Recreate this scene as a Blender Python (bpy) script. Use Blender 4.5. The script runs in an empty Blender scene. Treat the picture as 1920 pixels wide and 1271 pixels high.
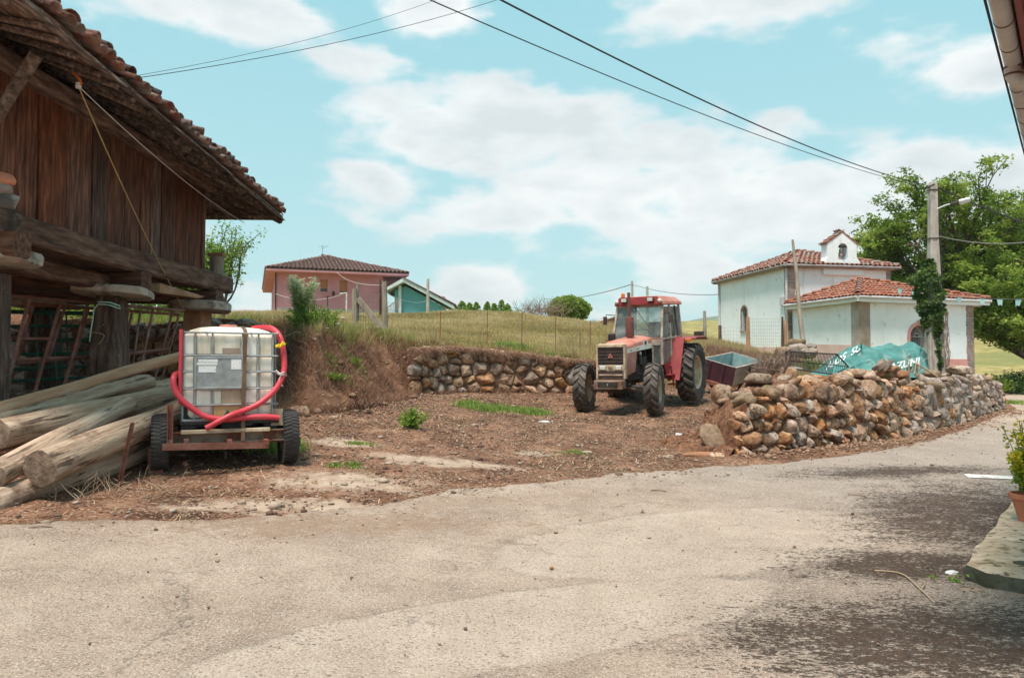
import bpy,math,random
import numpy as np
from mathutils import Vector,Matrix,Euler,noise
R = math.radians
random.seed(7)
rng = np.random.default_rng(7)
scn = bpy.context.scene
COL = scn.collection
PITCH = math.atan((690 - 635.5) / 1440)
cam_d = bpy.data.cameras.new('camera')
cam_d.sensor_width = 36.0
cam_d.lens = 27.0
cam_d.clip_start = 0.05
cam_d.clip_end = 9000
cam = bpy.data.objects.new('camera', cam_d)
COL.objects.link(cam)
cam.location = (0,0,1.6)
cam.rotation_euler = (math.pi / 2 + PITCH,0,0)
scn.camera = cam
SUN_AZ = R(207)      # compass azimuth from +Y towards +X: behind the camera, a little to the left
SUN_EL = R(67)
world = bpy.data.worlds.new('World')
scn.world = world
world.use_nodes = True
scn.view_settings.view_transform = 'Standard'
scn.view_settings.look = 'None'
scn.view_settings.exposure = 0.1
scn.view_settings.gamma = 1.0
scn.view_settings.use_curve_mapping = False
scn.render.film_transparent = False
scn.cycles.use_denoising = True
scn.cycles.max_bounces = 6
scn.cycles.diffuse_bounces = 3
scn.cycles.transparent_max_bounces = 8
scn.cycles.caustics_reflective = False
scn.cycles.caustics_refractive = False
scn.cycles.sample_clamp_indirect = 4.0
def build_world():
 nt = world.node_tree
 N,L = nt.nodes,nt.links
 N.clear()
 out = N.new('ShaderNodeOutputWorld')
 bg = N.new('ShaderNodeBackground')
 tc = N.new('ShaderNodeTexCoord')
 sky = N.new('ShaderNodeTexSky')
 sky.sky_type = 'NISHITA'
 sky.sun_disc = False
 sky.sun_elevation = SUN_EL
 sky.sun_rotation = SUN_AZ
 sky.dust_density = 1.0
 sky.ozone_density = 1.0
 def vm(op,a,b=None):
  n = N.new('ShaderNodeVectorMath'); n.operation = op
  for i,v in enumerate((a,b)):
   if v is None: continue
   if isinstance(v,(tuple,list)): n.inputs[i].default_value = v
   else: L.new(v,n.inputs[i])
  return n
 def mt(op,a,b=None,c=None,clamp=False):
  n = N.new('ShaderNodeMath'); n.operation = op; n.use_clamp = clamp
  for i,v in enumerate((a,b,c)):
   if v is None: continue
   if isinstance(v,(int,float)): n.inputs[i].default_value = v
   else: L.new(v,n.inputs[i])
  return n.outputs[0]
 def mix(f, a, b, typ='MIX'):
  n = N.new('ShaderNodeMix'); n.data_type = 'RGBA'; n.blend_type = typ
  for i,v in zip((0,6,7),(f,a,b)):
   if isinstance(v,(int,float,tuple)): n.inputs[i].default_value = v
   else: L.new(v,n.inputs[i])
  return n.outputs[2]
 D = tc.outputs['Generated']
 # large and small cloud noise on the direction sphere
 def nz(scale,detail,rough,off,stretch=(1,1,2.2)):
  m = N.new('ShaderNodeMapping'); L.new(D, m.inputs[0])
  m.inputs['Scale'].default_value = stretch; m.inputs['Location'].default_value = off
  n = N.new('ShaderNodeTexNoise'); L.new(m.outputs[0], n.inputs['Vector'])
  n.inputs['Scale'].default_value = scale; n.inputs['Detail'].default_value = detail
  n.inputs['Roughness'].default_value = rough
  return n.outputs['Fac']
 n1 = nz(6,7,.55,(1.3,.2,.7))
 n2 = nz(2.6,6,.55,(4.1,2.2,.3))
 n3 = nz(14,5,.5,(.1,7.2,1.3))
 ns = nz(3.5,4,.5,(2.2,1.2,3.3))
 # cloud masses: centre in photo pixels, half sizes in pixels, strength
 CL = [(930,250,330,95,1.0),(1180,330,320,110,1.0),(720,340,150,55,.75),(1480,390,300,95,.9),
   (895,545,120,62,1.05),(1780,330,250,85,1.0),(1010,400,420,70,.8),(420,15,190,50,.95),
   (835,35,105,55,.75),(1340,15,240,55,.85),(1860,120,150,60,.75),(700,215,130,40,.7),
   (480,560,90,90,.5),(1310,520,300,120,.75),(1500,480,260,70,.6),(660,120,120,40,.45),
   (1700,60,120,40,.45),(160,20,120,40,.5),(1680,470,260,110,.75),(300,470,240,80,.5)]
 acc = None
 sp,cp = math.sin(PITCH),math.cos(PITCH)
 for (px,py,ax,ay,st) in CL:
  u,v = (px - 960) / 1440,(635.5 - py) / 1440
  d = Vector((u,cp - v * sp,sp + v * cp)).normalized()
  rx,rz = ax / 1440,ay / 1440
  s = vm('SUBTRACT', D, tuple(d))
  s = vm('MULTIPLY', s.outputs[0], (1 / rx, 1 / rx, 1 / rz))
  ln = vm('LENGTH', s.outputs[0]).outputs['Value']
  m = mt('MULTIPLY', mt('SUBTRACT', 1.25, ln), st)
  m = mt('MINIMUM', m, st)
  acc = m if acc is None else mt('MAXIMUM', acc, m)
 sy = N.new('ShaderNodeSeparateXYZ'); L.new(D, sy.inputs[0])
 fr = N.new('ShaderNodeMapRange'); L.new(sy.outputs[1], fr.inputs[0]); fr.inputs[1].default_value = .25; fr.inputs[2].default_value = .7
 fr.inputs[3].default_value = .28; fr.inputs[4].default_value = -.55
 acc = mt('MULTIPLY', mt('MAXIMUM', acc, fr.outputs[0]), 1.25)
 # elsewhere: scattered clouds of the same kind
 body = mt('ADD', acc, mt('MULTIPLY', mt('SUBTRACT', n1, .5), 2.0))
 body = mt('ADD', body, mt('MULTIPLY', mt('SUBTRACT', n3, .5), 1.3))
 body = mt('ADD', body, mt('MULTIPLY', mt('SUBTRACT', n2, .5), .6))
 mr = N.new('ShaderNodeMapRange'); mr.interpolation_type = 'SMOOTHSTEP'
 L.new(body,mr.inputs[0]); mr.inputs[1].default_value = .30; mr.inputs[2].default_value = .86
 mask = mr.outputs[0]
 # clear sky: Nishita, graded to the turquoise of the photograph
 base = mix(1.0, sky.outputs[0], SKY_TINT, 'MULTIPLY')
 sepz = N.new('ShaderNodeSeparateXYZ'); L.new(D, sepz.inputs[0])
 lum = N.new('ShaderNodeMapRange'); L.new(sepz.outputs[2], lum.inputs[0])
 lum.inputs[1].default_value = -.02; lum.inputs[2].default_value = .45
 flat = mix(lum.outputs[0],(5.5,8.3,8.8,1),(3.7,7.5,8.5,1))
 clear = mix(.8,base,flat)
 shade = N.new('ShaderNodeMapRange'); L.new(ns, shade.inputs[0])
 shade.inputs[1].default_value = .38; shade.inputs[2].default_value = .62
 rim = N.new('ShaderNodeMapRange'); L.new(body, rim.inputs[0]); rim.inputs[1].default_value = .7; rim.inputs[2].default_value = 1.9
 sh = mt('ADD', mt('MULTIPLY', rim.outputs[0], .75), mt('ADD', mt('MULTIPLY', mt('SUBTRACT', 1.0, shade.outputs[0]), .5), mt('MULTIPLY', mt('SUBTRACT', n3, .5), 1.6)), None, True)
 cloud = mix(sh,(9.5,9.6,9.6,1),(7.1,7.6,7.85,1))
 col = mix(mt('MULTIPLY', mask, .93), clear, cloud)
 L.new(col,bg.inputs[0]); bg.inputs[1].default_value = .1
 L.new(bg.outputs[0],out.inputs[0])
SKY_TINT = (1.3,1.5,1.1,1)
build_world()
sun_d = bpy.data.lights.new('sun', 'SUN')
sun_d.energy = 4.9
sun_d.angle = R(14)
sun_d.color = (1.0,.87,.76)
sun = bpy.data.objects.new('sun', sun_d)
COL.objects.link(sun)
sd = Vector((math.sin(SUN_AZ) * math.cos(SUN_EL),math.cos(SUN_AZ) * math.cos(SUN_EL),math.sin(SUN_EL)))
sun.rotation_euler = sd.to_track_quat('Z', 'Y').to_euler()
sun.location = sd * 50
_s,_c = math.sin(PITCH),math.cos(PITCH)
def U(px,py,d):
 """the place in the world that the photograph shows at (px, py), d metres ahead"""
 u,v = (px - 960) / 1440,(635.5 - py) / 1440
 y = _c - v * _s
 return Vector((u / y * d,d,1.6 + (_s + v * _c) / y * d))
def tag(o,label=None,cat=None,group=None,kind=None):
 if label: o['label'] = label
 if cat: o['category'] = cat
 if group: o['group'] = group
 if kind: o['kind'] = kind
 return o
def root(name,label,cat,loc=(0,0,0),rot=(0,0,0),group=None):
 o = bpy.data.objects.new(name,None)
 o.empty_display_size = .2
 COL.objects.link(o)
 o.location = loc
 o.rotation_euler = rot
 return tag(o,label,cat,group)
def wm(o):
 m = Matrix.Identity(4)
 ch = []
 while o is not None:
  ch.append(o); o = o.parent
 for p in reversed(ch):
  m = m @ (Matrix.Translation(p.location) @ p.rotation_euler.to_matrix().to_4x4() @ Matrix.Diagonal((*p.scale,1)))
 return m
class MB:
 def __init__(self):
  self.v = []; self.f = []; self.mi = []
 def add(self,vs,fs,mi=0):
  b = len(self.v)
  self.v += [tuple(v) for v in vs]
  self.f += [tuple(i + b for i in f) for f in fs]
  self.mi += [mi] * len(fs)
  return self
 def box(self,c,s,rot=None,mi=0):
  hx,hy,hz = s[0] / 2,s[1] / 2,s[2] / 2
  vs = [Vector((x,y,z)) for x in (-hx,hx) for y in (-hy,hy) for z in (-hz,hz)]
  if rot is not None:
   m = rot if isinstance(rot,Matrix) else Euler(rot).to_matrix()
   vs = [m @ v for v in vs]
  vs = [v + Vector(c) for v in vs]
  return self.add(vs,[(0,1,3,2),(4,6,7,5),(0,4,5,1),(2,3,7,6),(0,2,6,4),(1,5,7,3)],mi)
 def beam(self,p,q,w,h,up=(0,0,1),mi=0):
  p,q = Vector(p),Vector(q)
  z = (q - p).normalized(); u = Vector(up)
  x = u.cross(z)
  if x.length < 1e-4: x = Vector((1,0,0)).cross(z)
  x.normalize(); y = z.cross(x)
  vs = []
  for e in (p,q):
   for sx,sy in ((-1,-1),(1,-1),(1,1),(-1,1)):
    vs.append(e + x * sx * w / 2 + y * sy * h / 2)
  return self.add(vs,[(3,2,1,0),(4,5,6,7),(0,1,5,4),(1,2,6,5),(2,3,7,6),(3,0,4,7)],mi)
 def tube(self,pts,r,n=8,caps=True,mi=0,wob=0.0):
  pts = [Vector(p) for p in pts]
  k = len(pts)
  rs = r if isinstance(r,(list,tuple)) else [r] * k
  t0 = (pts[1] - pts[0]).normalized()
  x = t0.orthogonal().normalized()
  vs = []
  for i,p in enumerate(pts):
   t = (pts[min(i + 1,k - 1)] - pts[max(i - 1,0)]).normalized()
   x = (x - t * x.dot(t)).normalized()
   y = t.cross(x)
   for j in range(n):
    a = 2 * math.pi * j / n
    rr = rs[i] * (1 + (noise.noise(p * 2.3 + Vector((math.cos(a),math.sin(a),0)) * 1.3) * wob if wob else 0))
    vs.append(p + (x * math.cos(a) + y * math.sin(a)) * rr)
  fs = []
  for i in range(k - 1):
   for j in range(n):
    a,b = i * n + j,i * n + (j + 1) % n
    fs.append((a,b,b + n,a + n))
  if caps:
   fs.append(tuple(range(n - 1,-1,-1)))
   fs.append(tuple((k - 1) * n + j for j in range(n)))
  return self.add(vs,fs,mi)
 def lathe(self,prof,n=24,M=None,mi=0,caps=True):
  """prof: (radius, height) pairs about local Z, M places it"""
  M = M or Matrix.Identity(4)
  vs = []
  for (r,z) in prof:
   for j in range(n):
    a = 2 * math.pi * j / n
    vs.append(M @ Vector((r * math.cos(a),r * math.sin(a),z)))
  fs = []
  for i in range(len(prof) - 1):
   for j in range(n):
    a,b = i * n + j,i * n + (j + 1) % n
    fs.append((a,b,b + n,a + n))
  if caps:
   fs.append(tuple(range(n - 1,-1,-1)))
   fs.append(tuple((len(prof) - 1) * n + j for j in range(n)))
  return self.add(vs,fs,mi)
 def prism(self,poly,ext,mi=0):
  """a polygon (3D points) extruded by the vector ext"""
  n = len(poly); e = Vector(ext)
  vs = [Vector(p) for p in poly] + [Vector(p) + e for p in poly]
  fs = [tuple(range(n - 1,-1,-1)),tuple(range(n,2 * n))]
  fs += [(i,(i + 1) % n,(i + 1) % n + n,i + n) for i in range(n)]
  return self.add(vs,fs,mi)
 def build(self,name,mat,parent=None,smooth=False,world=False,bevel=0,angle=40,seg=1):
  me = bpy.data.meshes.new(name)
  vs = self.v
  if world and parent is not None:
   inv = wm(parent).inverted()
   vs = [tuple(inv @ Vector(v)) for v in vs]
  me.from_pydata(vs,[],self.f)
  for m in (mat if isinstance(mat,(list,tuple)) else [mat]):
   me.materials.append(m)
  if isinstance(mat,(list,tuple)) and len(mat) > 1:
   me.polygons.foreach_set('material_index', self.mi)
  me.validate(clean_customdata=False)
  import bmesh
  bm = bmesh.new(); bm.from_mesh(me)
  bmesh.ops.recalc_face_normals(bm,faces=bm.faces)
  bm.to_mesh(me); bm.free()
  if smooth:
   me.polygons.foreach_set('use_smooth', [True] * len(me.polygons))
   try: me.set_sharp_from_angle(angle=R(angle))
   except Exception: pass
  o = bpy.data.objects.new(name,me)
  COL.objects.link(o)
  if parent is not None: o.parent = parent
  if bevel:
   b = o.modifiers.new('bevel', 'BEVEL'); b.width = bevel; b.segments = seg
   b.limit_method = 'ANGLE'; b.angle_limit = R(35)
  return o
def np_mesh(name,V,F,mat,parent=None,tint=None,smooth=False):
 """V (n,3) float array, F (m,k) int array; tint (n,3) colour per vertex"""
 me = bpy.data.meshes.new(name)
 V = np.ascontiguousarray(V,dtype=np.float32); F = np.ascontiguousarray(F,dtype=np.int32)
 m,k = F.shape
 me.vertices.add(len(V)); me.vertices.foreach_set('co', V.ravel())
 me.loops.add(m * k); me.loops.foreach_set('vertex_index', F.ravel())
 me.polygons.add(m)
 me.polygons.foreach_set('loop_start', np.arange(0, m * k, k, dtype=np.int32))
 me.polygons.foreach_set('loop_total', np.full(m, k, dtype=np.int32))
 if smooth: me.polygons.foreach_set('use_smooth', np.ones(m, dtype=bool))
 me.update(calc_edges=True)
 if tint is not None:
  a = me.attributes.new('tint', 'FLOAT_COLOR', 'POINT')
  c = np.ones((len(V),4),dtype=np.float32); c[:,:3] = tint
  a.data.foreach_set('color', c.ravel())
 me.materials.append(mat)
 o = bpy.data.objects.new(name,me); COL.objects.link(o)
 if parent is not None: o.parent = parent
 return o
def catenary(p,q,sag,n=16):
 p,q = Vector(p),Vector(q)
 return [p.lerp(q,i / n) - Vector((0,0,sag * 4 * (i / n) * (1 - i / n))) for i in range(n + 1)]
def copy_thing(o,loc=None,rot=None):
 c = o.copy(); COL.objects.link(c)
 for ch in list(o.children):
  d = ch.copy(); COL.objects.link(d); d.parent = c
  for g in list(ch.children):
   e = g.copy(); COL.objects.link(e); e.parent = d
 if loc is not None: c.location = loc
 if rot is not None: c.rotation_euler = rot
 return c
def ramp(N,stops):
 r = N.new('ShaderNodeValToRGB')
 e = r.color_ramp.elements
 while len(e) < len(stops): e.new(.5)
 for el,(p,c) in zip(e,stops):
  el.position = p; el.color = (*c,1)
 return r
def mat(name,stops,scale=4,detail=6,rough=.85,bump=.3,bscale=None,stretch=(1,1,1),metal=0,vary=0.0,
  attr=False, spec=.3, dirt=None, dscale=1.5, dthr=(.5, .65), trans=0, alpha=None, bdist=.02, coord='Object', nrough=.6,
  fleck=None,fscale=40,fthr=(.62,.68),streak=None):
 m = bpy.data.materials.new(name); m.use_nodes = True
 nt = m.node_tree; N,L = nt.nodes,nt.links
 b = N['Principled BSDF']
 tc = N.new('ShaderNodeTexCoord'); oi = N.new('ShaderNodeObjectInfo')
 add = N.new('ShaderNodeVectorMath'); add.operation = 'MULTIPLY_ADD'
 cmb = N.new('ShaderNodeCombineXYZ')
 for i in range(3): L.new(oi.outputs['Random'], cmb.inputs[i])
 L.new(cmb.outputs[0],add.inputs[0]); add.inputs[1].default_value = (13,7,5)
 L.new(tc.outputs[coord],add.inputs[2])
 if isinstance(stops[0][0],(int,float)) and not isinstance(stops[0][1],tuple):
  k = len(stops)
  stops = [(.3 + .4 * i / max(1,k - 1),c) for i,c in enumerate(stops)]
 def nz(sc,det,st=(1,1,1),rg=nrough,off=(0,0,0)):
  mp = N.new('ShaderNodeMapping'); L.new(add.outputs[0], mp.inputs[0]); mp.inputs['Scale'].default_value = st
  mp.inputs['Location'].default_value = off
  n = N.new('ShaderNodeTexNoise'); L.new(mp.outputs[0], n.inputs['Vector'])
  n.inputs['Scale'].default_value = sc; n.inputs['Detail'].default_value = det; n.inputs['Roughness'].default_value = rg
  return n.outputs['Fac']
 def mix(f, a, c, typ='MIX'):
  n = N.new('ShaderNodeMix'); n.data_type = 'RGBA'; n.blend_type = typ
  for i,v in zip((0,6,7),(f,a,c)):
   if isinstance(v,(int,float)): n.inputs[i].default_value = v
   elif isinstance(v,tuple): n.inputs[i].default_value = (*v,1)
   else: L.new(v,n.inputs[i])
  return n.outputs[2]
 def rng_(f,lo,hi):
  n = N.new('ShaderNodeMapRange'); n.interpolation_type = 'SMOOTHSTEP'
  L.new(f,n.inputs[0]); n.inputs[1].default_value = lo; n.inputs[2].default_value = hi
  return n.outputs[0]
 f = nz(scale,detail,stretch)
 r = ramp(N,stops); L.new(f,r.inputs[0]); col = r.outputs[0]
 if dirt is not None:
  col = mix(rng_(nz(dscale,7,(1,1,1),.65,(3,9,1)),*dthr),col,dirt)
 if fleck is not None:
  col = mix(rng_(nz(fscale,3,(1,1,1),.5,(8,2,4)),*fthr),col,fleck)
 if streak is not None:   # rain streaks: (colour, scale, lo, hi)
  col = mix(rng_(nz(streak[1],5,(1,1,.12),.6,(1,1,1)),streak[2],streak[3]),col,streak[0])
 if attr:
  a = N.new('ShaderNodeAttribute'); a.attribute_name = 'tint'
  col = mix(1.0, col, a.outputs['Color'], 'MULTIPLY')
 if vary:
  hv = N.new('ShaderNodeHueSaturation'); L.new(col, hv.inputs['Color'])
  mr = N.new('ShaderNodeMapRange'); L.new(oi.outputs['Random'], mr.inputs[0])
  mr.inputs[3].default_value = 1 - vary; mr.inputs[4].default_value = 1 + vary
  L.new(mr.outputs[0], hv.inputs['Value'])
  m2 = N.new('ShaderNodeMath'); m2.operation = 'MULTIPLY'; L.new(oi.outputs['Random'], m2.inputs[0]); m2.inputs[1].default_value = 37.7
  m3 = N.new('ShaderNodeMath'); m3.operation = 'FRACT'; L.new(m2.outputs[0], m3.inputs[0])
  mr2 = N.new('ShaderNodeMapRange'); L.new(m3.outputs[0], mr2.inputs[0])
  mr2.inputs[3].default_value = 1 - vary; mr2.inputs[4].default_value = 1 + vary * .8
  L.new(mr2.outputs[0], hv.inputs['Saturation'])
  col = hv.outputs[0]
 L.new(col, b.inputs['Base Color'])
 b.inputs['Roughness'].default_value = rough
 b.inputs['Metallic'].default_value = metal
 b.inputs['Specular IOR Level'].default_value = spec
 if trans: b.inputs['Transmission Weight'].default_value = trans
 if alpha is not None: b.inputs['Alpha'].default_value = alpha
 if bump:
  bp = N.new('ShaderNodeBump'); bp.inputs['Strength'].default_value = bump; bp.inputs['Distance'].default_value = bdist
  L.new(nz(bscale or scale * 3, 6, stretch), bp.inputs['Height'])
  L.new(bp.outputs[0], b.inputs['Normal'])
 return m
def leafmat(name,c1,c2,c3,trans=.35):
 m = bpy.data.materials.new(name); m.use_nodes = True
 nt = m.node_tree; N,L = nt.nodes,nt.links
 b = N['Principled BSDF']; out = N['Material Output']
 a = N.new('ShaderNodeAttribute'); a.attribute_name = 'tint'
 r = ramp(N, [(0, c1), (.5, c2), (1, c3)]); L.new(a.outputs['Fac'], r.inputs[0])
 L.new(r.outputs[0], b.inputs['Base Color'])
 b.inputs['Roughness'].default_value = .6; b.inputs['Specular IOR Level'].default_value = .3
 t = N.new('ShaderNodeBsdfTranslucent'); L.new(r.outputs[0], t.inputs[0])
 mx = N.new('ShaderNodeMixShader'); mx.inputs[0].default_value = trans
 L.new(b.outputs[0],mx.inputs[1]); L.new(t.outputs[0],mx.inputs[2]); L.new(mx.outputs[0],out.inputs[0])
 return m
M = {}
M['old_plank'] = mat('old_plank', [(.3, (.035, .014, .010)), (.5, (.12, .05, .033)), (.7, (.27, .125, .08))], scale=3, stretch=(6, 6, .7), bump=.6, bscale=9, vary=.3, rough=.8, bdist=.01)
M['dark_beam'] = mat('dark_beam', [(.3, (.045, .023, .016)), (.5, (.15, .08, .055)), (.7, (.30, .18, .13))], scale=3, stretch=(5, .8, 5), bump=.6, bscale=8, vary=.25, bdist=.015)
M['cross_beam'] = mat('cross_beam', [(.3, (.035, .018, .013)), (.5, (.11, .058, .04)), (.7, (.22, .13, .095))], scale=3, stretch=(.8, 5, 5), bump=.6, bscale=8, vary=.25, bdist=.015)
M['grey_board'] = mat('grey_board', [(.28, (.045, .028, .024)), (.5, (.16, .11, .088)), (.7, (.36, .27, .23))], scale=3, stretch=(5, 1.2, 5), bump=.6, bscale=12, vary=.4, bdist=.01, dirt=(.05, .035, .03), dscale=2)
M['log'] = mat('log', [(.2, (.22, .13, .085)), (.42, (.42, .28, .19)), (.6, (.56, .41, .30)), (.85, (.72, .58, .46))], scale=3, stretch=(6, 6, .55), bump=1.0, bscale=6, vary=.14, bdist=.03, dirt=(.13, .07, .045), dscale=2, dthr=(.52, .72), streak=((.14, .09, .065), 15, .57, .64))
M['log_end'] = mat('log_end', [(.2, (.07, .045, .035)), (.5, (.22, .15, .11)), (.8, (.42, .32, .24))], scale=9, bump=.8, bscale=20)
M['peeled'] = mat('peeled', [(.2, (.28, .13, .07)), (.5, (.46, .25, .15)), (.8, (.60, .44, .32))], scale=3, stretch=(5, 5, .6), bump=.4, bscale=8)
M['post_wood'] = mat('post_wood', [(.28, (.03, .017, .013)), (.5, (.095, .054, .040)), (.72, (.22, .14, .11))], scale=4, stretch=(4, 4, .6), bump=.8, bscale=8, fleck=(.3, .25, .22), fscale=22, fthr=(.66, .72))
M['rust_stone'] = mat('rust_stone', [(.2, (.16, .08, .05)), (.5, (.36, .18, .10)), (.8, (.48, .33, .24))], scale=3, bump=.8, bscale=12)
M['muela'] = mat('muela', [(.2, (.22, .17, .14)), (.5, (.42, .34, .28)), (.8, (.58, .50, .42))], scale=4, bump=.8, bscale=11, dirt=(.12, .09, .07), dscale=3, vary=.1)
M['tile'] = mat('tile', [(.25, (.10, .05, .042)), (.5, (.26, .12, .095)), (.75, (.44, .26, .215))], scale=7, bump=.8, vary=.4, dirt=(.24, .21, .19), dscale=6, dthr=(.46, .62), fleck=(.2, .21, .08), fscale=9, fthr=(.6, .7))
M['tile_chapel'] = mat('tile_chapel', [(.25, (.20, .07, .045)), (.5, (.37, .14, .09)), (.8, (.50, .26, .19))], scale=2.2, bump=.3, vary=.1, dirt=(.30, .24, .20), dscale=2.2, dthr=(.5, .72))
M['tile_nave'] = mat('tile_nave', [(.25, (.18, .08, .06)), (.5, (.34, .15, .115)), (.8, (.50, .29, .23))], scale=2.2, bump=.3, vary=.1, dirt=(.30, .26, .23), dscale=1.8, dthr=(.45, .62))
M['tile_house'] = mat('tile_house', [(.3, (.15, .09, .08)), (.6, (.26, .17, .155)), (.8, (.34, .24, .22))], scale=4, bump=.2)
M['white_wall'] = mat('white_wall', [(.3, (.74, .78, .80)), (.6, (.82, .87, .89)), (.8, (.85, .89, .90))], scale=1.2, bump=.25, bscale=9, rough=.9, streak=((.55, .55, .54), 3, .58, .8), fleck=(.6, .58, .56), fscale=5, fthr=(.62, .75))
M['pink_band'] = mat('pink_band', [(.3, (.55, .25, .22)), (.6, (.66, .33, .30)), (.8, (.7, .42, .38))], scale=2, bump=.2, rough=.9)
M['pale_pink'] = mat('pale_pink', [(.3, (.60, .42, .38)), (.6, (.70, .50, .46)), (.8, (.74, .60, .57))], scale=1.5, bump=.2, rough=.9)
M['pink_house'] = mat('pink_house', [(.3, (.50, .23, .27)), (.6, (.58, .28, .33)), (.8, (.63, .33, .38))], scale=.7, bump=.1, rough=.9)
M['blue_house'] = mat('blue_house', [(.3, (.10, .34, .38)), (.6, (.14, .41, .45)), (.8, (.19, .47, .50))], scale=.7, bump=.1, rough=.9)
M['trim_blue'] = mat('trim_blue', [(.3, (.42, .52, .55)), (.7, (.58, .68, .70))], scale=2, bump=.1)
M['concrete'] = mat('concrete', [(.2, (.28, .25, .22)), (.5, (.42, .38, .34)), (.8, (.55, .50, .46))], scale=3, bump=.5, bscale=14, streak=((.22, .18, .16), 5, .55, .75))
M['concrete_brown'] = mat('concrete_brown', [(.2, (.22, .16, .12)), (.5, (.33, .26, .21)), (.8, (.45, .37, .31))], scale=3, bump=.5, bscale=14)
M['sand_stone'] = mat('sand_stone', [(.2, (.16, .12, .105)), (.5, (.30, .23, .20)), (.8, (.42, .35, .31))], scale=5, bump=.7, bscale=14, vary=.2)
M['fieldstone'] = mat('fieldstone', [(.27, (.11, .055, .033)), (.42, (.32, .175, .105)), (.56, (.47, .30, .195)), (.74, (.66, .49, .36))], scale=7, bump=1, bscale=22, vary=.34, dirt=(.21, .10, .055), dscale=4, dthr=(.48, .66), fleck=(.10, .06, .045), fscale=16, fthr=(.58, .66), bdist=.025, nrough=.7)
M['fieldstone_grey'] = mat('fieldstone_grey', [(.25, (.15, .10, .08)), (.42, (.31, .235, .19)), (.58, (.46, .37, .31)), (.78, (.62, .54, .46))], scale=7, bump=1, bscale=22, vary=.3, dirt=(.17, .10, .06), dscale=4, dthr=(.48, .66), fleck=(.10, .075, .06), fscale=15, fthr=(.58, .66), bdist=.025, nrough=.7)
M['fieldstone_tan'] = mat('fieldstone_tan', [(.27, (.15, .07, .04)), (.42, (.35, .20, .12)), (.56, (.51, .34, .225)), (.74, (.68, .52, .39))], scale=7, bump=1, bscale=22, vary=.34, dirt=(.15, .08, .045), dscale=4, dthr=(.48, .66), fleck=(.09, .06, .04), fscale=16, fthr=(.58, .66), bdist=.025, nrough=.7)
M['boulder'] = mat('boulder', [(.25, (.17, .115, .08)), (.5, (.38, .27, .19)), (.75, (.56, .44, .34))], scale=5, bump=1, bscale=18, vary=.12, dirt=(.24, .11, .055), dscale=3, dthr=(.47, .66), fleck=(.10, .07, .05), fscale=22, fthr=(.57, .65), bdist=.03, nrough=.72)
M['mossy'] = mat('mossy', [(.25, (.11, .075, .05)), (.5, (.26, .18, .12)), (.75, (.44, .34, .25))], scale=5, bump=1, bscale=18, bdist=.03, dirt=(.13, .12, .035), dscale=5, dthr=(.53, .64), nrough=.7)
M['wall_earth'] = mat('wall_earth', [(.3, (.07, .03, .018)), (.45, (.19, .085, .047)), (.57, (.32, .155, .085)), (.7, (.48, .30, .20))], scale=7, detail=10, nrough=.75, bump=1.0, bscale=20, rough=.95, bdist=.06, fleck=(.42, .32, .24), fscale=26, fthr=(.6, .66))
M['rusty'] = mat('rusty', [(.2, (.12, .045, .035)), (.5, (.24, .10, .075)), (.8, (.36, .20, .16))], scale=6, bump=.3, rough=.7, metal=.1, vary=.15)
M['rusty_paint'] = mat('rusty_paint', [(.2, (.10, .06, .04)), (.5, (.27, .20, .15)), (.8, (.42, .36, .28))], scale=4, bump=.3, rough=.7, dirt=(.18, .06, .035), dscale=3, dthr=(.45, .6))
M['green_paint'] = mat('green_paint', [(.3, (.012, .07, .05)), (.7, (.03, .13, .095))], scale=4, bump=.1, rough=.5)
M['galv'] = mat('galv', [(.2, (.20, .21, .22)), (.5, (.32, .34, .35)), (.8, (.45, .47, .48))], scale=9, bump=.15, rough=.5, metal=.35, dirt=(.25, .20, .16), dscale=4, dthr=(.6, .75))
M['ibc_white'] = mat('ibc_white', [(.25, (.68, .60, .48)), (.5, (.86, .82, .75)), (.8, (.90, .88, .85))], scale=2.2, bump=.1, rough=.55, spec=.4, streak=((.50, .40, .27), 3.2, .5, .78), dirt=(.50, .40, .27), dscale=2.6, dthr=(.5, .75))
M['black_plastic'] = mat('black_plastic', [(.3, (.02, .022, .026)), (.7, (.045, .047, .052))], scale=5, bump=.1, rough=.55)
M['red_hose'] = mat('red_hose', [(.2, (.50, .035, .05)), (.6, (.68, .06, .09)), (.9, (.72, .16, .18))], scale=3, bump=.1, rough=.45, spec=.5, stretch=(1, 1, 1))
M['strap'] = mat('strap', [(.2, (.09, .05, .03)), (.7, (.20, .125, .08))], scale=6, bump=.3)
M['paper'] = mat('paper', [(.3, (.72, .73, .74)), (.7, (.82, .83, .84))], scale=6, bump=0, fleck=(.45, .47, .5), fscale=60, fthr=(.6, .7))
M['cardboard'] = mat('cardboard', [(.2, (.30, .21, .14)), (.7, (.48, .38, .28))], scale=6, bump=.1, streak=((.2, .13, .09), 12, .5, .7))
M['wood_yellow'] = mat('wood_yellow', [(.2, (.45, .27, .12)), (.7, (.62, .42, .22))], scale=4, bump=.1, stretch=(4, 4, 1))
M['rubber'] = mat('rubber', [(.2, (.018, .017, .018)), (.5, (.045, .042, .042)), (.8, (.10, .09, .085))], scale=5, bump=.3, rough=.8, dirt=(.16, .12, .095), dscale=3, dthr=(.55, .8))
M['rubber_dusty'] = mat('rubber_dusty', [(.25, (.03, .026, .025)), (.5, (.095, .08, .073)), (.75, (.22, .185, .16))], scale=5, bump=.3, rough=.9, dirt=(.24, .19, .155), dscale=3, dthr=(.5, .75))
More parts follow.
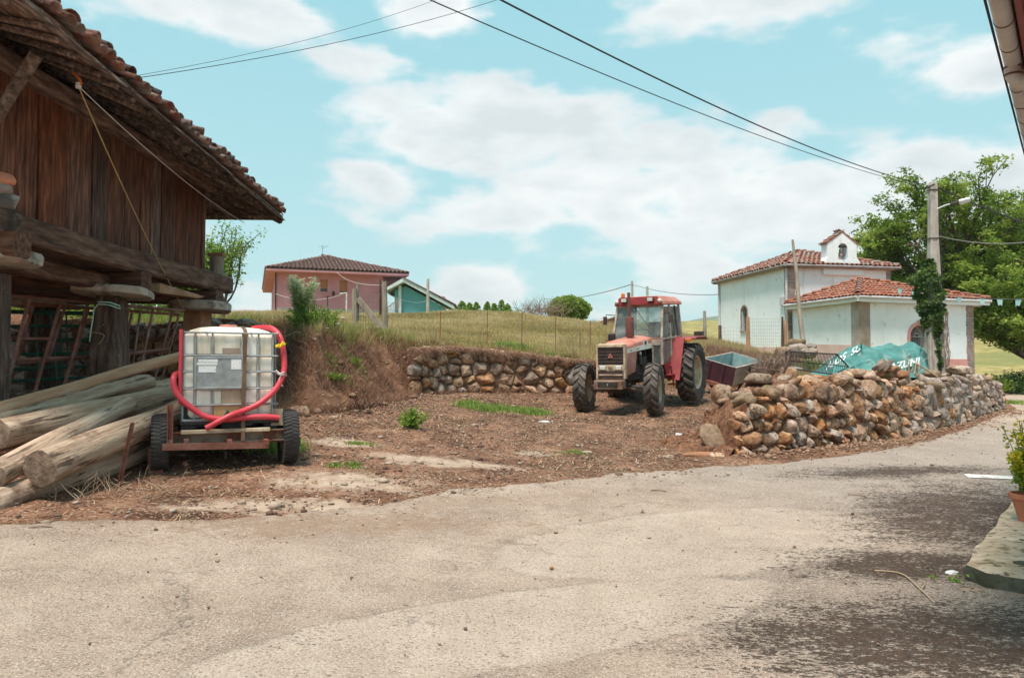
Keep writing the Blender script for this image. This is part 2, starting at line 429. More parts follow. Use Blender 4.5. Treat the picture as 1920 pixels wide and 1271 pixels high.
M['red_paint'] = mat('red_paint', [(.2, (.17, .015, .018)), (.5, (.27, .028, .032)), (.8, (.36, .07, .07))], scale=2.5, bump=.1, rough=.45, spec=.5, dirt=(.26, .10, .07), dscale=3, dthr=(.58, .75))
M['faded_red'] = mat('faded_red', [(.25, (.34, .10, .075)), (.5, (.51, .20, .155)), (.75, (.63, .38, .31))], scale=2.5, bump=.1, rough=.6, dirt=(.32, .10, .06), dscale=3.4, dthr=(.6, .72))
M['cab_grey'] = mat('cab_grey', [(.25, (.20, .15, .12)), (.5, (.40, .33, .28)), (.75, (.58, .52, .46))], scale=5, bump=.2, rough=.6, dirt=(.20, .11, .07), dscale=5, dthr=(.52, .68))
M['grille'] = mat('grille', [(.2, (.03, .02, .018)), (.5, (.07, .045, .04)), (.8, (.13, .08, .07))], scale=7, bump=.2, rough=.6)
M['cream_rim'] = mat('cream_rim', [(.25, (.26, .17, .105)), (.5, (.50, .385, .27)), (.75, (.68, .58, .46))], scale=5, bump=.2, rough=.6, dirt=(.25, .16, .10), dscale=5, dthr=(.5, .7))
M['engine'] = mat('engine', [(.2, (.015, .014, .014)), (.6, (.05, .045, .042)), (.85, (.14, .12, .11))], scale=9, bump=.5, rough=.6)
M['chrome'] = mat('chrome', [(.3, (.5, .5, .5)), (.7, (.7, .7, .68))], scale=6, bump=0, rough=.3, metal=.8)
M['lamp_glass'] = mat('lamp_glass', [(.3, (.55, .56, .52)), (.7, (.75, .76, .72))], scale=20, bump=.3, rough=.15, spec=.7)
M['orange'] = mat('orange', [(.3, (.65, .16, .03)), (.7, (.78, .25, .05))], scale=6, bump=.1, rough=.3)
M['maroon'] = mat('maroon', [(.2, (.045, .015, .022)), (.6, (.085, .03, .04)), (.85, (.14, .07, .08))], scale=3, bump=.2, rough=.6)
M['box_board'] = mat('box_board', [(.2, (.28, .20, .15)), (.5, (.40, .31, .25)), (.8, (.50, .42, .35))], scale=3, bump=.2, rough=.8)
M['box_teal'] = mat('box_teal', [(.2, (.13, .25, .26)), (.5, (.26, .42, .43)), (.8, (.42, .55, .56))], scale=3, bump=.2, rough=.7, dirt=(.10, .12, .12), dscale=5, dthr=(.58, .75))
M['ruddy_metal'] = mat('ruddy_metal', [(.2, (.10, .035, .03)), (.7, (.20, .085, .07))], scale=6, bump=.2, rough=.6)
M['tarp'] = mat('tarp', [(.25, (.03, .13, .12)), (.5, (.065, .215, .20)), (.75, (.13, .31, .29))], scale=3, bump=.5, bscale=7, rough=.5, spec=.5)
M['tarp_pale'] = mat('tarp_pale', [(.2, (.62, .66, .66)), (.7, (.76, .80, .80))], scale=6, bump=.3, rough=.6)
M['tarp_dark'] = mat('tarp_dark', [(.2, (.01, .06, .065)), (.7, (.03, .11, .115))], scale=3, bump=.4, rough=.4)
M['pennant'] = mat('pennant', [(.3, (.42, .68, .70)), (.7, (.55, .78, .79))], scale=6, bump=0, rough=.7)
M['cord_yellow'] = mat('cord_yellow', [(.3, (.40, .27, .10)), (.7, (.52, .38, .18))], scale=6, bump=0)
M['cord_white'] = mat('cord_white', [(.3, (.5, .48, .46)), (.7, (.64, .62, .6))], scale=6, bump=0)
M['cord_mint'] = mat('cord_mint', [(.3, (.35, .60, .52)), (.7, (.5, .72, .64))], scale=6, bump=0)
M['wire'] = mat('wire', [(.3, (.03, .03, .035)), (.7, (.06, .06, .07))], scale=6, bump=0)
M['wire_grey'] = mat('wire_grey', [(.3, (.16, .16, .16)), (.7, (.28, .27, .26))], scale=6, bump=0)
M['yellow_tie'] = mat('yellow_tie', [(.3, (.75, .50, .02)), (.7, (.85, .65, .05))], scale=6, bump=.1)
M['bark'] = mat('bark', [(.2, (.05, .035, .025)), (.5, (.12, .09, .07)), (.8, (.22, .18, .15))], scale=6, stretch=(1, 1, .3), bump=.9)
M['bark_pale'] = mat('bark_pale', [(.2, (.16, .12, .09)), (.5, (.30, .25, .20)), (.8, (.44, .39, .33))], scale=6, stretch=(1, 1, .3), bump=.9)
M['terracotta'] = mat('terracotta', [(.3, (.52, .17, .09)), (.7, (.62, .25, .15))], scale=5, bump=.1, rough=.8)
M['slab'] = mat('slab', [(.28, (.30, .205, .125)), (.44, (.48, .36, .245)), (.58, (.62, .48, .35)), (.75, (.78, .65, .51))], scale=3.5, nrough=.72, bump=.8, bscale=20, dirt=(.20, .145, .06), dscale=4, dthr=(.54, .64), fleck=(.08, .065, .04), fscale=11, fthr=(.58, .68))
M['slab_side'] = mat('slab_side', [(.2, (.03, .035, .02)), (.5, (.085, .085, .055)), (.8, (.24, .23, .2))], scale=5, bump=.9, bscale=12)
M['gutter'] = mat('gutter', [(.2, (.40, .30, .25)), (.6, (.56, .46, .40)), (.85, (.66, .58, .53))], scale=3, bump=.1, rough=.5)
M['gutter_band'] = mat('gutter_band', [(.3, (.10, .04, .035)), (.7, (.18, .08, .06))], scale=6, bump=.1)
M['red_fascia'] = mat('red_fascia', [(.2, (.17, .025, .025)), (.6, (.26, .04, .04)), (.9, (.42, .14, .12))], scale=3, bump=.1, rough=.5)
M['white_paint'] = mat('white_paint', [(.25, (.45, .42, .38)), (.5, (.68, .66, .63)), (.8, (.78, .77, .75))], scale=5, bump=.3, dirt=(.4, .36, .32), dscale=8, dthr=(.5, .65))
M['glass_dark'] = mat('glass_dark', [(.3, (.02, .022, .025)), (.7, (.04, .045, .05))], scale=3, bump=0, rough=.15, spec=.7)
M['shutter'] = mat('shutter', [(.3, (.36, .16, .085)), (.7, (.44, .21, .12))], scale=3, bump=.1)
M['bell'] = mat('bell', [(.2, (.06, .05, .045)), (.6, (.16, .13, .12)), (.85, (.28, .25, .22))], scale=6, bump=.2, rough=.5, metal=.5)
M['iron'] = mat('iron', [(.3, (.03, .025, .025)), (.7, (.07, .055, .05))], scale=6, bump=.1, rough=.6)
M['iron_pale'] = mat('iron_pale', [(.3, (.28, .26, .27)), (.7, (.42, .40, .41))], scale=6, bump=.1, rough=.6)
M['aluminium'] = mat('aluminium', [(.3, (.45, .46, .47)), (.7, (.6, .61, .62))], scale=6, bump=0, rough=.4, metal=.4)
M['brick_red'] = mat('brick_red', [(.2, (.22, .08, .06)), (.6, (.36, .15, .11)), (.85, (.45, .28, .22))], scale=3, bump=.4)
M['meter_grey'] = mat('meter_grey', [(.3, (.48, .49, .5)), (.7, (.58, .59, .6))], scale=4, bump=0)
M['plastic_rag'] = mat('plastic_rag', [(.3, (.6, .6, .62)), (.7, (.8, .8, .8))], scale=8, bump=.4, rough=.4)
M['straw'] = mat('straw', [(.3, (.42, .30, .19)), (.7, (.60, .48, .34))], scale=3, bump=0, attr=True)
M['twig'] = mat('twig', [(.3, (.30, .20, .13)), (.7, (.50, .38, .27))], scale=5, bump=.2)
M['twig_grey'] = mat('twig_grey', [(.3, (.16, .10, .075)), (.7, (.34, .25, .20))], scale=5, bump=.2)
M['grass'] = leafmat('grass', (.045, .10, .018), (.14, .26, .045), (.34, .42, .10), .3)
M['dry_grass'] = leafmat('dry_grass', (.22, .17, .06), (.42, .32, .14), (.62, .50, .28), .3)
M['red_weed'] = leafmat('red_weed', (.17, .085, .05), (.34, .19, .125), (.52, .35, .25), .25)
M['leaf'] = leafmat('leaf', (.06, .13, .018), (.21, .32, .045), (.50, .58, .13), .55)
M['leaf_dark'] = leafmat('leaf_dark', (.02, .055, .015), (.05, .11, .03), (.12, .20, .05), .3)
M['leaf_bright'] = leafmat('leaf_bright', (.08, .17, .02), (.20, .34, .045), (.38, .50, .10), .4)
M['leaf_ivy'] = leafmat('leaf_ivy', (.03, .075, .018), (.09, .17, .04), (.24, .32, .10), .35)
M['leaf_yellow'] = leafmat('leaf_yellow', (.16, .28, .03), (.42, .45, .03), (.78, .62, .03), .35)
M['feather'] = leafmat('feather', (.16, .30, .07), (.40, .50, .22), (.68, .70, .50), .5)
M['petal'] = mat('petal', [(.3, (.75, .75, .72)), (.7, (.85, .85, .82))], scale=6, bump=0)
YARD = np.array([(0,0,0),(0,3,.03),(-4,4,.15),(4,4,0),(-8,5,.35),(0,7,.12),(3.3,5.6,.02),(5.8,8.9,.06),(8,12,.12),(-3.9,6.7,.27),
 (-5,7,.33),(-3.9,8.7,.40),(-2.6,9.4,.42),(3.2,12.3,.26),(4,12.2,.27),(6,13.7,.25),(7.9,15.6,.19),(8.9,16.7,.19),(11.4,19.3,.24),
 (16,24.9,.28),(19,30,.42),(0,13,.42),(3.16,17,.56),(4.65,19.4,.70),(1.59,17.9,.63),(6.5,21.5,.85),(-1.5,19.0,.98),(1.5,20.0,.93),
 (-2.5,17.2,.96),(-3.7,12.9,.78),(-3.0,14.3,.83),(-6.2,9,.85),(-6.2,12,1.0),(-6.2,15,1.15),(-9,12,1.1),(-12,10,1.15),(-12,17,1.25),
 (-5,16,1.2),(-5,12,.82),(20,20,.1),(12,12,.08),(24,34,.4),(-10,0,.3),(10,0,-.03),(12,5,-.02),(26,26,.2),(0,-4,-.05),(-10,-4,.25),(10,-4,-.05)],float)
UPPER = np.array([(-14,19,2.8),(-8,19,2.7),(-5,17,2.5),(-3.8,15.5,2.32),(-2.6,18.5,2.25),(-.9,20.5,2.13),(1.6,21.5,1.86),(3.5,22.5,1.80),
 (6.3,24,1.88),(-14,30,3.6),(-5,30,3.25),(0,30,3.2),(5,30,2.95),(7,26,2.15),(10,27.5,1.62),(-13,42,4.5),(-6.4,42,4.45),(-2.9,42,4.6),
 (0,42,4.55),(2.3,42,4.2),(4.4,42,4.0),(5.5,42,3.8),(9,42,3.3),(9.9,37,2.7),(10.8,30,2.0),(12.2,27,1.45),(17,28.6,1.15),(14.5,24,1.2),
 (16,25.7,.9),(11,20.5,1.15),(8,17.5,1.18),(6.3,15,1.15),(6.3,18,1.2),(8,21,1.3),(9.5,24,1.5),(-13,60,5.7),(-8,60,5.6),(-25,60,6),
 (0,60,4.5),(8,60,4.2),(20,45,.6),(25,60,.2),(-35,40,5),(-35,20,3.5),(-10,90,5.5),(20,90,1),(5,90,4),(19,34,.7),(21,38,.6)],float)
BANK = np.array([(-60,19),(-14,18),(-8,17.6),(-6.2,17.2),(-4.9,15.2),(-3.75,13.3),(-3.1,14.4),(-2.75,16.0),(-2.5,17.9),(-1.5,19.5),(.2,20.2),
 (1.7,20.5),(3.5,21.4),(5.6,23.1),(7.35,22.9),(7.0,20.5),(6.35,17.5),(5.55,15.3),(5.6,14.35),(6.2,14.35),(8.1,16.3),(9.05,17.3),(11.55,19.95),
 (16.2,25.7),(17.2,27.6),(19.5,34),(24,45),(40,80),(90,200)],float)
BANKW = np.array([1,1,1,1,1.3,1.8,1.9,1.8,1.2,.5,.4,.4,.9,1.6,.9,.7,.9,.9,.7,.45,.35,.35,.35,.35,1,3,6,8,8],float)
def tps_fit(P,lam=.02):
 X = P[:,:2]; n = len(P)
 d = np.linalg.norm(X[:,None] - X[None],axis=2)
 K = np.where(d > 0,d ** 2 * np.log(d + 1e-9),0) + lam * np.eye(n)
 Q = np.hstack([np.ones((n,1)),X])
 A = np.block([[K,Q],[Q.T,np.zeros((3,3))]])
 return X,np.linalg.solve(A,np.concatenate([P[:,2],np.zeros(3)]))
def tps_eval(fit,x,y):
 X,w = fit
 out = w[-3] + w[-2] * x + w[-1] * y
 for i in range(len(X)):
  r2 = (x - X[i,0]) ** 2 + (y - X[i,1]) ** 2
  out = out + w[i] * .5 * r2 * np.log(r2 + 1e-9)
 return out
FY,FU = tps_fit(YARD),tps_fit(UPPER)
def bank_dist(x,y):
 """signed distance beyond the toe of the bank (positive on the upper side) and its width there"""
 best = np.full(x.shape,1e9); sgn = np.ones(x.shape); wid = np.ones(x.shape)
 for i in range(len(BANK) - 1):
  a,b = BANK[i],BANK[i + 1]
  ex,ey = b - a
  L2 = ex * ex + ey * ey
  t = np.clip(((x - a[0]) * ex + (y - a[1]) * ey) / L2,0,1)
  dx,dy = x - a[0] - t * ex,y - a[1] - t * ey
  d = np.hypot(dx,dy)
  m = d < best - 1e-7
  best = np.where(m,d,best)
  wid = np.where(m,BANKW[i] + t * (BANKW[i + 1] - BANKW[i]),wid)
 # inside test: polygon closed far behind
 poly = np.vstack([BANK,[(90,6000),(-6000,6000),(-6000,19)]])
 ins = np.zeros(x.shape,bool)
 n = len(poly)
 for i in range(n):
  x1,y1 = poly[i]; x2,y2 = poly[(i + 1) % n]
  c = (y1 > y) != (y2 > y)
  with np.errstate(divide='ignore', invalid='ignore'):
   xx = (x2 - x1) * (y - y1) / (y2 - y1 + 1e-12) + x1
  ins ^= c & (x < xx)
 return np.where(ins,best,-best),wid
def vnoise(x,y,s,seed=0):
 """smooth value noise, numpy"""
 x = x * s + 17.3 * seed; y = y * s - 9.1 * seed
 xi,yi = np.floor(x),np.floor(y); fx,fy = x - xi,y - yi
 fx = fx * fx * (3 - 2 * fx); fy = fy * fy * (3 - 2 * fy)
 def h(a,b):
  v = np.sin(a * 127.1 + b * 311.7 + seed * 74.7) * 43758.5453
  return v - np.floor(v)
 return (h(xi,yi) * (1 - fx) + h(xi + 1,yi) * fx) * (1 - fy) + (h(xi,yi + 1) * (1 - fx) + h(xi + 1,yi + 1) * fx) * fy - .5
ROAD_PX = [(-260,985),(-60,985),(60,978),(200,972),(330,972),(520,966),(700,955),(830,927),(990,905),(1180,886),(1340,876),
   (1460,869),(1600,851),(1690,838),(1750,822),(1830,795),(1888,772),(1903,762)]
def smooth(a,lo,hi):
 t = np.clip((a - lo) / (hi - lo),0,1)
 return t * t * (3 - 2 * t)
def H0(x,y):
 x = np.asarray(x,float); y = np.asarray(y,float)
 zy = tps_eval(FY,np.clip(x,-12,26),np.clip(y,-4,34))
 zu = tps_eval(FU,np.clip(x,-35,25),np.clip(y,13,90))
 d,w = bank_dist(x,y)
 m = smooth(d,-.05,w)
 r = zy * (1 - m) + zu * m
 # beyond the village the land falls to a valley on the right and rises again
 far = np.hypot(x,y)
 k = smooth(far,60,160)
 val = np.where(x > 0,-2 + 22 * smooth(y + x * .5,90,420) + .02 * (far - 160),4.0)
 return r * (1 - k) + val * k
ROADLINE = None
def H(x,y):
 """height of the ground with its clods and lumps"""
 x = np.asarray(x,float); y = np.asarray(y,float)
 z = H0(x,y)
 d,w = bank_dist(x,y)
 bankm = smooth(d,-.3,.2) * (1 - smooth(d,w,w + 1.0))
 rough = .012 + .0 * x
 rough = np.where(d > 0,.05,rough) + bankm * .17
 near = np.clip(1 - (np.abs(y) + np.abs(x)) / 90,0,1)
 n = vnoise(x,y,.7,1) * 1.6 + vnoise(x,y,1.9,2) + vnoise(x,y,4.3,3) * .8
 return z + n * rough * near * 1.3
def hz(x,y): return float(H(np.array([x]),np.array([y]))[0])
def h0(x,y): return float(H0(np.array([x]),np.array([y]))[0])
def G(px,py,f=None,dmin=3.0,dmax=60):
 """the point of the ground that the photograph shows at (px, py)"""
 ds = np.arange(dmin,dmax,.1)
 a = U(px,py,1.0)
 X = a.x * ds; Z = 1.6 + (a.z - 1.6) * ds
 g = (f or H0)(X,ds)
 below = np.where(Z <= g)[0]
 i = below[0] if len(below) else len(ds) - 1
 if i == 0: d = ds[0]
 else:
  e0,e1 = Z[i - 1] - g[i - 1],Z[i] - g[i]
  d = ds[i - 1] + .1 * e0 / max(1e-6,e0 - e1)
 return Vector((a.x * d,d,1.6 + (a.z - 1.6) * d))
ROADLINE = np.array([tuple(G(*p))[:2] for p in ROAD_PX])
ROADLINE = np.vstack([[(-14,ROADLINE[0][1] - .2)],ROADLINE,[(22,38),(30,60)]])
def axis(lo,hi,step,far,g=1.22):
 a = list(np.arange(lo,hi + 1e-6,step))
 s = step; v = a[-1]
 while v < far: s *= g; v += s; a.append(v)
 s = step; v = a[0]; b = []
 while v > -far: s *= g; v -= s; b.append(v)
 return np.array(b[::-1] + a)
def smooth_line(P,k=6):
 P = np.array(P); out = []
 for i in range(len(P) - 1):
  for j in range(k): out.append(P[i] + (P[i + 1] - P[i]) * j / k)
 out.append(P[-1]); out = np.array(out)
 for _ in range(4): out[1:-1] = (out[:-2] + 2 * out[1:-1] + out[2:]) / 4
 return out
RL = smooth_line(ROADLINE,10)
def road_side(x,y):
 """signed distance to the edge of the road, positive on the road"""
 best = np.full(x.shape,1e9); s = np.ones(x.shape)
 P = RL[::4]
 for i in range(len(P) - 1):
  a,b = P[i],P[i + 1]; ex,ey = b - a
  t = np.clip(((x - a[0]) * ex + (y - a[1]) * ey) / (ex * ex + ey * ey),0,1)
  dx,dy = x - a[0] - t * ex,y - a[1] - t * ey
  d = np.hypot(dx,dy); m = d < best
  best = np.where(m,d,best); s = np.where(m,np.sign(ex * dy - ey * dx),s)
 return -best * s
def build_ground():
 xs = axis(-15,20,.11,4500); ys = axis(3.5,30,.11,4500)
 X,Y = np.meshgrid(xs,ys)
 Z = H(X,Y)
 rs = road_side(X,Y)
 Z = np.where(rs > 0,Z - .05 * smooth(rs,0.05,.5),Z)
 d,w = bank_dist(X,Y)
 nx,ny = len(xs),len(ys)
 # masks: R = grass, G = red earth, B = pale sand
 grass = smooth(d,w * .75,w + .6) * (1 - smooth(X,5,7) * (1 - smooth(Y,22.5,24.5)))
 grass = np.maximum(grass,smooth(np.hypot(X,Y),60,90))
 grass = np.maximum(grass,smooth(X - .45 * Y,9,11.5) * (rs < -.2) * .8)
 earth = smooth(d,-.4,.2) * (1 - smooth(d,w,w + .8))
 earth = np.maximum(earth,np.exp(-((X - 4.2) ** 2 + (Y - 12.6) ** 2) / 1.2))
 sand = np.zeros_like(X)
 for (px,py,rx,ry) in ((790,862,.9,.5),(660,905,1.2,.55),(560,950,1.3,.4),(880,870,.9,.3),(1000,850,.4,.3),(640,830,.6,.45),(420,955,.8,.22)):
  g = G(px,py)
  sand = np.maximum(sand,np.exp(-(((X - g.x) / rx) ** 2 + ((Y - g.y) / ry) ** 2)))
 tint = np.stack([grass,earth,sand],-1).reshape(-1,3)
 V = np.stack([X,Y,Z],-1).reshape(-1,3)
 i = np.arange(nx * ny).reshape(ny,nx)
 F = np.stack([i[:-1,:-1],i[:-1,1:],i[1:,1:],i[1:,:-1]],-1).reshape(-1,4)
 m = bpy.data.materials.new('ground'); m.use_nodes = True
 nt = m.node_tree; N, L = nt.nodes, nt.links; b = N['Principled BSDF']
 tc = N.new('ShaderNodeTexCoord')
 def nz(sc,det=6,rg=.6,st=(1,1,1),off=(0,0,0)):
  mp = N.new('ShaderNodeMapping'); L.new(tc.outputs['Object'], mp.inputs[0]); mp.inputs['Scale'].default_value = st; mp.inputs['Location'].default_value = off
  n = N.new('ShaderNodeTexNoise'); L.new(mp.outputs[0], n.inputs[0]); n.inputs['Scale'].default_value = sc
  n.inputs['Detail'].default_value = det; n.inputs['Roughness'].default_value = rg
  return n.outputs['Fac']
 def mr(f,lo,hi):
  n = N.new('ShaderNodeMapRange'); n.interpolation_type = 'SMOOTHSTEP'; L.new(f, n.inputs[0])
  n.inputs[1].default_value = lo; n.inputs[2].default_value = hi; return n.outputs[0]
 def mix(f,a,c):
  n = N.new('ShaderNodeMix'); n.data_type = 'RGBA'
  for k,v in zip((0,6,7),(f,a,c)):
   if isinstance(v,tuple): n.inputs[k].default_value = (*v,1)
   elif isinstance(v,float): n.inputs[k].default_value = v
   else: L.new(v,n.inputs[k])
  return n.outputs[2]
 def add(a,b_,s=1.0):
  n = N.new('ShaderNodeMath'); n.operation = 'MULTIPLY_ADD'; L.new(b_, n.inputs[0]); n.inputs[1].default_value = s; L.new(a, n.inputs[2]); return n.outputs[0]
 at = N.new('ShaderNodeAttribute'); at.attribute_name = 'tint'
 sp = N.new('ShaderNodeSeparateColor'); L.new(at.outputs['Color'], sp.inputs[0])
 r = ramp(N,[(.32,(.055,.026,.017)),(.45,(.145,.068,.041)),(.56,(.26,.135,.083)),(.70,(.45,.285,.19))])
 L.new(nz(1.4,12,.78),r.inputs[0]); dirt = r.outputs[0]
 dirt = mix(mr(nz(30,3,.5),.58,.66),dirt,(.48,.36,.28))
 dirt = mix(mr(nz(17,4,.6,off=(4,4,4)),.56,.68),dirt,(.055,.03,.022))
 r2 = ramp(N,[(.3,(.06,.029,.019)),(.48,(.155,.078,.047)),(.6,(.26,.145,.09)),(.74,(.42,.28,.19))])
 L.new(nz(4,12,.78),r2.inputs[0])
 e = mr(add(sp.outputs[1],nz(2.5,6,.7,off=(1,5,2)),.5),.55,.95)
 col = mix(e,dirt,r2.outputs[0])
 s = mr(add(sp.outputs[2],nz(2.6,14,.85,off=(7,1,2)),3.2),1.98,2.5)
 r4 = ramp(N,[(.3,(.36,.25,.18)),(.7,(.56,.44,.35))]); L.new(nz(6,5),r4.inputs[0])
 col = mix(s,col,r4.outputs[0])
 r3 = ramp(N,[(.3,(.13,.13,.035)),(.45,(.26,.22,.075)),(.6,(.38,.30,.125)),(.75,(.48,.38,.19))])
 L.new(add(nz(.35,9,.65),nz(.035,6,.7,off=(5,1,0)),.0),r3.inputs[0])
 g = mr(add(sp.outputs[0],nz(3,6,.7,off=(3,3,2)),.6),.55,.95)
 gr = mix(mr(nz(.03,9,.7,off=(2,6,0)),.46,.56),r3.outputs[0],(.20,.20,.07))
 fd = N.new('ShaderNodeVectorMath'); fd.operation = 'LENGTH'; L.new(tc.outputs['Object'], fd.inputs[0])
 gr = mix(mr(fd.outputs['Value'], 45, 110), r3.outputs[0], gr)
 col = mix(g,col,gr)
 L.new(col, b.inputs[0]); b.inputs['Roughness'].default_value = .95; b.inputs['Specular IOR Level'].default_value = .15
 bp = N.new('ShaderNodeBump'); bp.inputs['Strength'].default_value = 1; bp.inputs['Distance'].default_value = .035
 hh = add(nz(9,8,.7),nz(45,4,.6),.35)
 L.new(hh, bp.inputs['Height']); L.new(bp.outputs[0], b.inputs['Normal'])
 o = np_mesh('ground', V, F, m, tint=tint, smooth=True)
 tag(o, kind='structure')
build_ground()
def build_road():
 P = smooth_line(RL,9)
 seg = np.linalg.norm(np.diff(P,axis=0),axis=1); S = np.concatenate([[0],np.cumsum(seg)])
 T = np.arange(0,S[-1],.05)
 ex = np.interp(T,S,P[:,0]); ey = np.interp(T,S,P[:,1])
 tx = np.gradient(ex); ty = np.gradient(ey); ln = np.hypot(tx, ty); nxx, nyy = ty / ln, -tx / ln   # towards the road
 rag = vnoise(ex,ey,.9,5) * .28 + vnoise(ex,ey,3.1,6) * .16 + vnoise(ex,ey,9,7) * .08
 rag = rag * np.clip(1.2 - (ey - 8) / 12,.3,1)
 ex = ex + nxx * rag; ey = ey + nyy * rag
 # far side of the road
 Bx = np.interp(T,[0,S[-1]],[-14,60]); By = np.interp(T,[0,S[-1] * .55,S[-1]],[-6,-6,25])
 v = np.concatenate([[0,.004,.01,.02,.035,.05],np.linspace(.07,1,70)])
 X = ex[None] + (Bx - ex)[None] * v[:,None]; Y = ey[None] + (By - ey)[None] * v[:,None]
 Z = H0(X,Y) + .006 * vnoise(X,Y,1.5,3) + .004 * vnoise(X,Y,5,4)
 Z += np.where(v < .001,-.03,.012)[:,None]
 ny,nx = X.shape
 V = np.stack([X,Y,Z],-1).reshape(-1,3)
 i = np.arange(nx * ny).reshape(ny,nx)
 F = np.stack([i[:-1,:-1],i[:-1,1:],i[1:,1:],i[1:,:-1]],-1).reshape(-1,4)[:,::-1]
 m = bpy.data.materials.new('road'); m.use_nodes = True
 nt = m.node_tree; N, L = nt.nodes, nt.links; b = N['Principled BSDF']
 tc = N.new('ShaderNodeTexCoord')
 def nz(sc,det=6,rg=.6,st=(1,1,1),off=(0,0,0),rot=0):
  mp = N.new('ShaderNodeMapping'); L.new(tc.outputs['Object'], mp.inputs[0]); mp.inputs['Scale'].default_value = st
  mp.inputs['Location'].default_value = off; mp.inputs['Rotation'].default_value = (0, 0, rot)
  n = N.new('ShaderNodeTexNoise'); L.new(mp.outputs[0], n.inputs[0]); n.inputs['Scale'].default_value = sc
  n.inputs['Detail'].default_value = det; n.inputs['Roughness'].default_value = rg
  return n.outputs['Fac']
 def mr(f, lo, hi, typ='SMOOTHSTEP'):
  n = N.new('ShaderNodeMapRange'); n.interpolation_type = typ; L.new(f, n.inputs[0])
  n.inputs[1].default_value = lo; n.inputs[2].default_value = hi; return n.outputs[0]
 def mix(f,a,c):
  n = N.new('ShaderNodeMix'); n.data_type = 'RGBA'
  for k,vv in zip((0,6,7),(f,a,c)):
   if isinstance(vv,tuple): n.inputs[k].default_value = (*vv,1)
   elif isinstance(vv,float): n.inputs[k].default_value = vv
   else: L.new(vv,n.inputs[k])
  return n.outputs[2]
 def ma(op,a,b_=None,c=None):
  n = N.new('ShaderNodeMath'); n.operation = op
  for k,vv in enumerate((a,b_,c)):
   if vv is None: continue
   if isinstance(vv,(int,float)): n.inputs[k].default_value = vv
   else: L.new(vv,n.inputs[k])
  return n.outputs[0]
 def blob(px,py,rx,ry,rot=0.0):
  """a patch of the road round the place seen at (px, py): 1 inside, falling to 0"""
  g = G(px,py)
  mp = N.new('ShaderNodeMapping'); mp.vector_type = 'TEXTURE'; L.new(tc.outputs['Object'], mp.inputs[0])
  mp.inputs['Location'].default_value = (g.x, g.y, 0); mp.inputs['Rotation'].default_value = (0, 0, rot)
  mp.inputs['Scale'].default_value = (rx, ry, 100)
  ln = N.new('ShaderNodeVectorMath'); ln.operation = 'LENGTH'; L.new(mp.outputs[0], ln.inputs[0])
  return ma('SUBTRACT', 1.0, ln.outputs['Value'])
 r = ramp(N,[(.3,(.29,.20,.155)),(.5,(.47,.35,.275)),(.7,(.62,.485,.395))])
 L.new(nz(1.1,12,.72),r.inputs[0]); col = r.outputs[0]
 # the newer, paler concrete tongue in the middle and the older surface right of it
 tongue = mr(ma('ADD', blob(1330, 1010, 2.1, .95, R(30)), ma('MULTIPLY', nz(1.6, 9, .8), .55)), .20, .30)
 tongue2 = mr(ma('ADD', blob(1000, 1170, 1.9, .55, R(28)), ma('MULTIPLY', nz(2.2, 9, .8, off=(3, 1, 0)), .5)), .16, .26)
 tg = ma('MAXIMUM', tongue, tongue2)
 r2 = ramp(N,[(.3,(.51,.395,.315)),(.7,(.68,.55,.455))]); L.new(nz(3,6),r2.inputs[0])
 right = mr(ma('ADD', blob(1640, 1130, 1.5, 1.9, R(25)), ma('MULTIPLY', nz(1.2, 5), .5)), .15, .45)
 r5 = ramp(N,[(.3,(.22,.16,.125)),(.7,(.41,.325,.27))]); L.new(nz(5,6,.7),r5.inputs[0])
 col = mix(ma('MULTIPLY', right, .75), col, r5.outputs[0])
 far = mr(ma('ADD', blob(1780, 840, 6, 9, R(-40)), ma('MULTIPLY', nz(.9, 5), .4)), .15, .6)
 r6 = ramp(N,[(.3,(.28,.225,.195)),(.7,(.44,.37,.325))]); L.new(nz(1.4,6,.7),r6.inputs[0])
 col = mix(ma('MULTIPLY', far, .7), col, r6.outputs[0])
 col = mix(ma('MULTIPLY', tg, .7), col, r2.outputs[0])
 # aggregate: light and dark grains, then larger pits
 col = mix(ma('MULTIPLY', mr(nz(80, 3, .65), .54, .60), .7), col, (.74, .66, .58))
 col = mix(ma('MULTIPLY', mr(nz(60, 4, .75, off=(5, 5, 5)), .54, .60), .7), col, (.15, .115, .095))
 col = mix(ma('MULTIPLY', mr(nz(13, 7, .85, st=(1, 2.4, 1), rot=R(20)), .585, .65), .8), col, (.14, .10, .08))
 # cracks and the seams between old pours
 vo = N.new('ShaderNodeTexVoronoi'); vo.feature = 'DISTANCE_TO_EDGE'; vo.inputs['Scale'].default_value = .42
 wv = N.new('ShaderNodeVectorMath'); wv.operation = 'MULTIPLY_ADD'
 nn_ = N.new('ShaderNodeTexNoise'); nn_.inputs['Scale'].default_value = 2.2; nn_.inputs['Detail'].default_value = 8; nn_.inputs['Roughness'].default_value = .7
 L.new(tc.outputs['Object'], nn_.inputs[0]); L.new(nn_.outputs['Color'], wv.inputs[0]); wv.inputs[1].default_value = (.9, .9, 0); L.new(tc.outputs['Object'], wv.inputs[2]); L.new(wv.outputs[0], vo.inputs['Vector'])
 crk = N.new('ShaderNodeMapRange'); L.new(vo.outputs['Distance'], crk.inputs[0]); crk.inputs[1].default_value = .0012; crk.inputs[2].default_value = .005; crk.inputs[3].default_value = 1; crk.inputs[4].default_value = 0
 crm = ma('MULTIPLY', crk.outputs[0], mr(nz(.8, 5, .7, off=(9, 2, 0)), .50, .6))
 col = mix(ma('MULTIPLY', crm, .16), col, (.10, .07, .055))
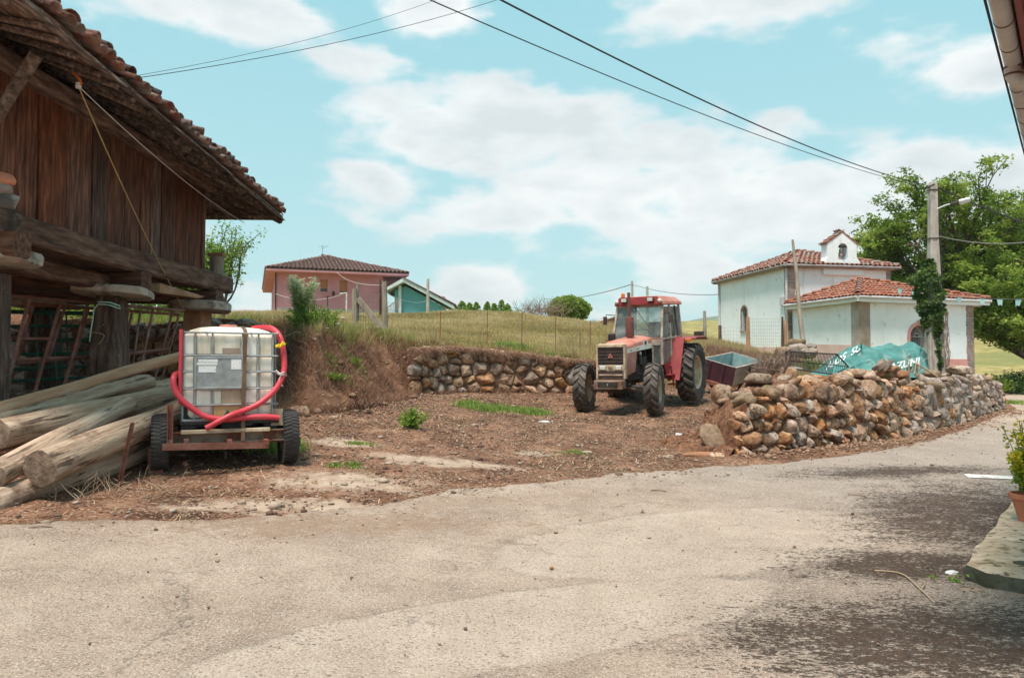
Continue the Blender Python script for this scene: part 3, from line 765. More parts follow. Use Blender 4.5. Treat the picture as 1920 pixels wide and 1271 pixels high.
 # washed in earth near the yard, sand, brown litter
 earthy = mr(ma('ADD', ma('MULTIPLY', blob(620, 985, 3.0, .75, R(10)), .72), ma('ADD', ma('MULTIPLY', nz(2.4, 9, .8), 2.4), ma('MULTIPLY', nz(15, 8, .85, st=(1, 1.9, 1), rot=R(25)), 3.4))), 3.2, 3.4)
 col = mix(ma('MULTIPLY', earthy, .75), col, (.34, .22, .15))
 earthy2 = mr(ma('ADD', ma('MULTIPLY', blob(900, 940, 3.4, .5, R(22)), .6), ma('ADD', ma('MULTIPLY', nz(2.6, 9, .8, off=(2, 8, 0)), 2.4), ma('MULTIPLY', nz(17, 8, .85, st=(1, 1.9, 1), rot=R(20)), 3.4))), 3.2, 3.4)
 col = mix(ma('MULTIPLY', earthy2, .6), col, (.36, .25, .18))
 brown = ma('MAXIMUM', blob(1800, 960, 1.1, 2.6, R(-38)), blob(1700, 1060, 1.1, .6, R(10)))
 brown = ma('MAXIMUM', brown, blob(1760, 1200, 1.6, .8, R(8)))
 brown = ma('MAXIMUM', brown, ma('MULTIPLY', blob(1690, 885, 2.2, .5, R(18)), .8))
 brown = ma('MAXIMUM', brown, -.3)
 moss = mr(ma('ADD', ma('MULTIPLY', ma('MINIMUM', brown, .62), .85), ma('ADD', ma('MULTIPLY', nz(2.6, 9, .85, st=(1, 2.0, 1), rot=R(15)), 2.4), ma('MULTIPLY', nz(24, 8, .8, st=(1, 1.6, 1), rot=R(25)), 4.0))), 3.45, 3.68)
 r3 = ramp(N,[(.3,(.025,.013,.009)),(.55,(.075,.038,.023)),(.8,(.14,.08,.045))]); L.new(nz(25,4),r3.inputs[0])
 col = mix(ma('MULTIPLY', moss, .88), col, r3.outputs[0])
 L.new(col, b.inputs[0]); b.inputs['Roughness'].default_value = .9; b.inputs['Specular IOR Level'].default_value = .25
 bp = N.new('ShaderNodeBump'); bp.inputs['Strength'].default_value = 1; bp.inputs['Distance'].default_value = .02
 hh = ma('ADD', ma('MULTIPLY', nz(50, 4, .7), 1.2), ma('MULTIPLY', nz(13, 6, .8), 1.0))
 hh = ma('ADD', hh, ma('MULTIPLY', tg, .5)); hh = ma('ADD', hh, ma('MULTIPLY', crm, -.3)); hh = ma('ADD', hh, ma('MULTIPLY', moss, .5))
 L.new(hh, bp.inputs['Height']); L.new(bp.outputs[0], b.inputs['Normal'])
 o = np_mesh('road', V, F, m, smooth=True)
 tag(o, kind='structure')
build_road()
def build_hills():
 m = mat('hill', [(.3, (.05, .08, .04)), (.5, (.09, .13, .06)), (.7, (.17, .19, .09))], scale=.006, bump=0, rough=1, detail=9)
 for name,px0,px1,d,prof,seed in (
  ('mountain', 1560, 2900, 1900, [(1560, 690), (1700, 640), (1800, 600), (1880, 575), (1960, 568), (2150, 566), (2500, 575), (2900, 640)], 2),
  ('hill', 700, 1700, 2600, [(700, 700), (900, 650), (1150, 630), (1260, 612), (1340, 602), (1420, 600), (1560, 640), (1700, 700)], 3),
  ('hill', -900, 500, 2400, [(-900, 640), (-500, 600), (-200, 620), (100, 650), (300, 670), (500, 700)], 5)):
  n = 90; rows = 26
  pxs = np.linspace(px0,px1,n)
  top = np.interp(pxs,[p[0] for p in prof],[p[1] for p in prof])
  V = np.zeros((rows,n,3))
  for j in range(rows):
   t = j / (rows - 1)                      # 0 foot, .6 ridge, 1 behind
   k = math.sin(min(1,t / .7) * math.pi / 2) if t < .7 else 1 - (t - .7) * 2
   dd = d * (.62 + .55 * t)
   X = (pxs - 960) / 1440 * dd
   ridge = 1.6 + (690 - top) / 1440 * d * 1.02
   Z = -15 + (ridge + 15) * k + (vnoise(X,np.full(n,dd),.008,seed) * 30 + vnoise(X,np.full(n,dd),.03,seed) * 9) * (ridge / 250)
   V[j] = np.stack([X,np.full(n,dd),Z],-1)
  i = np.arange(n * rows).reshape(rows,n)
  F = np.stack([i[:-1,:-1],i[:-1,1:],i[1:,1:],i[1:,:-1]],-1).reshape(-1,4)
  tag(np_mesh(name, V.reshape(-1, 3), F, m, smooth=True), kind='structure')
build_hills()
def voronoi(seeds,x0,x1,y0,y1,an=1.25,kn=18):
 """cells round weighted seeds; x is squeezed by an so that the stones lie longer than high"""
 S = np.array([(s[0] / an,s[1],s[2]) for s in seeds])
 cells = []
 for i in range(len(S)):
  px,py,pw = S[i]
  poly = [(x0 / an,y0),(x1 / an,y0),(x1 / an,y1),(x0 / an,y1)]
  dd = np.hypot(S[:,0] - px,S[:,1] - py)
  for j in np.argsort(dd)[1:kn]:
   qx,qy,qw = S[j]
   nx,ny = qx - px,qy - py
   c = (qx * qx + qy * qy - qw - (px * px + py * py - pw)) / 2
   out = []
   for k in range(len(poly)):
    a,b = poly[k],poly[(k + 1) % len(poly)]
    da,db = nx * a[0] + ny * a[1] - c,nx * b[0] + ny * b[1] - c
    if da <= 0: out.append(a)
    if da * db < 0:
     t = da / (da - db); out.append((a[0] + (b[0] - a[0]) * t,a[1] + (b[1] - a[1]) * t))
   poly = out
   if len(poly) < 3: break
  cells.append([(x * an,y) for x,y in poly] if len(poly) >= 3 else None)
 return cells
def chaikin(poly,r=.25):
 out = []
 n = len(poly)
 for i in range(n):
  a,b = poly[i],poly[(i + 1) % n]
  out.append((a[0] + (b[0] - a[0]) * r,a[1] + (b[1] - a[1]) * r))
  out.append((a[0] + (b[0] - a[0]) * (1 - r),a[1] + (b[1] - a[1]) * (1 - r)))
 return out
def stone_mesh(mb,poly,frame,bulge,joint,depth,jit=.03):
 poly = chaikin(poly,.16)
 cx = sum(p[0] for p in poly) / len(poly); cy = sum(p[1] for p in poly) / len(poly)
 size = max(.03,min(max(p[0] for p in poly) - min(p[0] for p in poly),max(p[1] for p in poly) - min(p[1] for p in poly)))
 k = max(.5,1 - joint / size * 2)
 tilt = (random.uniform(-.25,.25),random.uniform(-.2,.2)); off = random.uniform(-.5,.5) * bulge * .7
 cuts = [(Vector((random.uniform(-1,1),random.uniform(-1,1),random.uniform(.1,1.2))).normalized(),random.uniform(.7,.95)) for _ in range(4)]
 hw_ = size / 2
 rings = [(.80,-depth),(.97,-depth * .45),(1.0,-.02),(.95,bulge * .45),(.80,bulge * .88),(.45,bulge)]
 vs = []; n = len(poly)
 for s,dep in rings:
  for (x,y) in poly:
   dx,dy = (x - cx) * k * s,(y - cy) * k * s
   if dep > -.05:
    q = Vector((dx / hw_,dy / hw_,dep / bulge * .9))
    for cn,cd in cuts:
     e_ = q.dot(cn) - cd
     if e_ > 0: q -= cn * e_
    dx,dy,dep = q.x * hw_,q.y * hw_,q.z * bulge / .9
   p = frame(cx + dx,cy + dy,dep + off + tilt[0] * dx + tilt[1] * dy)
   vs.append(p + noise.noise_vector(p * 5.5 + Vector((cx * 9,0,0))) * jit * 1.3 + noise.noise_vector(p * 19) * jit * .35)
 vs.append(frame(cx,cy,bulge * 1.03 + off))
 fs = []
 for i in range(len(rings) - 1):
  for j in range(n):
   a,b = i * n + j,i * n + (j + 1) % n
   fs.append((a,b,b + n,a + n))
 last = (len(rings) - 1) * n
 for j in range(n): fs.append((last + j,last + (j + 1) % n,len(vs) - 1))
 fs.append(tuple(range(n - 1,-1,-1)))
 mb.add(vs,fs)
def line_frame(base,off=0.0,lean=.0):
 """frame(s, t, out): s metres along the foot line, t metres above the foot, out towards the viewer's side (right of the line)"""
 B = [Vector(b) for b in base]
 L = [0]
 for i in range(1,len(B)): L.append(L[-1] + (B[i].xy - B[i - 1].xy).length)
 def at(s):
  s = max(0,min(L[-1] - 1e-5,s))
  for i in range(1,len(L)):
   if s <= L[i]:
    t = (s - L[i - 1]) / (L[i] - L[i - 1])
    return B[i - 1].lerp(B[i],t),i
  return B[-1],len(B) - 1
 def tang(s):
  a = at(s - .3)[0]; b = at(s + .3)[0]
  t = (b - a); t.z = 0
  return t.normalized()
 def fr(s,t,o):
  p = at(s)[0]; tg = tang(s)
  nrm = Vector((tg.y,-tg.x,0))
  return p + Vector((0,0,t)) + nrm * (o + off - lean * t)
 return fr,L[-1]
def field_wall(thing, base, top, size, mats, bulge=.06, seed=1, maxn=290, lean=.06, joint=.012, coremat='wall_earth', thick=.5, fill=-.01, topj=.05, keep=None, core=True, both=False, depth=.16):
 """top(s) = height of the wall above its foot at s; size(s) = mean stone height"""
 random.seed(seed)
 fr,Ln = line_frame(base,0,lean)
 seeds = []
 hmax = max(top(s) for s in np.linspace(0,Ln,60))
 s = 0
 # rows of seeds, jittered, with sizes that vary along the wall
 y = 0
 while y < hmax + .1:
  x = -.1
  rh = None
  while x < Ln + .1:
   sz = size(x,y) * random.uniform(.7,1.45)
   seeds.append((x + sz * .6 + random.uniform(-.2,.2) * sz,y + sz * .45 + random.uniform(-.3,.3) * sz,(sz * .5) ** 2 * random.uniform(.2,1.6)))
   x += sz * 1.35
  y += size(Ln / 2,y) * .92
 cells = voronoi(seeds,-.02,Ln + .02,0,hmax + .6)
 items = []
 for sd_,c in zip(seeds,cells):
  if c is None: continue
  cx = sum(p[0] for p in c) / len(c); cy = sum(p[1] for p in c) / len(c)
  tp = top(cx)
  if cy > tp + .02: continue
  q_ = tp + random.uniform(-topj,.12); c = [(p[0],min(p[1],q_ + .3 * (p[0] - cx) * random.uniform(-1,1))) for p in c]
  w = max(p[0] for p in c) - min(p[0] for p in c); h = max(p[1] for p in c) - min(p[1] for p in c)
  if w < .035 or h < .03: continue
  if keep and not keep(cx,cy): continue
  items.append((w * h,cx,cy,c))
 items.sort(key=lambda a: -a[0])
 for k,(a,cx,cy,c) in enumerate(items[:maxn]):
  mb = MB(); stone_mesh(mb,c,fr,bulge * random.uniform(.7,1.5) * min(1.4,math.sqrt(a) / .2 + .3),joint,depth)
  mm = mats[int(random.random() ** 1.3 * len(mats))]
  mb.build('stone', M[mm], thing, smooth=True, world=True, angle=32)
 if len(items) > maxn:
  mb = MB()
  for (a,cx,cy,c) in items[maxn:]: stone_mesh(mb,c,fr,bulge * random.uniform(.7,1.3),joint,depth)
  tag(mb.build('small_stones', M[mats[0]], thing, smooth=True, world=True, angle=70), kind='stuff')
 if core:
  s_in = core if core is not True else 0
  n = max(8,int(Ln / .18)); vs = []; fs = []
  prof = [(0,-.15,0.0),(0,.2,.25),(0,.5,.5),(0,.8,.75),(0,1.0,1.0),(-thick,1.0,1.0),(-thick,-.15,0)]
  for i in range(n + 1):
   s = s_in + (Ln - s_in) * i / n; tp = top(s) - .04
   for (o,h,_) in prof:
    zz = h * tp if h > 0 else -.3
    p = fr(s,zz,o + fill)
    vs.append(p + noise.noise_vector(p * 4) * .05)
  m_ = len(prof)
  for i in range(n):
   for j in range(m_ - 1):
    a = i * m_ + j; fs.append((a,a + 1,a + 1 + m_,a + m_))
  fs.append(tuple(range(m_))); fs.append(tuple(n * m_ + j for j in range(m_ - 1,-1,-1)))
  mb = MB(); mb.add(vs, fs); mb.build('earth_core', M[coremat], thing, smooth=True, world=True)
 return fr,Ln
ICO = {}
def ico(sub):
 import bmesh
 if sub not in ICO:
  bm = bmesh.new(); bmesh.ops.create_icosphere(bm,subdivisions=sub,radius=1)
  ICO[sub] = ([v.co.copy() for v in bm.verts],[tuple(v.index for v in f.verts) for f in bm.faces]); bm.free()
 return ICO[sub]
def rock(mb,c,size,rot=(0,0,0),sub=3,amp=.16,seed=0,flat=0.0,mi=0):
 vs,fs = ico(sub)
 rd_ = random.Random(seed * 7 + 3)
 cuts = [(Vector((rd_.gauss(0,1),rd_.gauss(0,1),rd_.gauss(0,1))).normalized(),rd_.uniform(.66,.92)) for _ in range(9)] if sub > 1 else []
 m = Euler(rot).to_matrix(); out = []
 for v in vs:
  n = noise.noise(v * 1.1 + Vector((seed * 3.7,seed * 1.3,0))) * amp * 2 + noise.noise(v * 2.6 + Vector((0,seed * 2.1,5))) * amp
  p = v * (1 + n)
  # squarer than a ball
  q = Vector([math.copysign(abs(a) ** .75,a) for a in p]) + noise.noise_vector(v * 4.5 + Vector((seed,3,1))) * amp * .5
  for cn,cd in cuts:
   e_ = q.dot(cn) - cd
   if e_ > 0: q -= cn * e_ * .9
  q.z = max(q.z,-1 + flat)
  out.append(m @ Vector((q.x * size[0],q.y * size[1],q.z * size[2])) + Vector(c))
 mb.add(out,fs,mi)
_rk = [0]
def rock_thing(name, c, size, label, cat, matn='boulder', rot=(0, 0, 0), sub=3, amp=.14, group=None, parent=None):
 _rk[0] += 1
 mb = MB(); rock(mb,(0,0,0),size,(0,0,0),sub,amp,_rk[0])
 o = mb.build(name,M[matn],parent,smooth=True,angle=80)
 o.location = c; o.rotation_euler = rot
 if label: tag(o,label,cat,group)
 return o
M['bank_soil'] = mat('bank_soil', [(.3, (.08, .04, .027)), (.47, (.18, .10, .065)), (.6, (.30, .18, .12)), (.75, (.36, .24, .17))], scale=7, detail=10, nrough=.75, bump=1, bscale=20, rough=.95, bdist=.06)
M['mortar'] = mat('mortar', [(.3, (.14, .10, .08)), (.47, (.26, .20, .165)), (.6, (.38, .31, .26)), (.75, (.52, .45, .39))], scale=7, detail=10, nrough=.75, bump=1, bscale=20, rough=.95, bdist=.05)
def retaining_wall():
 base = [G(735,742),G(800,741),G(900,739),G(990,737),G(1075,738),G(1150,736)]
 base = [(-2.35,18.1),(-1.5,19.25),(0.0,19.95),(1.7,20.25),(3.3,21.0)]
 base = [Vector((x,y,h0(x,y - .15) - .05)) for x,y in base]
 tops = [2.05,2.12,2.0,1.80,1.75]
 fr,Ln = line_frame(base)
 ss = [0]
 for i in range(1,len(base)): ss.append(ss[-1] + (base[i].xy - base[i - 1].xy).length)
 bz = [b.z for b in base]
 def top(s):
  h = float(np.interp(s,ss,tops)) - float(np.interp(s,ss,bz))
  return h * min(1,.55 + s * .9) + .05 * math.sin(s * 3.1)
 t = root('retaining_wall', 'dry-stone retaining wall of tan and grey stones below the dry meadow, behind the tractor', 'stone wall', base[0])
 field_wall(t, base, top, lambda x, y: (.27 - .06 * y) * (1 + .6 * noise.noise(Vector((x * 1.1, y * 2, 8)))), ['fieldstone_tan', 'fieldstone_tan', 'fieldstone', 'fieldstone_grey'], bulge=.055, seed=5, maxn=280, lean=.05, thick=.5, joint=.01, core=.45, fill=-.035, topj=.14, coremat='bank_soil')
retaining_wall()
RW = [(3.50,12.05),(3.98,12.22),(4.87,12.85),(6.0,13.75),(7.15,14.85),(7.87,15.65),(8.80,16.70)]
def road_wall():
 base = [Vector((x,y,h0(x,y) - .03)) for x,y in RW]
 fr,Ln = line_frame(base)
 def top(s):
  a = float(np.interp(s,[0,.35,.8,1.4,2.4,3.5,Ln - .6,Ln - .05,Ln],[.55,.85,.98,1.12,1.16,1.22,1.22,1.16,1.1]))
  return a + .05 * math.sin(s * 4.3) + .03 * math.sin(s * 9.7)
 def size(x,y):
  return (.15 + .09 * min(1,max(0,y - .25)) + (.07 if x > 3.2 else 0)) * (1 + .5 * noise.noise(Vector((x * 1.3,y * 2,3))))
 t = root('roadside_wall', 'tumbledown dry-stone wall of rounded reddish stones and earth along the road, nearer part', 'stone wall', base[0])
 field_wall(t, base, top, size, ['fieldstone', 'fieldstone', 'fieldstone_tan', 'fieldstone_tan', 'fieldstone_grey'], bulge=.075, seed=12, maxn=285, lean=.16, thick=.62, joint=.006, fill=-.012, topj=.1)
 # end face, towards the yard
 random.seed(44)
 # stones and slipped earth lying on top
 for i in range(46):
  s = random.uniform(.2,Ln - .1); o = random.uniform(-.62,-.02)
  p = fr(s,top(s) - .02 - .05 * random.random(),o - .12)
  z = random.uniform(.07,.17)
  mb = MB(); rock(mb,(0,0,0),(z * 1.5,z,z * .62),(0,0,0),2,.2,i)
  r = mb.build('stone', M[random.choice(['fieldstone', 'fieldstone_tan', 'mossy', 'boulder'])], t, smooth=True, angle=80)
  r.location = wm(t).inverted() @ p
  r.rotation_euler = (random.uniform(-.3,.3),random.uniform(-.3,.3),random.uniform(0,6))
 # slipped red earth on the near, broken end of the wall
 n = 80; vs = []; fs = []
 p0 = fr(0,0,0); tg = (fr(.6,0,0) - p0); tg.z = 0; tg.normalize(); nm = Vector((tg.y,-tg.x,0))
 for j in range(n):
  for i in range(n):
   sx = -.75 + 3.7 * i / (n - 1); o = -1.9 + 1.90 * j / (n - 1)
   p = fr(sx,0,o) if sx > 0 else p0 + tg * sx + nm * o
   tp = top(max(0,sx)) * 1.04 * (1 if sx > .9 else max(0,(sx + .75) / 1.65)) * (1 - .55 * max(0,sx - 2.2) / 1.85)
   A = max(0,1 - ((o + .62) / (1.05 if o < -.62 else .80)) ** 2)
   Z = h0(p.x,p.y) - .08 + tp * 1.0 * A ** .7
   q = Vector((p.x,p.y,Z)); q += (noise.noise_vector(q * 2.2) * .12 + noise.noise_vector(q * 7) * .06 + noise.noise_vector(q * 17) * .035) * min(1,A * 3)
   vs.append(q)
 for j in range(n - 1):
  for i in range(n - 1): fs.append((j * n + i,j * n + i + 1,(j + 1) * n + i + 1,(j + 1) * n + i))
 mb = MB(); mb.add(vs,fs)
 o = mb.build('slipped_earth', M['wall_earth'], t, smooth=True, world=True); tag(o, kind='stuff')
 return fr,Ln,top
RWF,RWL,RWT = road_wall()
def far_wall():
 W = [(8.95,17.0),(9.5,17.45),(10.4,18.3),(11.4,19.35),(12.9,21.2),(14.5,23.2),(15.9,24.9)]
 base = [Vector((x,y,h0(x,y) - .03)) for x,y in W]
 fr,Ln = line_frame(base)
 def top(s):
  a = float(np.interp(s,[0,.5,.9,1.5,3.2,5.5,8,Ln],[.88,1.0,.95,1.06,1.14,1.12,1.0,.72]))
  return a + .05 * math.sin(s * 3.3)
 t = root('roadside_wall', 'grey weathered stone wall along the road, farther part in front of the chapel', 'stone wall', base[0])
 field_wall(t, base, top, lambda x, y: .30 - .02 * y - .008 * x, ['fieldstone_grey', 'fieldstone_grey', 'sand_stone', 'fieldstone_tan'], bulge=.06, seed=31, maxn=250, lean=.08, thick=.6, joint=.005, fill=.0, topj=.1, coremat='mortar')
 random.seed(9)
 for i in range(44):
  s = random.uniform(.1,Ln - .2); o = random.uniform(-.6,-.1)
  p = fr(s,top(s) + .01,o)
  z = random.uniform(.09,.20)
  mb = MB(); rock(mb,(0,0,0),(z * 1.5,z,z * .6),(0,0,0),2,.2,i + 50)
  r = mb.build('stone', M[random.choice(['fieldstone_grey', 'fieldstone_tan', 'mossy', 'fieldstone_grey'])], t, smooth=True, angle=80)
  r.location = wm(t).inverted() @ p
  r.rotation_euler = (random.uniform(-.3,.3),random.uniform(-.3,.3),random.uniform(0,6))
 return fr,Ln,top
FWF,FWL,FWT = far_wall()
def back_wall():
 W = [(-13.5,17.2),(-11,17.0),(-8.5,16.9),(-6.9,16.7),(-5.6,15.9),(-5.0,15.1)]
 base = [Vector((x,y,h0(x,y - .2) - .05)) for x,y in W]
 t = root('field_wall', 'dark rough stone wall hung with roots behind the raised granary', 'stone wall', base[0])
 field_wall(t, base, lambda s: 1.45 + .08 * math.sin(s * 2), lambda x, y: .26, ['fieldstone_grey', 'sand_stone', 'fieldstone_tan'], bulge=.07, seed=77, maxn=200, lean=.05, thick=.5, joint=.03)
back_wall()
def P_(px,py,d): return U(px,py,d)
rock_thing('boulder', U(1354, 742, 12.9), (.20, .17, .19), 'rounded grey-brown boulder at the tractor end of the wall, upright behind the rubble', 'boulder', 'boulder')
rock_thing('boulder', U(1421, 711, 13.2), (.24, .17, .115), 'big oval brown boulder lying on top of the near wall end', 'boulder', 'boulder', rot=(0, .08, .1))
rock_thing('boulder', U(1478, 702, 14.6), (.17, .14, .14), 'peaked tan boulder behind the near wall beside the iron bed frame', 'boulder', 'boulder', amp=.2)
rock_thing('boulder', U(1609, 699, 15.1), (.26, .16, .10), 'smooth long orange-tan boulder lying on the wall below the green tarpaulin', 'boulder', 'boulder', rot=(0, .02, .5), amp=.08)
rock_thing('boulder', G(1347, 845) + Vector((-.02, -.02, .17)), (.31, .22, .075), 'flat mossy slab tilted against the near end of the wall by the road', 'boulder', 'mossy', rot=(.95, .42, -.15), amp=.18)
rock_thing('boulder', G(1312, 853) + Vector((0, 0, .01)), (.27, .12, .045), 'long low reddish stone lying on the dirt in front of the wall end', 'stone', 'rust_stone', rot=(0, 0, .1))
rock_thing('boulder', G(1254, 857), (.10, .08, .045), 'small buff stone lying on the dirt left of the low reddish stone', 'stone', 'boulder', rot=(0, 0, .3))
rock_thing('boulder', G(1345, 854), (.13, .08, .05), 'small reddish stone between the low reddish stone and the wall foot', 'stone', 'fieldstone_tan')
rock_thing('boulder', U(1421, 768, 12.15), (.15, .10, .08), 'curved pale stone half sunk in red earth on the wall end', 'stone', 'boulder', rot=(.3, .3, .1))
rock_thing('boulder', U(1538, 726, 13.4), (.19, .13, .12), 'pointed pale pink stone set on the wall edge, right of the iron bed frame', 'stone', 'boulder', rot=(.2, -.4, .2), amp=.22)
rock_thing('boulder', U(560, 772, 13.1), (.20, .16, .12), 'pale orange boulder on the ground at the foot of the bank beside the water trailer', 'boulder', 'boulder')
rock_thing('boulder', U(700, 620, 19.6), (.28, .2, .13), 'grey-blue boulder at the foot of the gate post on the bank', 'boulder', 'sand_stone')
rock_thing('boulder', U(1800, 694, 19.8), (.34, .26, .13), 'big pale rounded boulder on top of the far wall before the chapel corner', 'boulder', 'fieldstone_grey')
rock_thing('boulder', U(1745, 700, 18.2), (.20, .18, .10), 'yellow-mossed boulder on the far wall right of the concrete pole', 'boulder', 'mossy')
for i, (px, py, d, s, lab) in enumerate([(1490, 645, 25.2, .26, 'mossy-topped grey stone highest on the heap by the leaning pole'), (1470, 663, 24.2, .28, 'tan stone lowest on the left of the heap by the leaning pole'),
 (1492, 658, 24.6, .30, 'purplish boulder in the middle of the heap by the leaning pole'), (1512, 662, 24.4, .26, 'grey stone right of the purplish boulder in the heap'), (1520, 650, 25, .18, 'small dark stone at the right end of the heap by the chapel')]):
 rock_thing('boulder', U(px, py, d), (s * 1.3, s, s * .75), lab, 'boulder', ['mossy', 'boulder', 'sand_stone', 'fieldstone_grey', 'sand_stone'][i], group='stones heaped at the foot of the leaning pole', rot=(0, 0, i))
_tilemesh = {}
def tile_mesh(w,l,matn,n=6):
 key = (w,l,matn)
 if key in _tilemesh: return _tilemesh[key]
 mb = MB(); vs = []
 for (y,k,dz) in ((0,1.0,.018),(l * 1.12,.82,-.012)):
  for rr,in ((1.0,),(.84,)):
   for i in range(n + 1):
    a = math.pi * i / n
    vs.append((math.cos(a) * w / 2 * k * rr,y,math.sin(a) * w * .42 * k * rr + dz))
 m = n + 1; fs = []
 for i in range(n):
  fs.append((i,i + 1,2 * m + i + 1,2 * m + i))
  fs.append((i,m + i,m + i + 1,i + 1))
 fs.append((0,2 * m,3 * m,m)); fs.append((n,m + n,3 * m + n,2 * m + n))
 for i in range(n): fs.append((m + i,3 * m + i,3 * m + i + 1,m + i + 1))
 me = bpy.data.meshes.new('tile'); me.from_pydata(vs, [], fs); me.materials.append(M[matn])
 me.polygons.foreach_set('use_smooth', [True] * len(me.polygons))
 _tilemesh[key] = me
 return me
def tile_slope(thing, A, B, C, D=None, w=.22, l=.36, matn='tile_chapel', parts=True, rows=None, jit=1.0, overhang=.06, gapw=1.0, maxparts=290, counter=None, lift=.0):
 """covers the slope with eave A-B and top C (or C-D, C above B, D above A) with barrel tiles"""
 A,B,C = Vector(A),Vector(B),Vector(C)
 D = Vector(D) if D is not None else C.copy()
 e = (B - A).normalized(); nrm = e.cross((C + D) / 2 - A).normalized()
 if nrm.z < 0:
  A,B,C,D = B,A,D,C; e = -e; nrm = -nrm
 up = nrm.cross(e)
 Cx,Cy = (C - A).dot(e),(C - A).dot(up); Dx,Dy = (D - A).dot(e),(D - A).dot(up)
 W = (B - A).length; Hh = max(Cy,Dy)
 inv = wm(thing).inverted() if thing is not None else Matrix.Identity(4)
 me = tile_mesh(w * .98,l,matn)
 mb = MB(); base_v = [v.co.copy() for v in me.vertices]; base_f = [tuple(p.vertices) for p in me.polygons]
 cnt = counter if counter is not None else [0]
 ncol = int(W / (w * gapw))
 for r in range(int(Hh / l) + 1):
  if rows is not None and r >= rows: break
  y = r * l - overhang
  yy = max(0,y + l * .4)
  xl = Dx * yy / max(Dy,1e-6); xr = W + (Cx - W) * yy / max(Cy,1e-6)
  for i in range(ncol):
   x = (i + .5) * W / ncol
   if x < xl - w * .3 or x > xr + w * .3: continue
   j = jit
   o = A + e * (x + random.uniform(-.012,.012) * j) + up * (y + random.uniform(-.03,.03) * j) + nrm * (.01 + lift + random.uniform(0,.012) * j)
   rz = random.uniform(-.05,.05) * j
   ee = (e * math.cos(rz) + up * math.sin(rz)); uu = nrm.cross(ee)
   if uu.dot(up) < 0: uu = -uu
   Mx = Matrix((( ee.x,uu.x,nrm.x,o.x),(ee.y,uu.y,nrm.y,o.y),(ee.z,uu.z,nrm.z,o.z),(0,0,0,1)))
   if parts and cnt[0] < maxparts:
    cnt[0] += 1
    ob = bpy.data.objects.new('tile', me); COL.objects.link(ob); ob.parent = thing
    L = inv @ Mx
    ob.location = L.to_translation(); ob.rotation_euler = L.to_euler()
   else:
    mb.add([Mx @ v for v in base_v],base_f)
 if mb.v:
  tag(mb.build('roof_tiles', M[matn], thing, smooth=True, world=True, angle=70), kind='stuff')
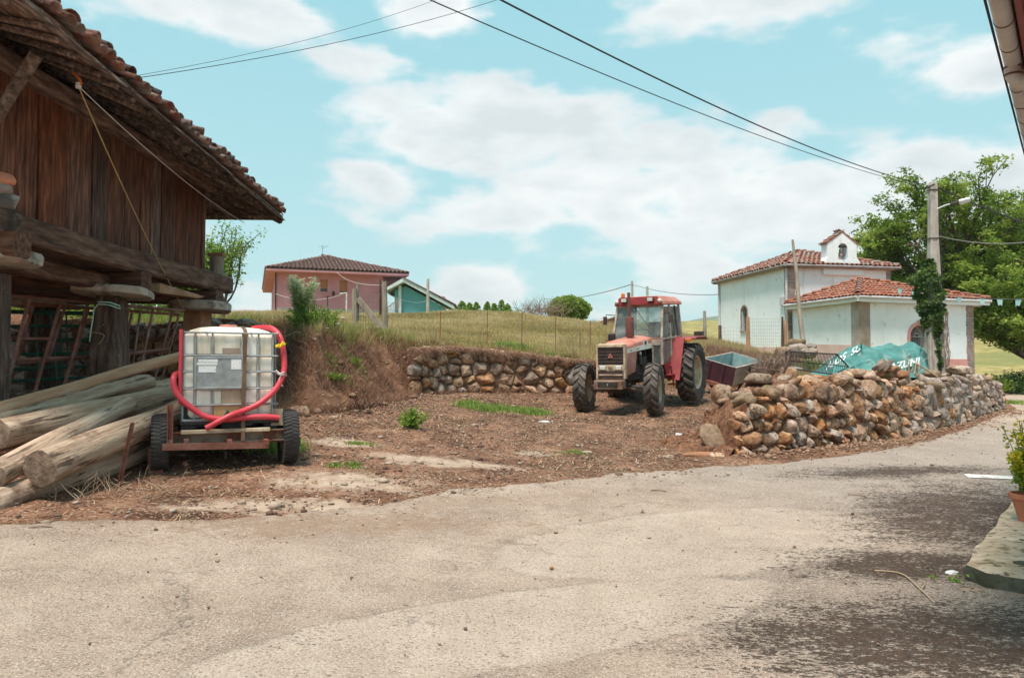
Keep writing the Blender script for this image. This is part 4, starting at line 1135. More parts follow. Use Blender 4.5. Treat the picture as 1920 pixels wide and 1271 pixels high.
def granary():
 t = root('granary', 'old raised wooden granary of dark vertical planks on pillars under a tiled roof', 'granary', (-9.0, 11.9, h0(-9, 11.9)))
 XW,Y0,Y1,XB = -6.05,8.62,14.95,-12.1
 zb,zt = 3.40,5.06
 ys = [8.62,9.17,9.71,10.33,10.96,11.39,11.93,12.43,12.77,13.14,13.72,14.23,14.94]
 def planks(bounds,fn):
  for a,b in zip(bounds[:-1],bounds[1:]):
   th = .05 + random.uniform(-.012,.018); g = .008 + random.uniform(0,.012)
   tp = zt + .12 - random.uniform(0,.02); bt = zb - random.uniform(0,.015)
   mb = MB()
   nseg = 5; vs = []
   # a plank: slightly cupped, ragged at the foot
   for i in range(nseg + 1):
    z = bt + (tp - bt) * i / nseg
    for k in range(3):
     u = (a + g) + (b - a - 2 * g) * k / 2
     cup = .010 * (1 if k == 1 else -.3) + noise.noise(Vector((u * 2,z * 2,1))) * .008
     wv = noise.noise(Vector((a * 3,z * 1.4,k))) * .006 if k != 1 else 0
     vs.append(fn(u + wv,z,th + cup)); vs.append(fn(u + wv,z,0))
   fs = []
   for i in range(nseg):
    for k in range(2):
     p = i * 6 + k * 2
     fs.append((p,p + 2,p + 8,p + 6)); fs.append((p + 1,p + 7,p + 9,p + 3))
    p = i * 6
    fs.append((p,p + 6,p + 7,p + 1)); fs.append((p + 4,p + 5,p + 11,p + 10))
   for i in (0,nseg * 6):
    fs.append((i,i + 1,i + 3,i + 2)); fs.append((i + 2,i + 3,i + 5,i + 4))
   mb.add(vs,fs)
   mb.build('plank', M['old_plank'], t, world=True, bevel=.006)
 planks(ys,lambda u,z,o: Vector((XW - .05 + o,u,z)))
 xb = list(np.linspace(XB,XW - .06,12))
 planks(xb,lambda u,z,o: Vector((u,Y0 + .05 - o,z)))
 planks(xb,lambda u,z,o: Vector((u,Y1 - .05 + o,z)))
 planks(list(np.linspace(Y0 + .06,Y1 - .06,12)),lambda u,z,o: Vector((XB + .05 - o,u,z)))
 # sill beams and cross beams
 def bm(p, q, w, h, mn='dark_beam', name='beam', bev=.02):
  MB().beam(p,q,w,h).build(name,M[mn],t,world=True,bevel=bev)
 def rough_beam(p, q, w, h, mn='dark_beam', name='beam', sag=0.0, seed=0):
  p,q = Vector(p),Vector(q); z = (q - p).normalized(); x = Vector((0,0,1)).cross(z).normalized(); y = z.cross(x)
  n = 14; vs = []; fs = []; cs = [(-.5,-.38),(-.38,-.5),(.38,-.5),(.5,-.38),(.5,.38),(.38,.5),(-.38,.5),(-.5,.38)]
  for i in range(n + 1):
   c = p.lerp(q,i / n) + Vector((0,0,-sag * math.sin(math.pi * i / n)))
   for (a,b) in cs:
    v = c + x * a * w + y * b * h
    v += noise.noise_vector(v * 1.1 + Vector((seed,0,0))) * .028 + noise.noise_vector(v * 4) * .008
    vs.append(v)
  for i in range(n):
   for j in range(8):
    a,b = i * 8 + j,i * 8 + (j + 1) % 8; fs.append((a,b,b + 8,a + 8))
  fs.append(tuple(range(7,-1,-1))); fs.append(tuple(n * 8 + j for j in range(8)))
  MB().add(vs,fs).build(name,M[mn],t,smooth=True,world=True,angle=35)
 rough_beam((-6.0,7.9,3.26),(-6.0,16.0,3.33),.34,.34,sag=.03,seed=1)
 rough_beam((-12.1,7.9,3.24),(-12.1,16.0,3.3),.34,.34,seed=2)
 rough_beam((-13.0, 8.75, 3.0), (-5.62, 8.75, 3.02), .34, .30, 'cross_beam', seed=3)
 rough_beam((-13.0, 12.0, 2.97), (-5.75, 12.05, 2.97), .36, .27, 'cross_beam', seed=4)
 rough_beam((-13.0, 15.0, 2.98), (-5.75, 15.05, 3.0), .36, .26, 'cross_beam', seed=5)
 rough_beam((-6.45,8.0,2.96),(-6.4,12.2,2.94),.3,.24,seed=6)
 MB().box((-9.08, 11.8, 3.20), (6.0, 6.2, .06)).build('floor', M['dark_beam'], t, world=True)
 # top plate
 rough_beam((-5.98, 8.4, 5.22), (-5.98, 15.15, 5.20), .22, .22, 'dark_beam', 'top_plate', seed=7)
 rough_beam((-12.1, 8.4, 5.22), (-12.1, 15.15, 5.20), .22, .22, 'dark_beam', 'top_plate', seed=8)
 rough_beam((-12.2, 8.55, 5.22), (-5.9, 8.55, 5.22), .22, .22, 'cross_beam', 'top_plate', seed=9)
 rough_beam((-12.2, 15.0, 5.22), (-5.9, 15.0, 5.22), .22, .22, 'cross_beam', 'top_plate', seed=10)
 # corner posts (slightly proud of the planks)
 for (x,y) in ((-6.09,8.64),(-6.09,14.92),(-12.06,8.64),(-12.06,14.92)):
  bm((x, y, zb - .02), (x, y, zt + .1), .15, .15, 'old_plank', 'corner_post', .015)
 # pillars and cap slabs
 def pillar(x,y,top,r0,r1,mn,wob=.1):
  z0 = h0(x,y) - .1
  vs = []; fs = []; n = 6; cs = [(-1,-.7),(-.7,-1),(.7,-1),(1,-.7),(1,.7),(.7,1),(-.7,1),(-1,.7)]
  for i in range(n + 1):
   f = i / n; r = r0 + (r1 - r0) * f; z = z0 + (top - z0) * f
   for (a,b) in cs:
    v = Vector((x + a * r,y + b * r,z)); v += noise.noise_vector(v * 3) * .03
    v.z = z; vs.append(v)
  for i in range(n):
   for j in range(8):
    a,b = i * 8 + j,i * 8 + (j + 1) % 8; fs.append((a,b,b + 8,a + 8))
  fs.append(tuple(range(7,-1,-1))); fs.append(tuple(n * 8 + j for j in range(8)))
  MB().add(vs, fs).build('pillar', M[mn], t, smooth=True, world=True, angle=35)
 def capslab(x, y, z, w, d, th, mn='muela', rot=0, seed=0, tilt=(0, 0)):
  pts = []; random.seed(seed)
  n = 11
  for i in range(n):
   a = 2 * math.pi * i / n + rot
   k = random.uniform(.88,1.08)
   ca,sa = math.cos(a),math.sin(a)
   q = (abs(ca) ** 4 + abs(sa) ** 4) ** -.25
   pts.append((ca * q * w / 2 * k,sa * q * d / 2 * k))
  vs = []; fs = []
  for (s,zz) in ((.86,-th / 2),(.99,-th * .3),(1.0,th * .25),(.95,th / 2)):
   for (px,py) in pts:
    v = Vector((x + px * s,y + py * s,z + zz + px * tilt[0] + py * tilt[1])); vs.append(v + noise.noise_vector(v * 5) * .02)
  for i in range(3):
   for j in range(n):
    a,b = i * n + j,i * n + (j + 1) % n; fs.append((a,b,b + n,a + n))
  fs.append(tuple(range(n - 1,-1,-1))); fs.append(tuple(3 * n + j for j in range(n)))
  MB().add(vs, fs).build('cap_slab', M[mn], t, smooth=True, world=True, angle=40)
 P1 = [(-6.22, 9.05, 2.72, .25, .2, 'post_wood'), (-6.28, 12.0, 2.72, .29, .18, 'post_wood'), (-6.15, 15.0, 2.70, .25, .22, 'rust_stone'),
   (-9.2, 15.1, 2.78, .28, .20, 'post_wood'), (-12.1, 9, 2.78, .28, .20, 'post_wood'), (-12.1, 12, 2.78, .28, .20, 'post_wood'), (-12.1, 15, 2.78, .28, .20, 'post_wood')]
 for p in P1: pillar(*p)
 capslab(-6.18, 8.95, 2.92 - .02, 1.05, 1.0, .18, 'muela', .2, 3)
 capslab(-6.22, 12.0, 2.78, 1.12, 1.0, .14, 'muela', .1, 4, (-.03, -.05))
 capslab(-6.12, 15.0, 2.80, 1.15, 1.05, .19, 'muela', .3, 5, (-.03, 0))
 capslab(-9.2, 15.1, 2.86, 1.2, 1.1, .16, 'muela', .3, 6)
 for k, (x, y) in enumerate(((-12.1, 9), (-12.1, 12), (-12.1, 15))): capslab(x, y, 2.84, 1.2, 1.1, .16, 'muela', .2, 8 + k)
 # thin reddish flat slab lying between the two caps
 A = [U(262,527,12.8),U(300,531,12.9),U(386,556,14.2),U(376,560,14.0),U(300,549,12.7),U(268,541,12.6)]
 MB().prism(A, (-.35, .1, .02)).build('cap_slab', M['rust_stone'], t, world=True, bevel=.015)
 # stubs on the beam ends, with a broken tile on top
 for (p, r, h, mn) in ((U(406, 519, 15.7), .145, .42, 'bark_pale'),):
  mb = MB(); mb.tube([p - Vector((0,0,.02)),p + Vector((0,0,h * .5)),p + Vector((0,0,h))],[r,r * .97,r * .98],12,wob=.12)
  mb.build('stub', M[mn], t, smooth=True, world=True)
  mb = MB(); q = p + Vector((0,0,h))
  vs = []
  for k in range(9):
   a = math.pi * k / 8
   for e in (-.15,.15): vs.append(q + Vector((e,math.cos(a) * .13,math.sin(a) * .075)))
  mb.add(vs,[(2 * k,2 * k + 2,2 * k + 3,2 * k + 1) for k in range(8)] + [tuple(range(0,18,2)),tuple(range(17,0,-2))])
  mb.build('tile', M['rust_stone'], t, world=True)
 # near stub: a block of weathered timber and stones at the left edge
 q = U(8,440,8.75)
 MB().box(q + Vector((-.04, 0, .12)), (.30, .34, .34), (0, .05, .1)).build('stub', M['grey_board'], t, world=True, bevel=.03)
 mb = MB(); rock(mb, q + Vector((.0, -.02, .38)), (.17, .17, .12), (.1, .2, 0), 3, .2, 5); mb.build('stone', M['muela'], t, smooth=True, world=True, angle=80)
 mb = MB(); rock(mb, q + Vector((-.05, -.02, .52)), (.16, .16, .085), (.1, .1, 0), 3, .12, 9); mb.build('stone', M['sand_stone'], t, smooth=True, world=True, angle=80)
 mb = MB(); rock(mb, q + Vector((-.01, -.04, .645)), (.15, .13, .075), (.1, .25, 0), 3, .1, 11); o = mb.build('stone', M['terracotta'], t, smooth=True, world=True, angle=80)
 tag(o, 'bright orange broken tile end')
 E0,E1 = Vector((-4.60,6.9,5.12)),Vector((-4.90,16.25,4.84))
 E2,E3 = Vector((-13.3,16.25,4.9)),Vector((-13.4,6.9,5.1))
 A0 = Vector((-9.05,10.9,7.05)); A1 = Vector((-9.05,12.6,7.0))
 def sl(P,Q,C,D,i0,i1,off,s0=0.0,s1=1.0):
  """strip of the slope between fractions i0..i1 up the slope, s0..s1 along it, off below the tiles"""
  a = P.lerp(D,i0); b = Q.lerp(C,i0); c = Q.lerp(C,i1); d = P.lerp(D,i1)
  n = (b - a).cross(d - a).normalized()
  if n.z < 0: n = -n
  q = [a.lerp(b,s0),a.lerp(b,s1),d.lerp(c,s1),d.lerp(c,s0)]
  return [v - n * off for v in q],n
 random.seed(21)
 def slope(P,Q,C,D,detail):
  if detail:
   # sheathing boards parallel to the eave: seen from below, each its own plank
   steps = 15; step = .62 / steps
   for k in range(steps):
    cuts = [0] + sorted(random.uniform(.12,.88) for _ in range(2 if k < 10 else 1)) + [1]
    for s0,s1 in zip(cuts[:-1],cuts[1:]):
     i0 = k * step - .012 + random.uniform(-.006,.004); i1 = i0 + step * random.uniform(.82,1.06)
     a,b = (.05 + random.uniform(0,.035),0)
     q,n = sl(P,Q,C,D,i0,i1,a,s0 + .001,s1 - .001)
     # boards are not dead straight
     q = [v + Vector((0,0,random.uniform(-.012,.012))) + (q[3] - q[0]).normalized() * random.uniform(-.025,.025) for v in q]
     MB().prism(q, n * .025).build('eave_board', M['grey_board'], t, world=True)
   # rafters with worn ends
   L = (Q - P).length; nr = int(L / .42)
   for k in range(nr + 1):
    s = (k + .5 + random.uniform(-.2,.2)) / (nr + 1)
    a = P.lerp(Q,s); cc = D.lerp(C,min(1,max(0,(s - .38) / .24)))
    e = a.lerp(cc,.02 + random.uniform(-.02,.02)); f = a.lerp(cc,.6)
    n = (Q - P).cross(D - P).normalized()
    if n.z < 0: n = -n
    mb = MB(); mb.beam(e - n * .105,f - n * .12,.06 + random.uniform(-.015,.015),.065,up=n)
    mb.build('rafter', M['grey_board'], t, world=True, bevel=.012)
   # a long batten at the very edge
   cut = sorted([0,1] + [random.uniform(.04,.96) for _ in range(9)])
   for s0,s1 in zip(cut[:-1],cut[1:]):
    if random.random() < .22: continue
    a,b = P.lerp(Q,s0),P.lerp(Q,s1)
    a = a + Vector((random.uniform(-.04,.02),0,random.uniform(-.03,.02))); mid = a.lerp(b,.5) + Vector((random.uniform(-.02,.02),0,random.uniform(-.03,.03)))
    mb = MB(); mb.beam(a + Vector((0,0,-.03)),mid + Vector((0,0,-.03)),.035,.05); mb.beam(mid + Vector((0,0,-.032)),b + Vector((0,0,-.03)),.035,.05)
    mb.build('eave_batten', M['grey_board'], t, world=True)
  q,n = sl(P,Q,C,D,-.005 if not detail else .0,1,.035)
  MB().prism(q, n * .02).build('roof_deck', M['grey_board'], t, world=True)
 slope(E0,E1,A1,A0,True)
 slope(E1,E2,A1,A1,True)
 slope(E2,E3,A0,A1,False)
 slope(E3,E0,A0,A0,False)
 random.seed(5)
 cnt = [0]
 tile_slope(t, E0, E1, A1, A0, w=.21, l=.34, matn='tile', jit=2.6, overhang=.10, counter=cnt, maxparts=200, lift=.02)
 tile_slope(t, E1, E2, A1, None, w=.21, l=.34, matn='tile', jit=2.2, overhang=.10, counter=cnt, maxparts=240, lift=.02)
 tile_slope(t, E2, E3, A0, A1, w=.21, l=.34, matn='tile', jit=2, overhang=.10, parts=False)
 tile_slope(t, E3, E0, A0, None, w=.21, l=.34, matn='tile', jit=2, overhang=.10, parts=False)
 # a second, pushed-up course of loose edge tiles and moss tufts along the eave
 n = (E1 - E0).cross(A0 - E0).normalized()
 if n.z < 0: n = -n
 me = tile_mesh(.21 * .98, .34, 'tile')
 inv = wm(t).inverted()
 for k in range(56):
  s = (k + random.uniform(.1,.9)) / 56
  o = E0.lerp(E1,s) + n * random.uniform(.08,.17) + (A0 - E0).normalized() * random.uniform(-.05,.25)
  e = (E1 - E0).normalized(); up = n.cross(e)
  if up.z < 0: e,up = -e,-up
  Mx = Matrix(((e.x,up.x,n.x,o.x),(e.y,up.y,n.y,o.y),(e.z,up.z,n.z,o.z),(0,0,0,1))) @ Euler((random.uniform(-.22,.05),random.uniform(-.25,.25),random.uniform(-.5,.5))).to_matrix().to_4x4()
  ob = bpy.data.objects.new('tile', me); COL.objects.link(ob); ob.parent = t
  L = inv @ Mx; ob.location = L.to_translation(); ob.rotation_euler = L.to_euler()
 # bare hip rafter below the far corner
 MB().beam(E1 + Vector((0, 0, -.12)), E1.lerp(A1, .55) + Vector((0, 0, -.2)), .12, .13).build('rafter', M['grey_board'], t, world=True, bevel=.015)
 # props from the wall to the eave
 a,b = U(-12,228,8.75),U(70,100,8.35)
 MB().tube([a, a.lerp(b, .5), b], [.075, .07, .075], 10, wob=.1).build('brace', M['grey_board'], t, smooth=True, world=True)
 a,b = U(371,438,15.1),U(384,398,15.4)
 MB().tube([a, a.lerp(b, .4) + Vector((.05, 0, 0)), b], [.035, .03, .03], 8).build('brace', M['grey_board'], t, smooth=True, world=True)
 # iron bracket with insulator under the eave
 a = U(138,138,8.9); b = U(152,158,8.8)
 mb = MB(); mb.tube([a, U(142, 140, 8.85), U(150, 150, 8.8), b], .016, 8); mb.build('wire_bracket', M['orange'], t, smooth=True, world=True)
 c = U(147,161,8.8)
 MB().lathe([(.0, -.03), (.03, -.03), (.035, 0), (.02, .01), (.03, .03), (0, .035)], 12, Matrix.Translation(c), caps=False).build('insulator', M['cord_white'], t, smooth=True, world=True)
 return t
granary()
# cords and thin wires tied to the granary
def cord(name,pts,r,mn,label,cat,group=None):
 mb = MB(); mb.tube(pts,r,6)
 o = mb.build(name,M[mn],None,smooth=True)
 return tag(o,label,cat,group)
K = U(147,162,8.8)
cord('cord', catenary(K, U(345, 581, 14.3), .10), .008, 'cord_yellow', 'thin brownish cord from the granary eave down to the pillar behind the water tank', 'cord')
cord('cord', catenary(K, U(458, 418, 16.3), .12), .007, 'cord_white', 'thin pale cord stretched under the granary eave towards its far corner', 'cord')
cord('overhead_wire', catenary(K, U(1120, -70, 16), .30, 24), .0045, 'wire', 'lower of the two thin wires rising from the granary eave bracket across the sky', 'wire', 'thin wires from the granary eave')
cord('overhead_wire', catenary(K + Vector((0, .1, .06)), U(1060, -110, 16), .38, 24), .003, 'wire', 'upper and fainter of the two thin wires rising from the granary eave bracket', 'wire', 'thin wires from the granary eave')
def log(name, p, q, r0, r1, label, mn='log', endm='log_end', bend=.0, wob=.16, seed=0, knots=0, cat='log', r_mid=None, lump=0.0, group='logs piled in front of the granary'):
 p,q = Vector(p),Vector(q); d = (q - p); Ln = d.length
 o = root(name,label,cat,p,(0,0,0),group)
 z = d.normalized()
 o.rotation_euler = z.to_track_quat('Z', 'Y').to_euler()
 n = 34; m = 20
 vs = []
 random.seed(seed)
 ax = Vector((1,0,0))
 for i in range(n + 1):
  f = i / n; zz = f * Ln
  r = r0 + (r1 - r0) * f
  c = Vector((math.sin(f * math.pi) * bend,noise.noise(Vector((f * 2,seed,0))) * .03,zz))
  for j in range(m):
   a = 2 * math.pi * j / m
   dr = noise.noise(Vector((math.cos(a) * 1.2,math.sin(a) * 1.2,zz * .8 + seed * 5))) * wob
   dr += noise.noise(Vector((math.cos(a) * 3.5,math.sin(a) * 3.5,zz * .6 + seed))) * wob * .45
   if lump: dr += max(0,noise.noise(Vector((math.cos(a) * 1.5,math.sin(a) * 1.5,zz * 4 + seed)))) * lump
   rr = r * (1 + dr)
   vs.append(c + Vector((math.cos(a) * rr,math.sin(a) * rr,0)))
 fs = []
 for i in range(n):
  for j in range(m):
   a,b = i * m + j,i * m + (j + 1) % m; fs.append((a,b,b + m,a + m))
 mb = MB(); mb.add(vs,fs)
 mb.build('trunk', M[mn], o, smooth=True, angle=80)
 for k,e in ((0,-.004),(n,.004)):
  ring = [Vector(v) for v in vs[k * m:(k + 1) * m]]; c = sum(ring,Vector()) / m
  mb = MB(); R1 = [c + (v - c) * .99 + Vector((0,0,e)) for v in ring]; R2 = [c + (v - c) * .6 + Vector((0,0,e * 2.5)) for v in ring]
  R0 = [v for v in ring]
  mb.add(R0 + R1 + R2 + [c + Vector((0,0,e * 2))],[(j,(j + 1) % m,m + (j + 1) % m,m + j) for j in range(m)] + [(m + j,m + (j + 1) % m,2 * m + (j + 1) % m,2 * m + j) for j in range(m)] + [(2 * m + j,2 * m + (j + 1) % m,3 * m) for j in range(m)])
  mb.build('cut_end', M[endm], o, smooth=True, angle=60)
 return o
log('log', U(75, 878, 7.3), U(345, 769, 9.5), .178, .150, 'thick grey cracked log whose round sawn end faces the road', seed=3, bend=.02)
log('log', U(-60, 968, 6.9), U(300, 828, 9.3), .15, .13, 'lowest log of the pile, lying on the dirt at the edge of the road', seed=5, bend=-.02)
log('log', U(-12, 892, 7.2), U(240, 760, 9.4), .125, .12, 'grey log just left of and behind the log with the round sawn end', seed=8)
log('log', U(-2, 814, 7.9), U(312, 743, 10.2), .155, .15, 'big grey fibrous log with a dark hollow far end, in the middle of the pile', seed=11)
log('log', U(-70, 842, 7.9), U(215, 765, 9.9), .13, .12, 'dark log half hidden in the middle of the pile', seed=14)
log('log', U(-90, 818, 8.2), U(281, 717, 10.6), .125, .10, 'pale knobbly log with peeling bark and an orange wound, second from the top', seed=17, lump=.5, wob=.2)
log('pole', U(-60, 786, 8.4), U(338, 669, 11.3), .092, .078, 'smooth straight reddish pole on top of the log pile', mn='peeled', endm='peeled', seed=20, wob=.05, cat='pole')
log('log', U(270, 730, 10.8), U(318, 722, 11.2), .10, .10, 'short log stub behind the pile beside the water trailer', seed=23)
log('log', U(-50, 900, 8.0), U(200, 800, 9.6), .13, .13, 'inner log in the shade under the top logs of the pile', seed=26)
# rusty stake in front of the logs
mb = MB(); a,b = U(246,792,7.75),G(216,914) + Vector((0,0,-.1)); mb.beam(a,b,.035,.008,up=(1,0,.2)); mb.beam(a + Vector((.016,.012,0)),b + Vector((.016,.012,0)),.008,.03,up=(1,0,.2))
tag(mb.build('stake', M['rusty'], None), 'rusty angle-iron stake stuck in the dirt in front of the log pile', 'stake')
def tubes_thing(name, label, cat, paths, mn, group=None, r=.02, part='bar', n=8):
 t = root(name,label,cat,paths[0][0][0],(0,0,0),group)
 for pp in paths:
  pts,rr,nm = pp if len(pp) == 3 else (pp[0],r,part)
  MB().tube(pts,rr,n).build(nm,M[mn],t,smooth=True,world=True)
 return t
def L2(a,b): return [U(*a),U(*b)]
tubes_thing('feed_barrier', 'rusty red tubular steel barrier leaning behind the wooden pillar, longer top rail', 'barrier', [
 (L2((5, 553, 10.9), (345, 583, 13.4)), .028, 'rail'),
 (L2((55, 561, 11.2), (4, 756, 10.7)), .028, 'bar'), (L2((114, 568, 11.6), (63, 742, 11.1)), .026, 'bar'), (L2((164, 571, 12.0), (122, 720, 11.6)), .026, 'bar'),
 (L2((241, 579, 12.6), (218, 700, 12.2)), .026, 'bar'), (L2((287, 581, 13.0), (262, 700, 12.6)), .022, 'bar'), (L2((324, 583, 13.3), (286, 724, 12.9)), .024, 'bar'),
 (L2((-20, 635, 10.8), (97, 635, 11.4)), .024, 'cross_rail'), (L2((32, 674, 11.0), (165, 669, 12.0)), .024, 'cross_rail'), (L2((228, 664, 12.4), (318, 654, 13.1)), .022, 'cross_rail')], 'rusty', 'barriers stored under the granary')
tubes_thing('feed_barrier', 'rusty red tubular steel barrier standing just behind the first one, shorter top rail', 'barrier', [
 (L2((45, 569, 11.5), (340, 590, 13.7)), .024, 'rail'),
 (L2((62, 573, 11.6), (30, 678, 11.4)), .026, 'bar'), (L2((122, 575, 12), (92, 670, 11.7)), .026, 'bar'), (L2((166, 577, 12.3), (135, 690, 12.1)), .022, 'bar'),
 (L2((248, 584, 12.9), (225, 690, 12.6)), .022, 'bar'), (L2((263, 584, 13.0), (249, 684, 12.7)), .020, 'bar'), (L2((336, 588, 13.6), (302, 716, 13.2)), .022, 'bar'),
 (L2((34, 681, 11.3), (165, 670, 12.2)), .022, 'cross_rail'), (L2((228, 667, 12.6), (316, 656, 13.3)), .022, 'cross_rail'), (L2((222, 691, 12.5), (300, 684, 13.2)), .024, 'cross_rail')], 'rusty', 'barriers stored under the granary')
for gi, (dz, lab) in enumerate(((0, 'dark green farm gate of six tubes, nearest of the stack under the granary'), (.5, 'dark green farm gate standing behind the first green gate'))):
 ys_ = [583,612,638,666,690,713]; yr = [588,611,637,662,685,706]
 P = [(L2((-60, y + (6 if k > 3 else 0), 13.4 + dz), (186, y2, 14.2 + dz)), .038 if k in (0,) else .03, 'rail') for k, (y, y2) in enumerate(zip(ys_, yr))]
 P += [([U(66 + 45 * gi, 588, 13.8 + dz), U(74 + 45 * gi, 712, 13.7 + dz)], .016, 'brace'), ([U(94 + gi * 30, 588, 13.9 + dz), U(108 + gi * 20, 712, 13.8 + dz)], .016, 'brace'), ([U(186, 583, 14.2 + dz), U(184, 708, 14.1 + dz)], .03, 'end_post')]
 tubes_thing('farm_gate', lab, 'gate', P, 'green_paint', 'green gates stored under the granary')
# green string round the pillar
a = U(172,640,11.75)
pts = [U(184,566,11.6),U(205,567,11.55),U(224,573,11.65),U(226,579,11.7),U(205,572,11.55),U(184,570,11.6),U(176,580,11.6),U(174,600,11.6),U(171,615,11.6),U(168,640,11.65)]
cord('string', pts, .009, 'cord_mint', 'pale green string tied round the wooden pillar and hanging down', 'string')
cord('string', [U(171, 622, 11.6), U(192, 626, 11.5), U(196, 630, 11.5), U(190, 640, 11.5), U(184, 646, 11.5)], .005, 'cord_yellow', 'short brown string hooked on the wooden pillar below the green one', 'string')
YT = math.atan2(.432,.902)
TX,TYv = Vector((math.cos(YT),math.sin(YT),0)),Vector((-math.sin(YT),math.cos(YT),0))
TF = Vector((-3.33, 9.12, 0))             # middle of the tank's front, on plan
CAMP = Vector((0,0,1.6))
def FP(px,py,out=0.0):
 """where the photograph's pixel meets the plane of the tank's front (out metres before it), in trailer coordinates"""
 d = U(px,py,1.0) - CAMP
 p0 = TF - TYv * out
 t = (p0 - CAMP).dot(TYv) / d.dot(TYv)
 p = CAMP + d * t
 r = p - TF
 return Vector((r.dot(TX),r.dot(TYv),p.z))
def C3(x,y,out=0.0): return FP(260 + x / 3.738,580 + y / 3.738,out)
def tyre(parent, r, w, rim_r, c, axis_rot, mats, lugs=0, lug_h=.03, name='wheel', chev=False, dish=.05, hubm='cream_rim', flip=1, lw=.05, n=40):
 """a wheel whose axis is local X: tyre with tread, rim and hub as sub-parts"""
 Rm = Matrix.Rotation(math.pi / 2, 4, 'Y')
 h = w / 2
 prof = [(rim_r,-h * .78),(rim_r + (r - rim_r) * .25,-h * .98),(rim_r + (r - rim_r) * .55,-h * 1.03),(r - (r - rim_r) * .18,-h * .98),(r - lug_h,-h * .80),(r - lug_h * .9,0),
   (r - lug_h,h * .80),(r - (r - rim_r) * .18,h * .98),(rim_r + (r - rim_r) * .55,h * 1.03),(rim_r + (r - rim_r) * .25,h * .98),(rim_r,h * .78)]
 mb = MB(); mb.lathe(prof,n,Rm,caps=False); wroot = mb.build(name,M[mats[0]],parent,smooth=True,angle=50)
 wroot.location = c; wroot.rotation_euler = axis_rot
 if lugs:
  mb = MB()
  for k in range(lugs):
   for s in (-1,1):
    a0 = 2 * math.pi * (k + (0 if s < 0 else .5)) / lugs
    sweep = .30 * flip if chev else .06
    vs = []
    rows = [(s * w * .01,0),(s * w * .22,.45),(s * w * .42,.85),(s * w * .52,1.0)]
    for (x,f) in rows:
     a = a0 + sweep * f * (.45 / r if chev else 1)
     rr = r if f < .9 else r - lug_h * .8
     base = r - lug_h * 1.4 if f < .9 else r - lug_h * 3.2
     for da in (-lw / r / 2 * (1 + .3 * f),lw / r / 2 * (1 + .3 * f)):
      for q in (rr,base): vs.append((x,math.cos(a + da) * q,math.sin(a + da) * q))
    fs = []
    for i in range(3):
     o = i * 4; fs += [(o,o + 2,o + 6,o + 4),(o + 2,o + 3,o + 7,o + 6),(o + 1,o + 5,o + 7,o + 3),(o,o + 4,o + 5,o + 1)]
    fs += [(0,1,3,2),(12,14,15,13)]
    mb.add(vs,fs)
  tag(mb.build('tread', M[mats[1] if len(mats) > 1 else mats[0]], wroot), kind='stuff')
 # rim: a dished disc
 mb = MB()
 mb.lathe([(rim_r * 1.02,h * .80),(rim_r * 1.0,h * .72),(rim_r * .90,h * .66),(rim_r * .86,h * .30),(rim_r * .80,dish * h),(rim_r * .45,dish * h + .01),(rim_r * .40,h * .12 + dish * h),(rim_r * .0,h * .12 + dish * h)],n,Rm,caps=False)
 mb.lathe([(rim_r * 1.02,-h * .80),(rim_r * .92,-h * .7),(rim_r * .86,-h * .3),(rim_r * .6,-.02),(0,-.02)],n,Rm,caps=False)
 mb.build('rim', M[hubm], wroot, smooth=True, angle=35)
 mb = MB(); mb.lathe([(0,dish * h),(rim_r * .22,dish * h),(rim_r * .20,h * .55),(rim_r * .12,h * .62),(0,h * .62)],14,Rm,caps=False)
 for k in range(8):
  a = 2 * math.pi * k / 8
  mb.lathe([(.0,0),(rim_r * .055,0),(rim_r * .055,.03),(0,.03)],6,Matrix.Translation((dish * h + .02 + h * .12,math.cos(a) * rim_r * .33,math.sin(a) * rim_r * .33)) @ Rm,caps=False)
 mb.build('hub', M[hubm], wroot, smooth=True, angle=40)
 return wroot
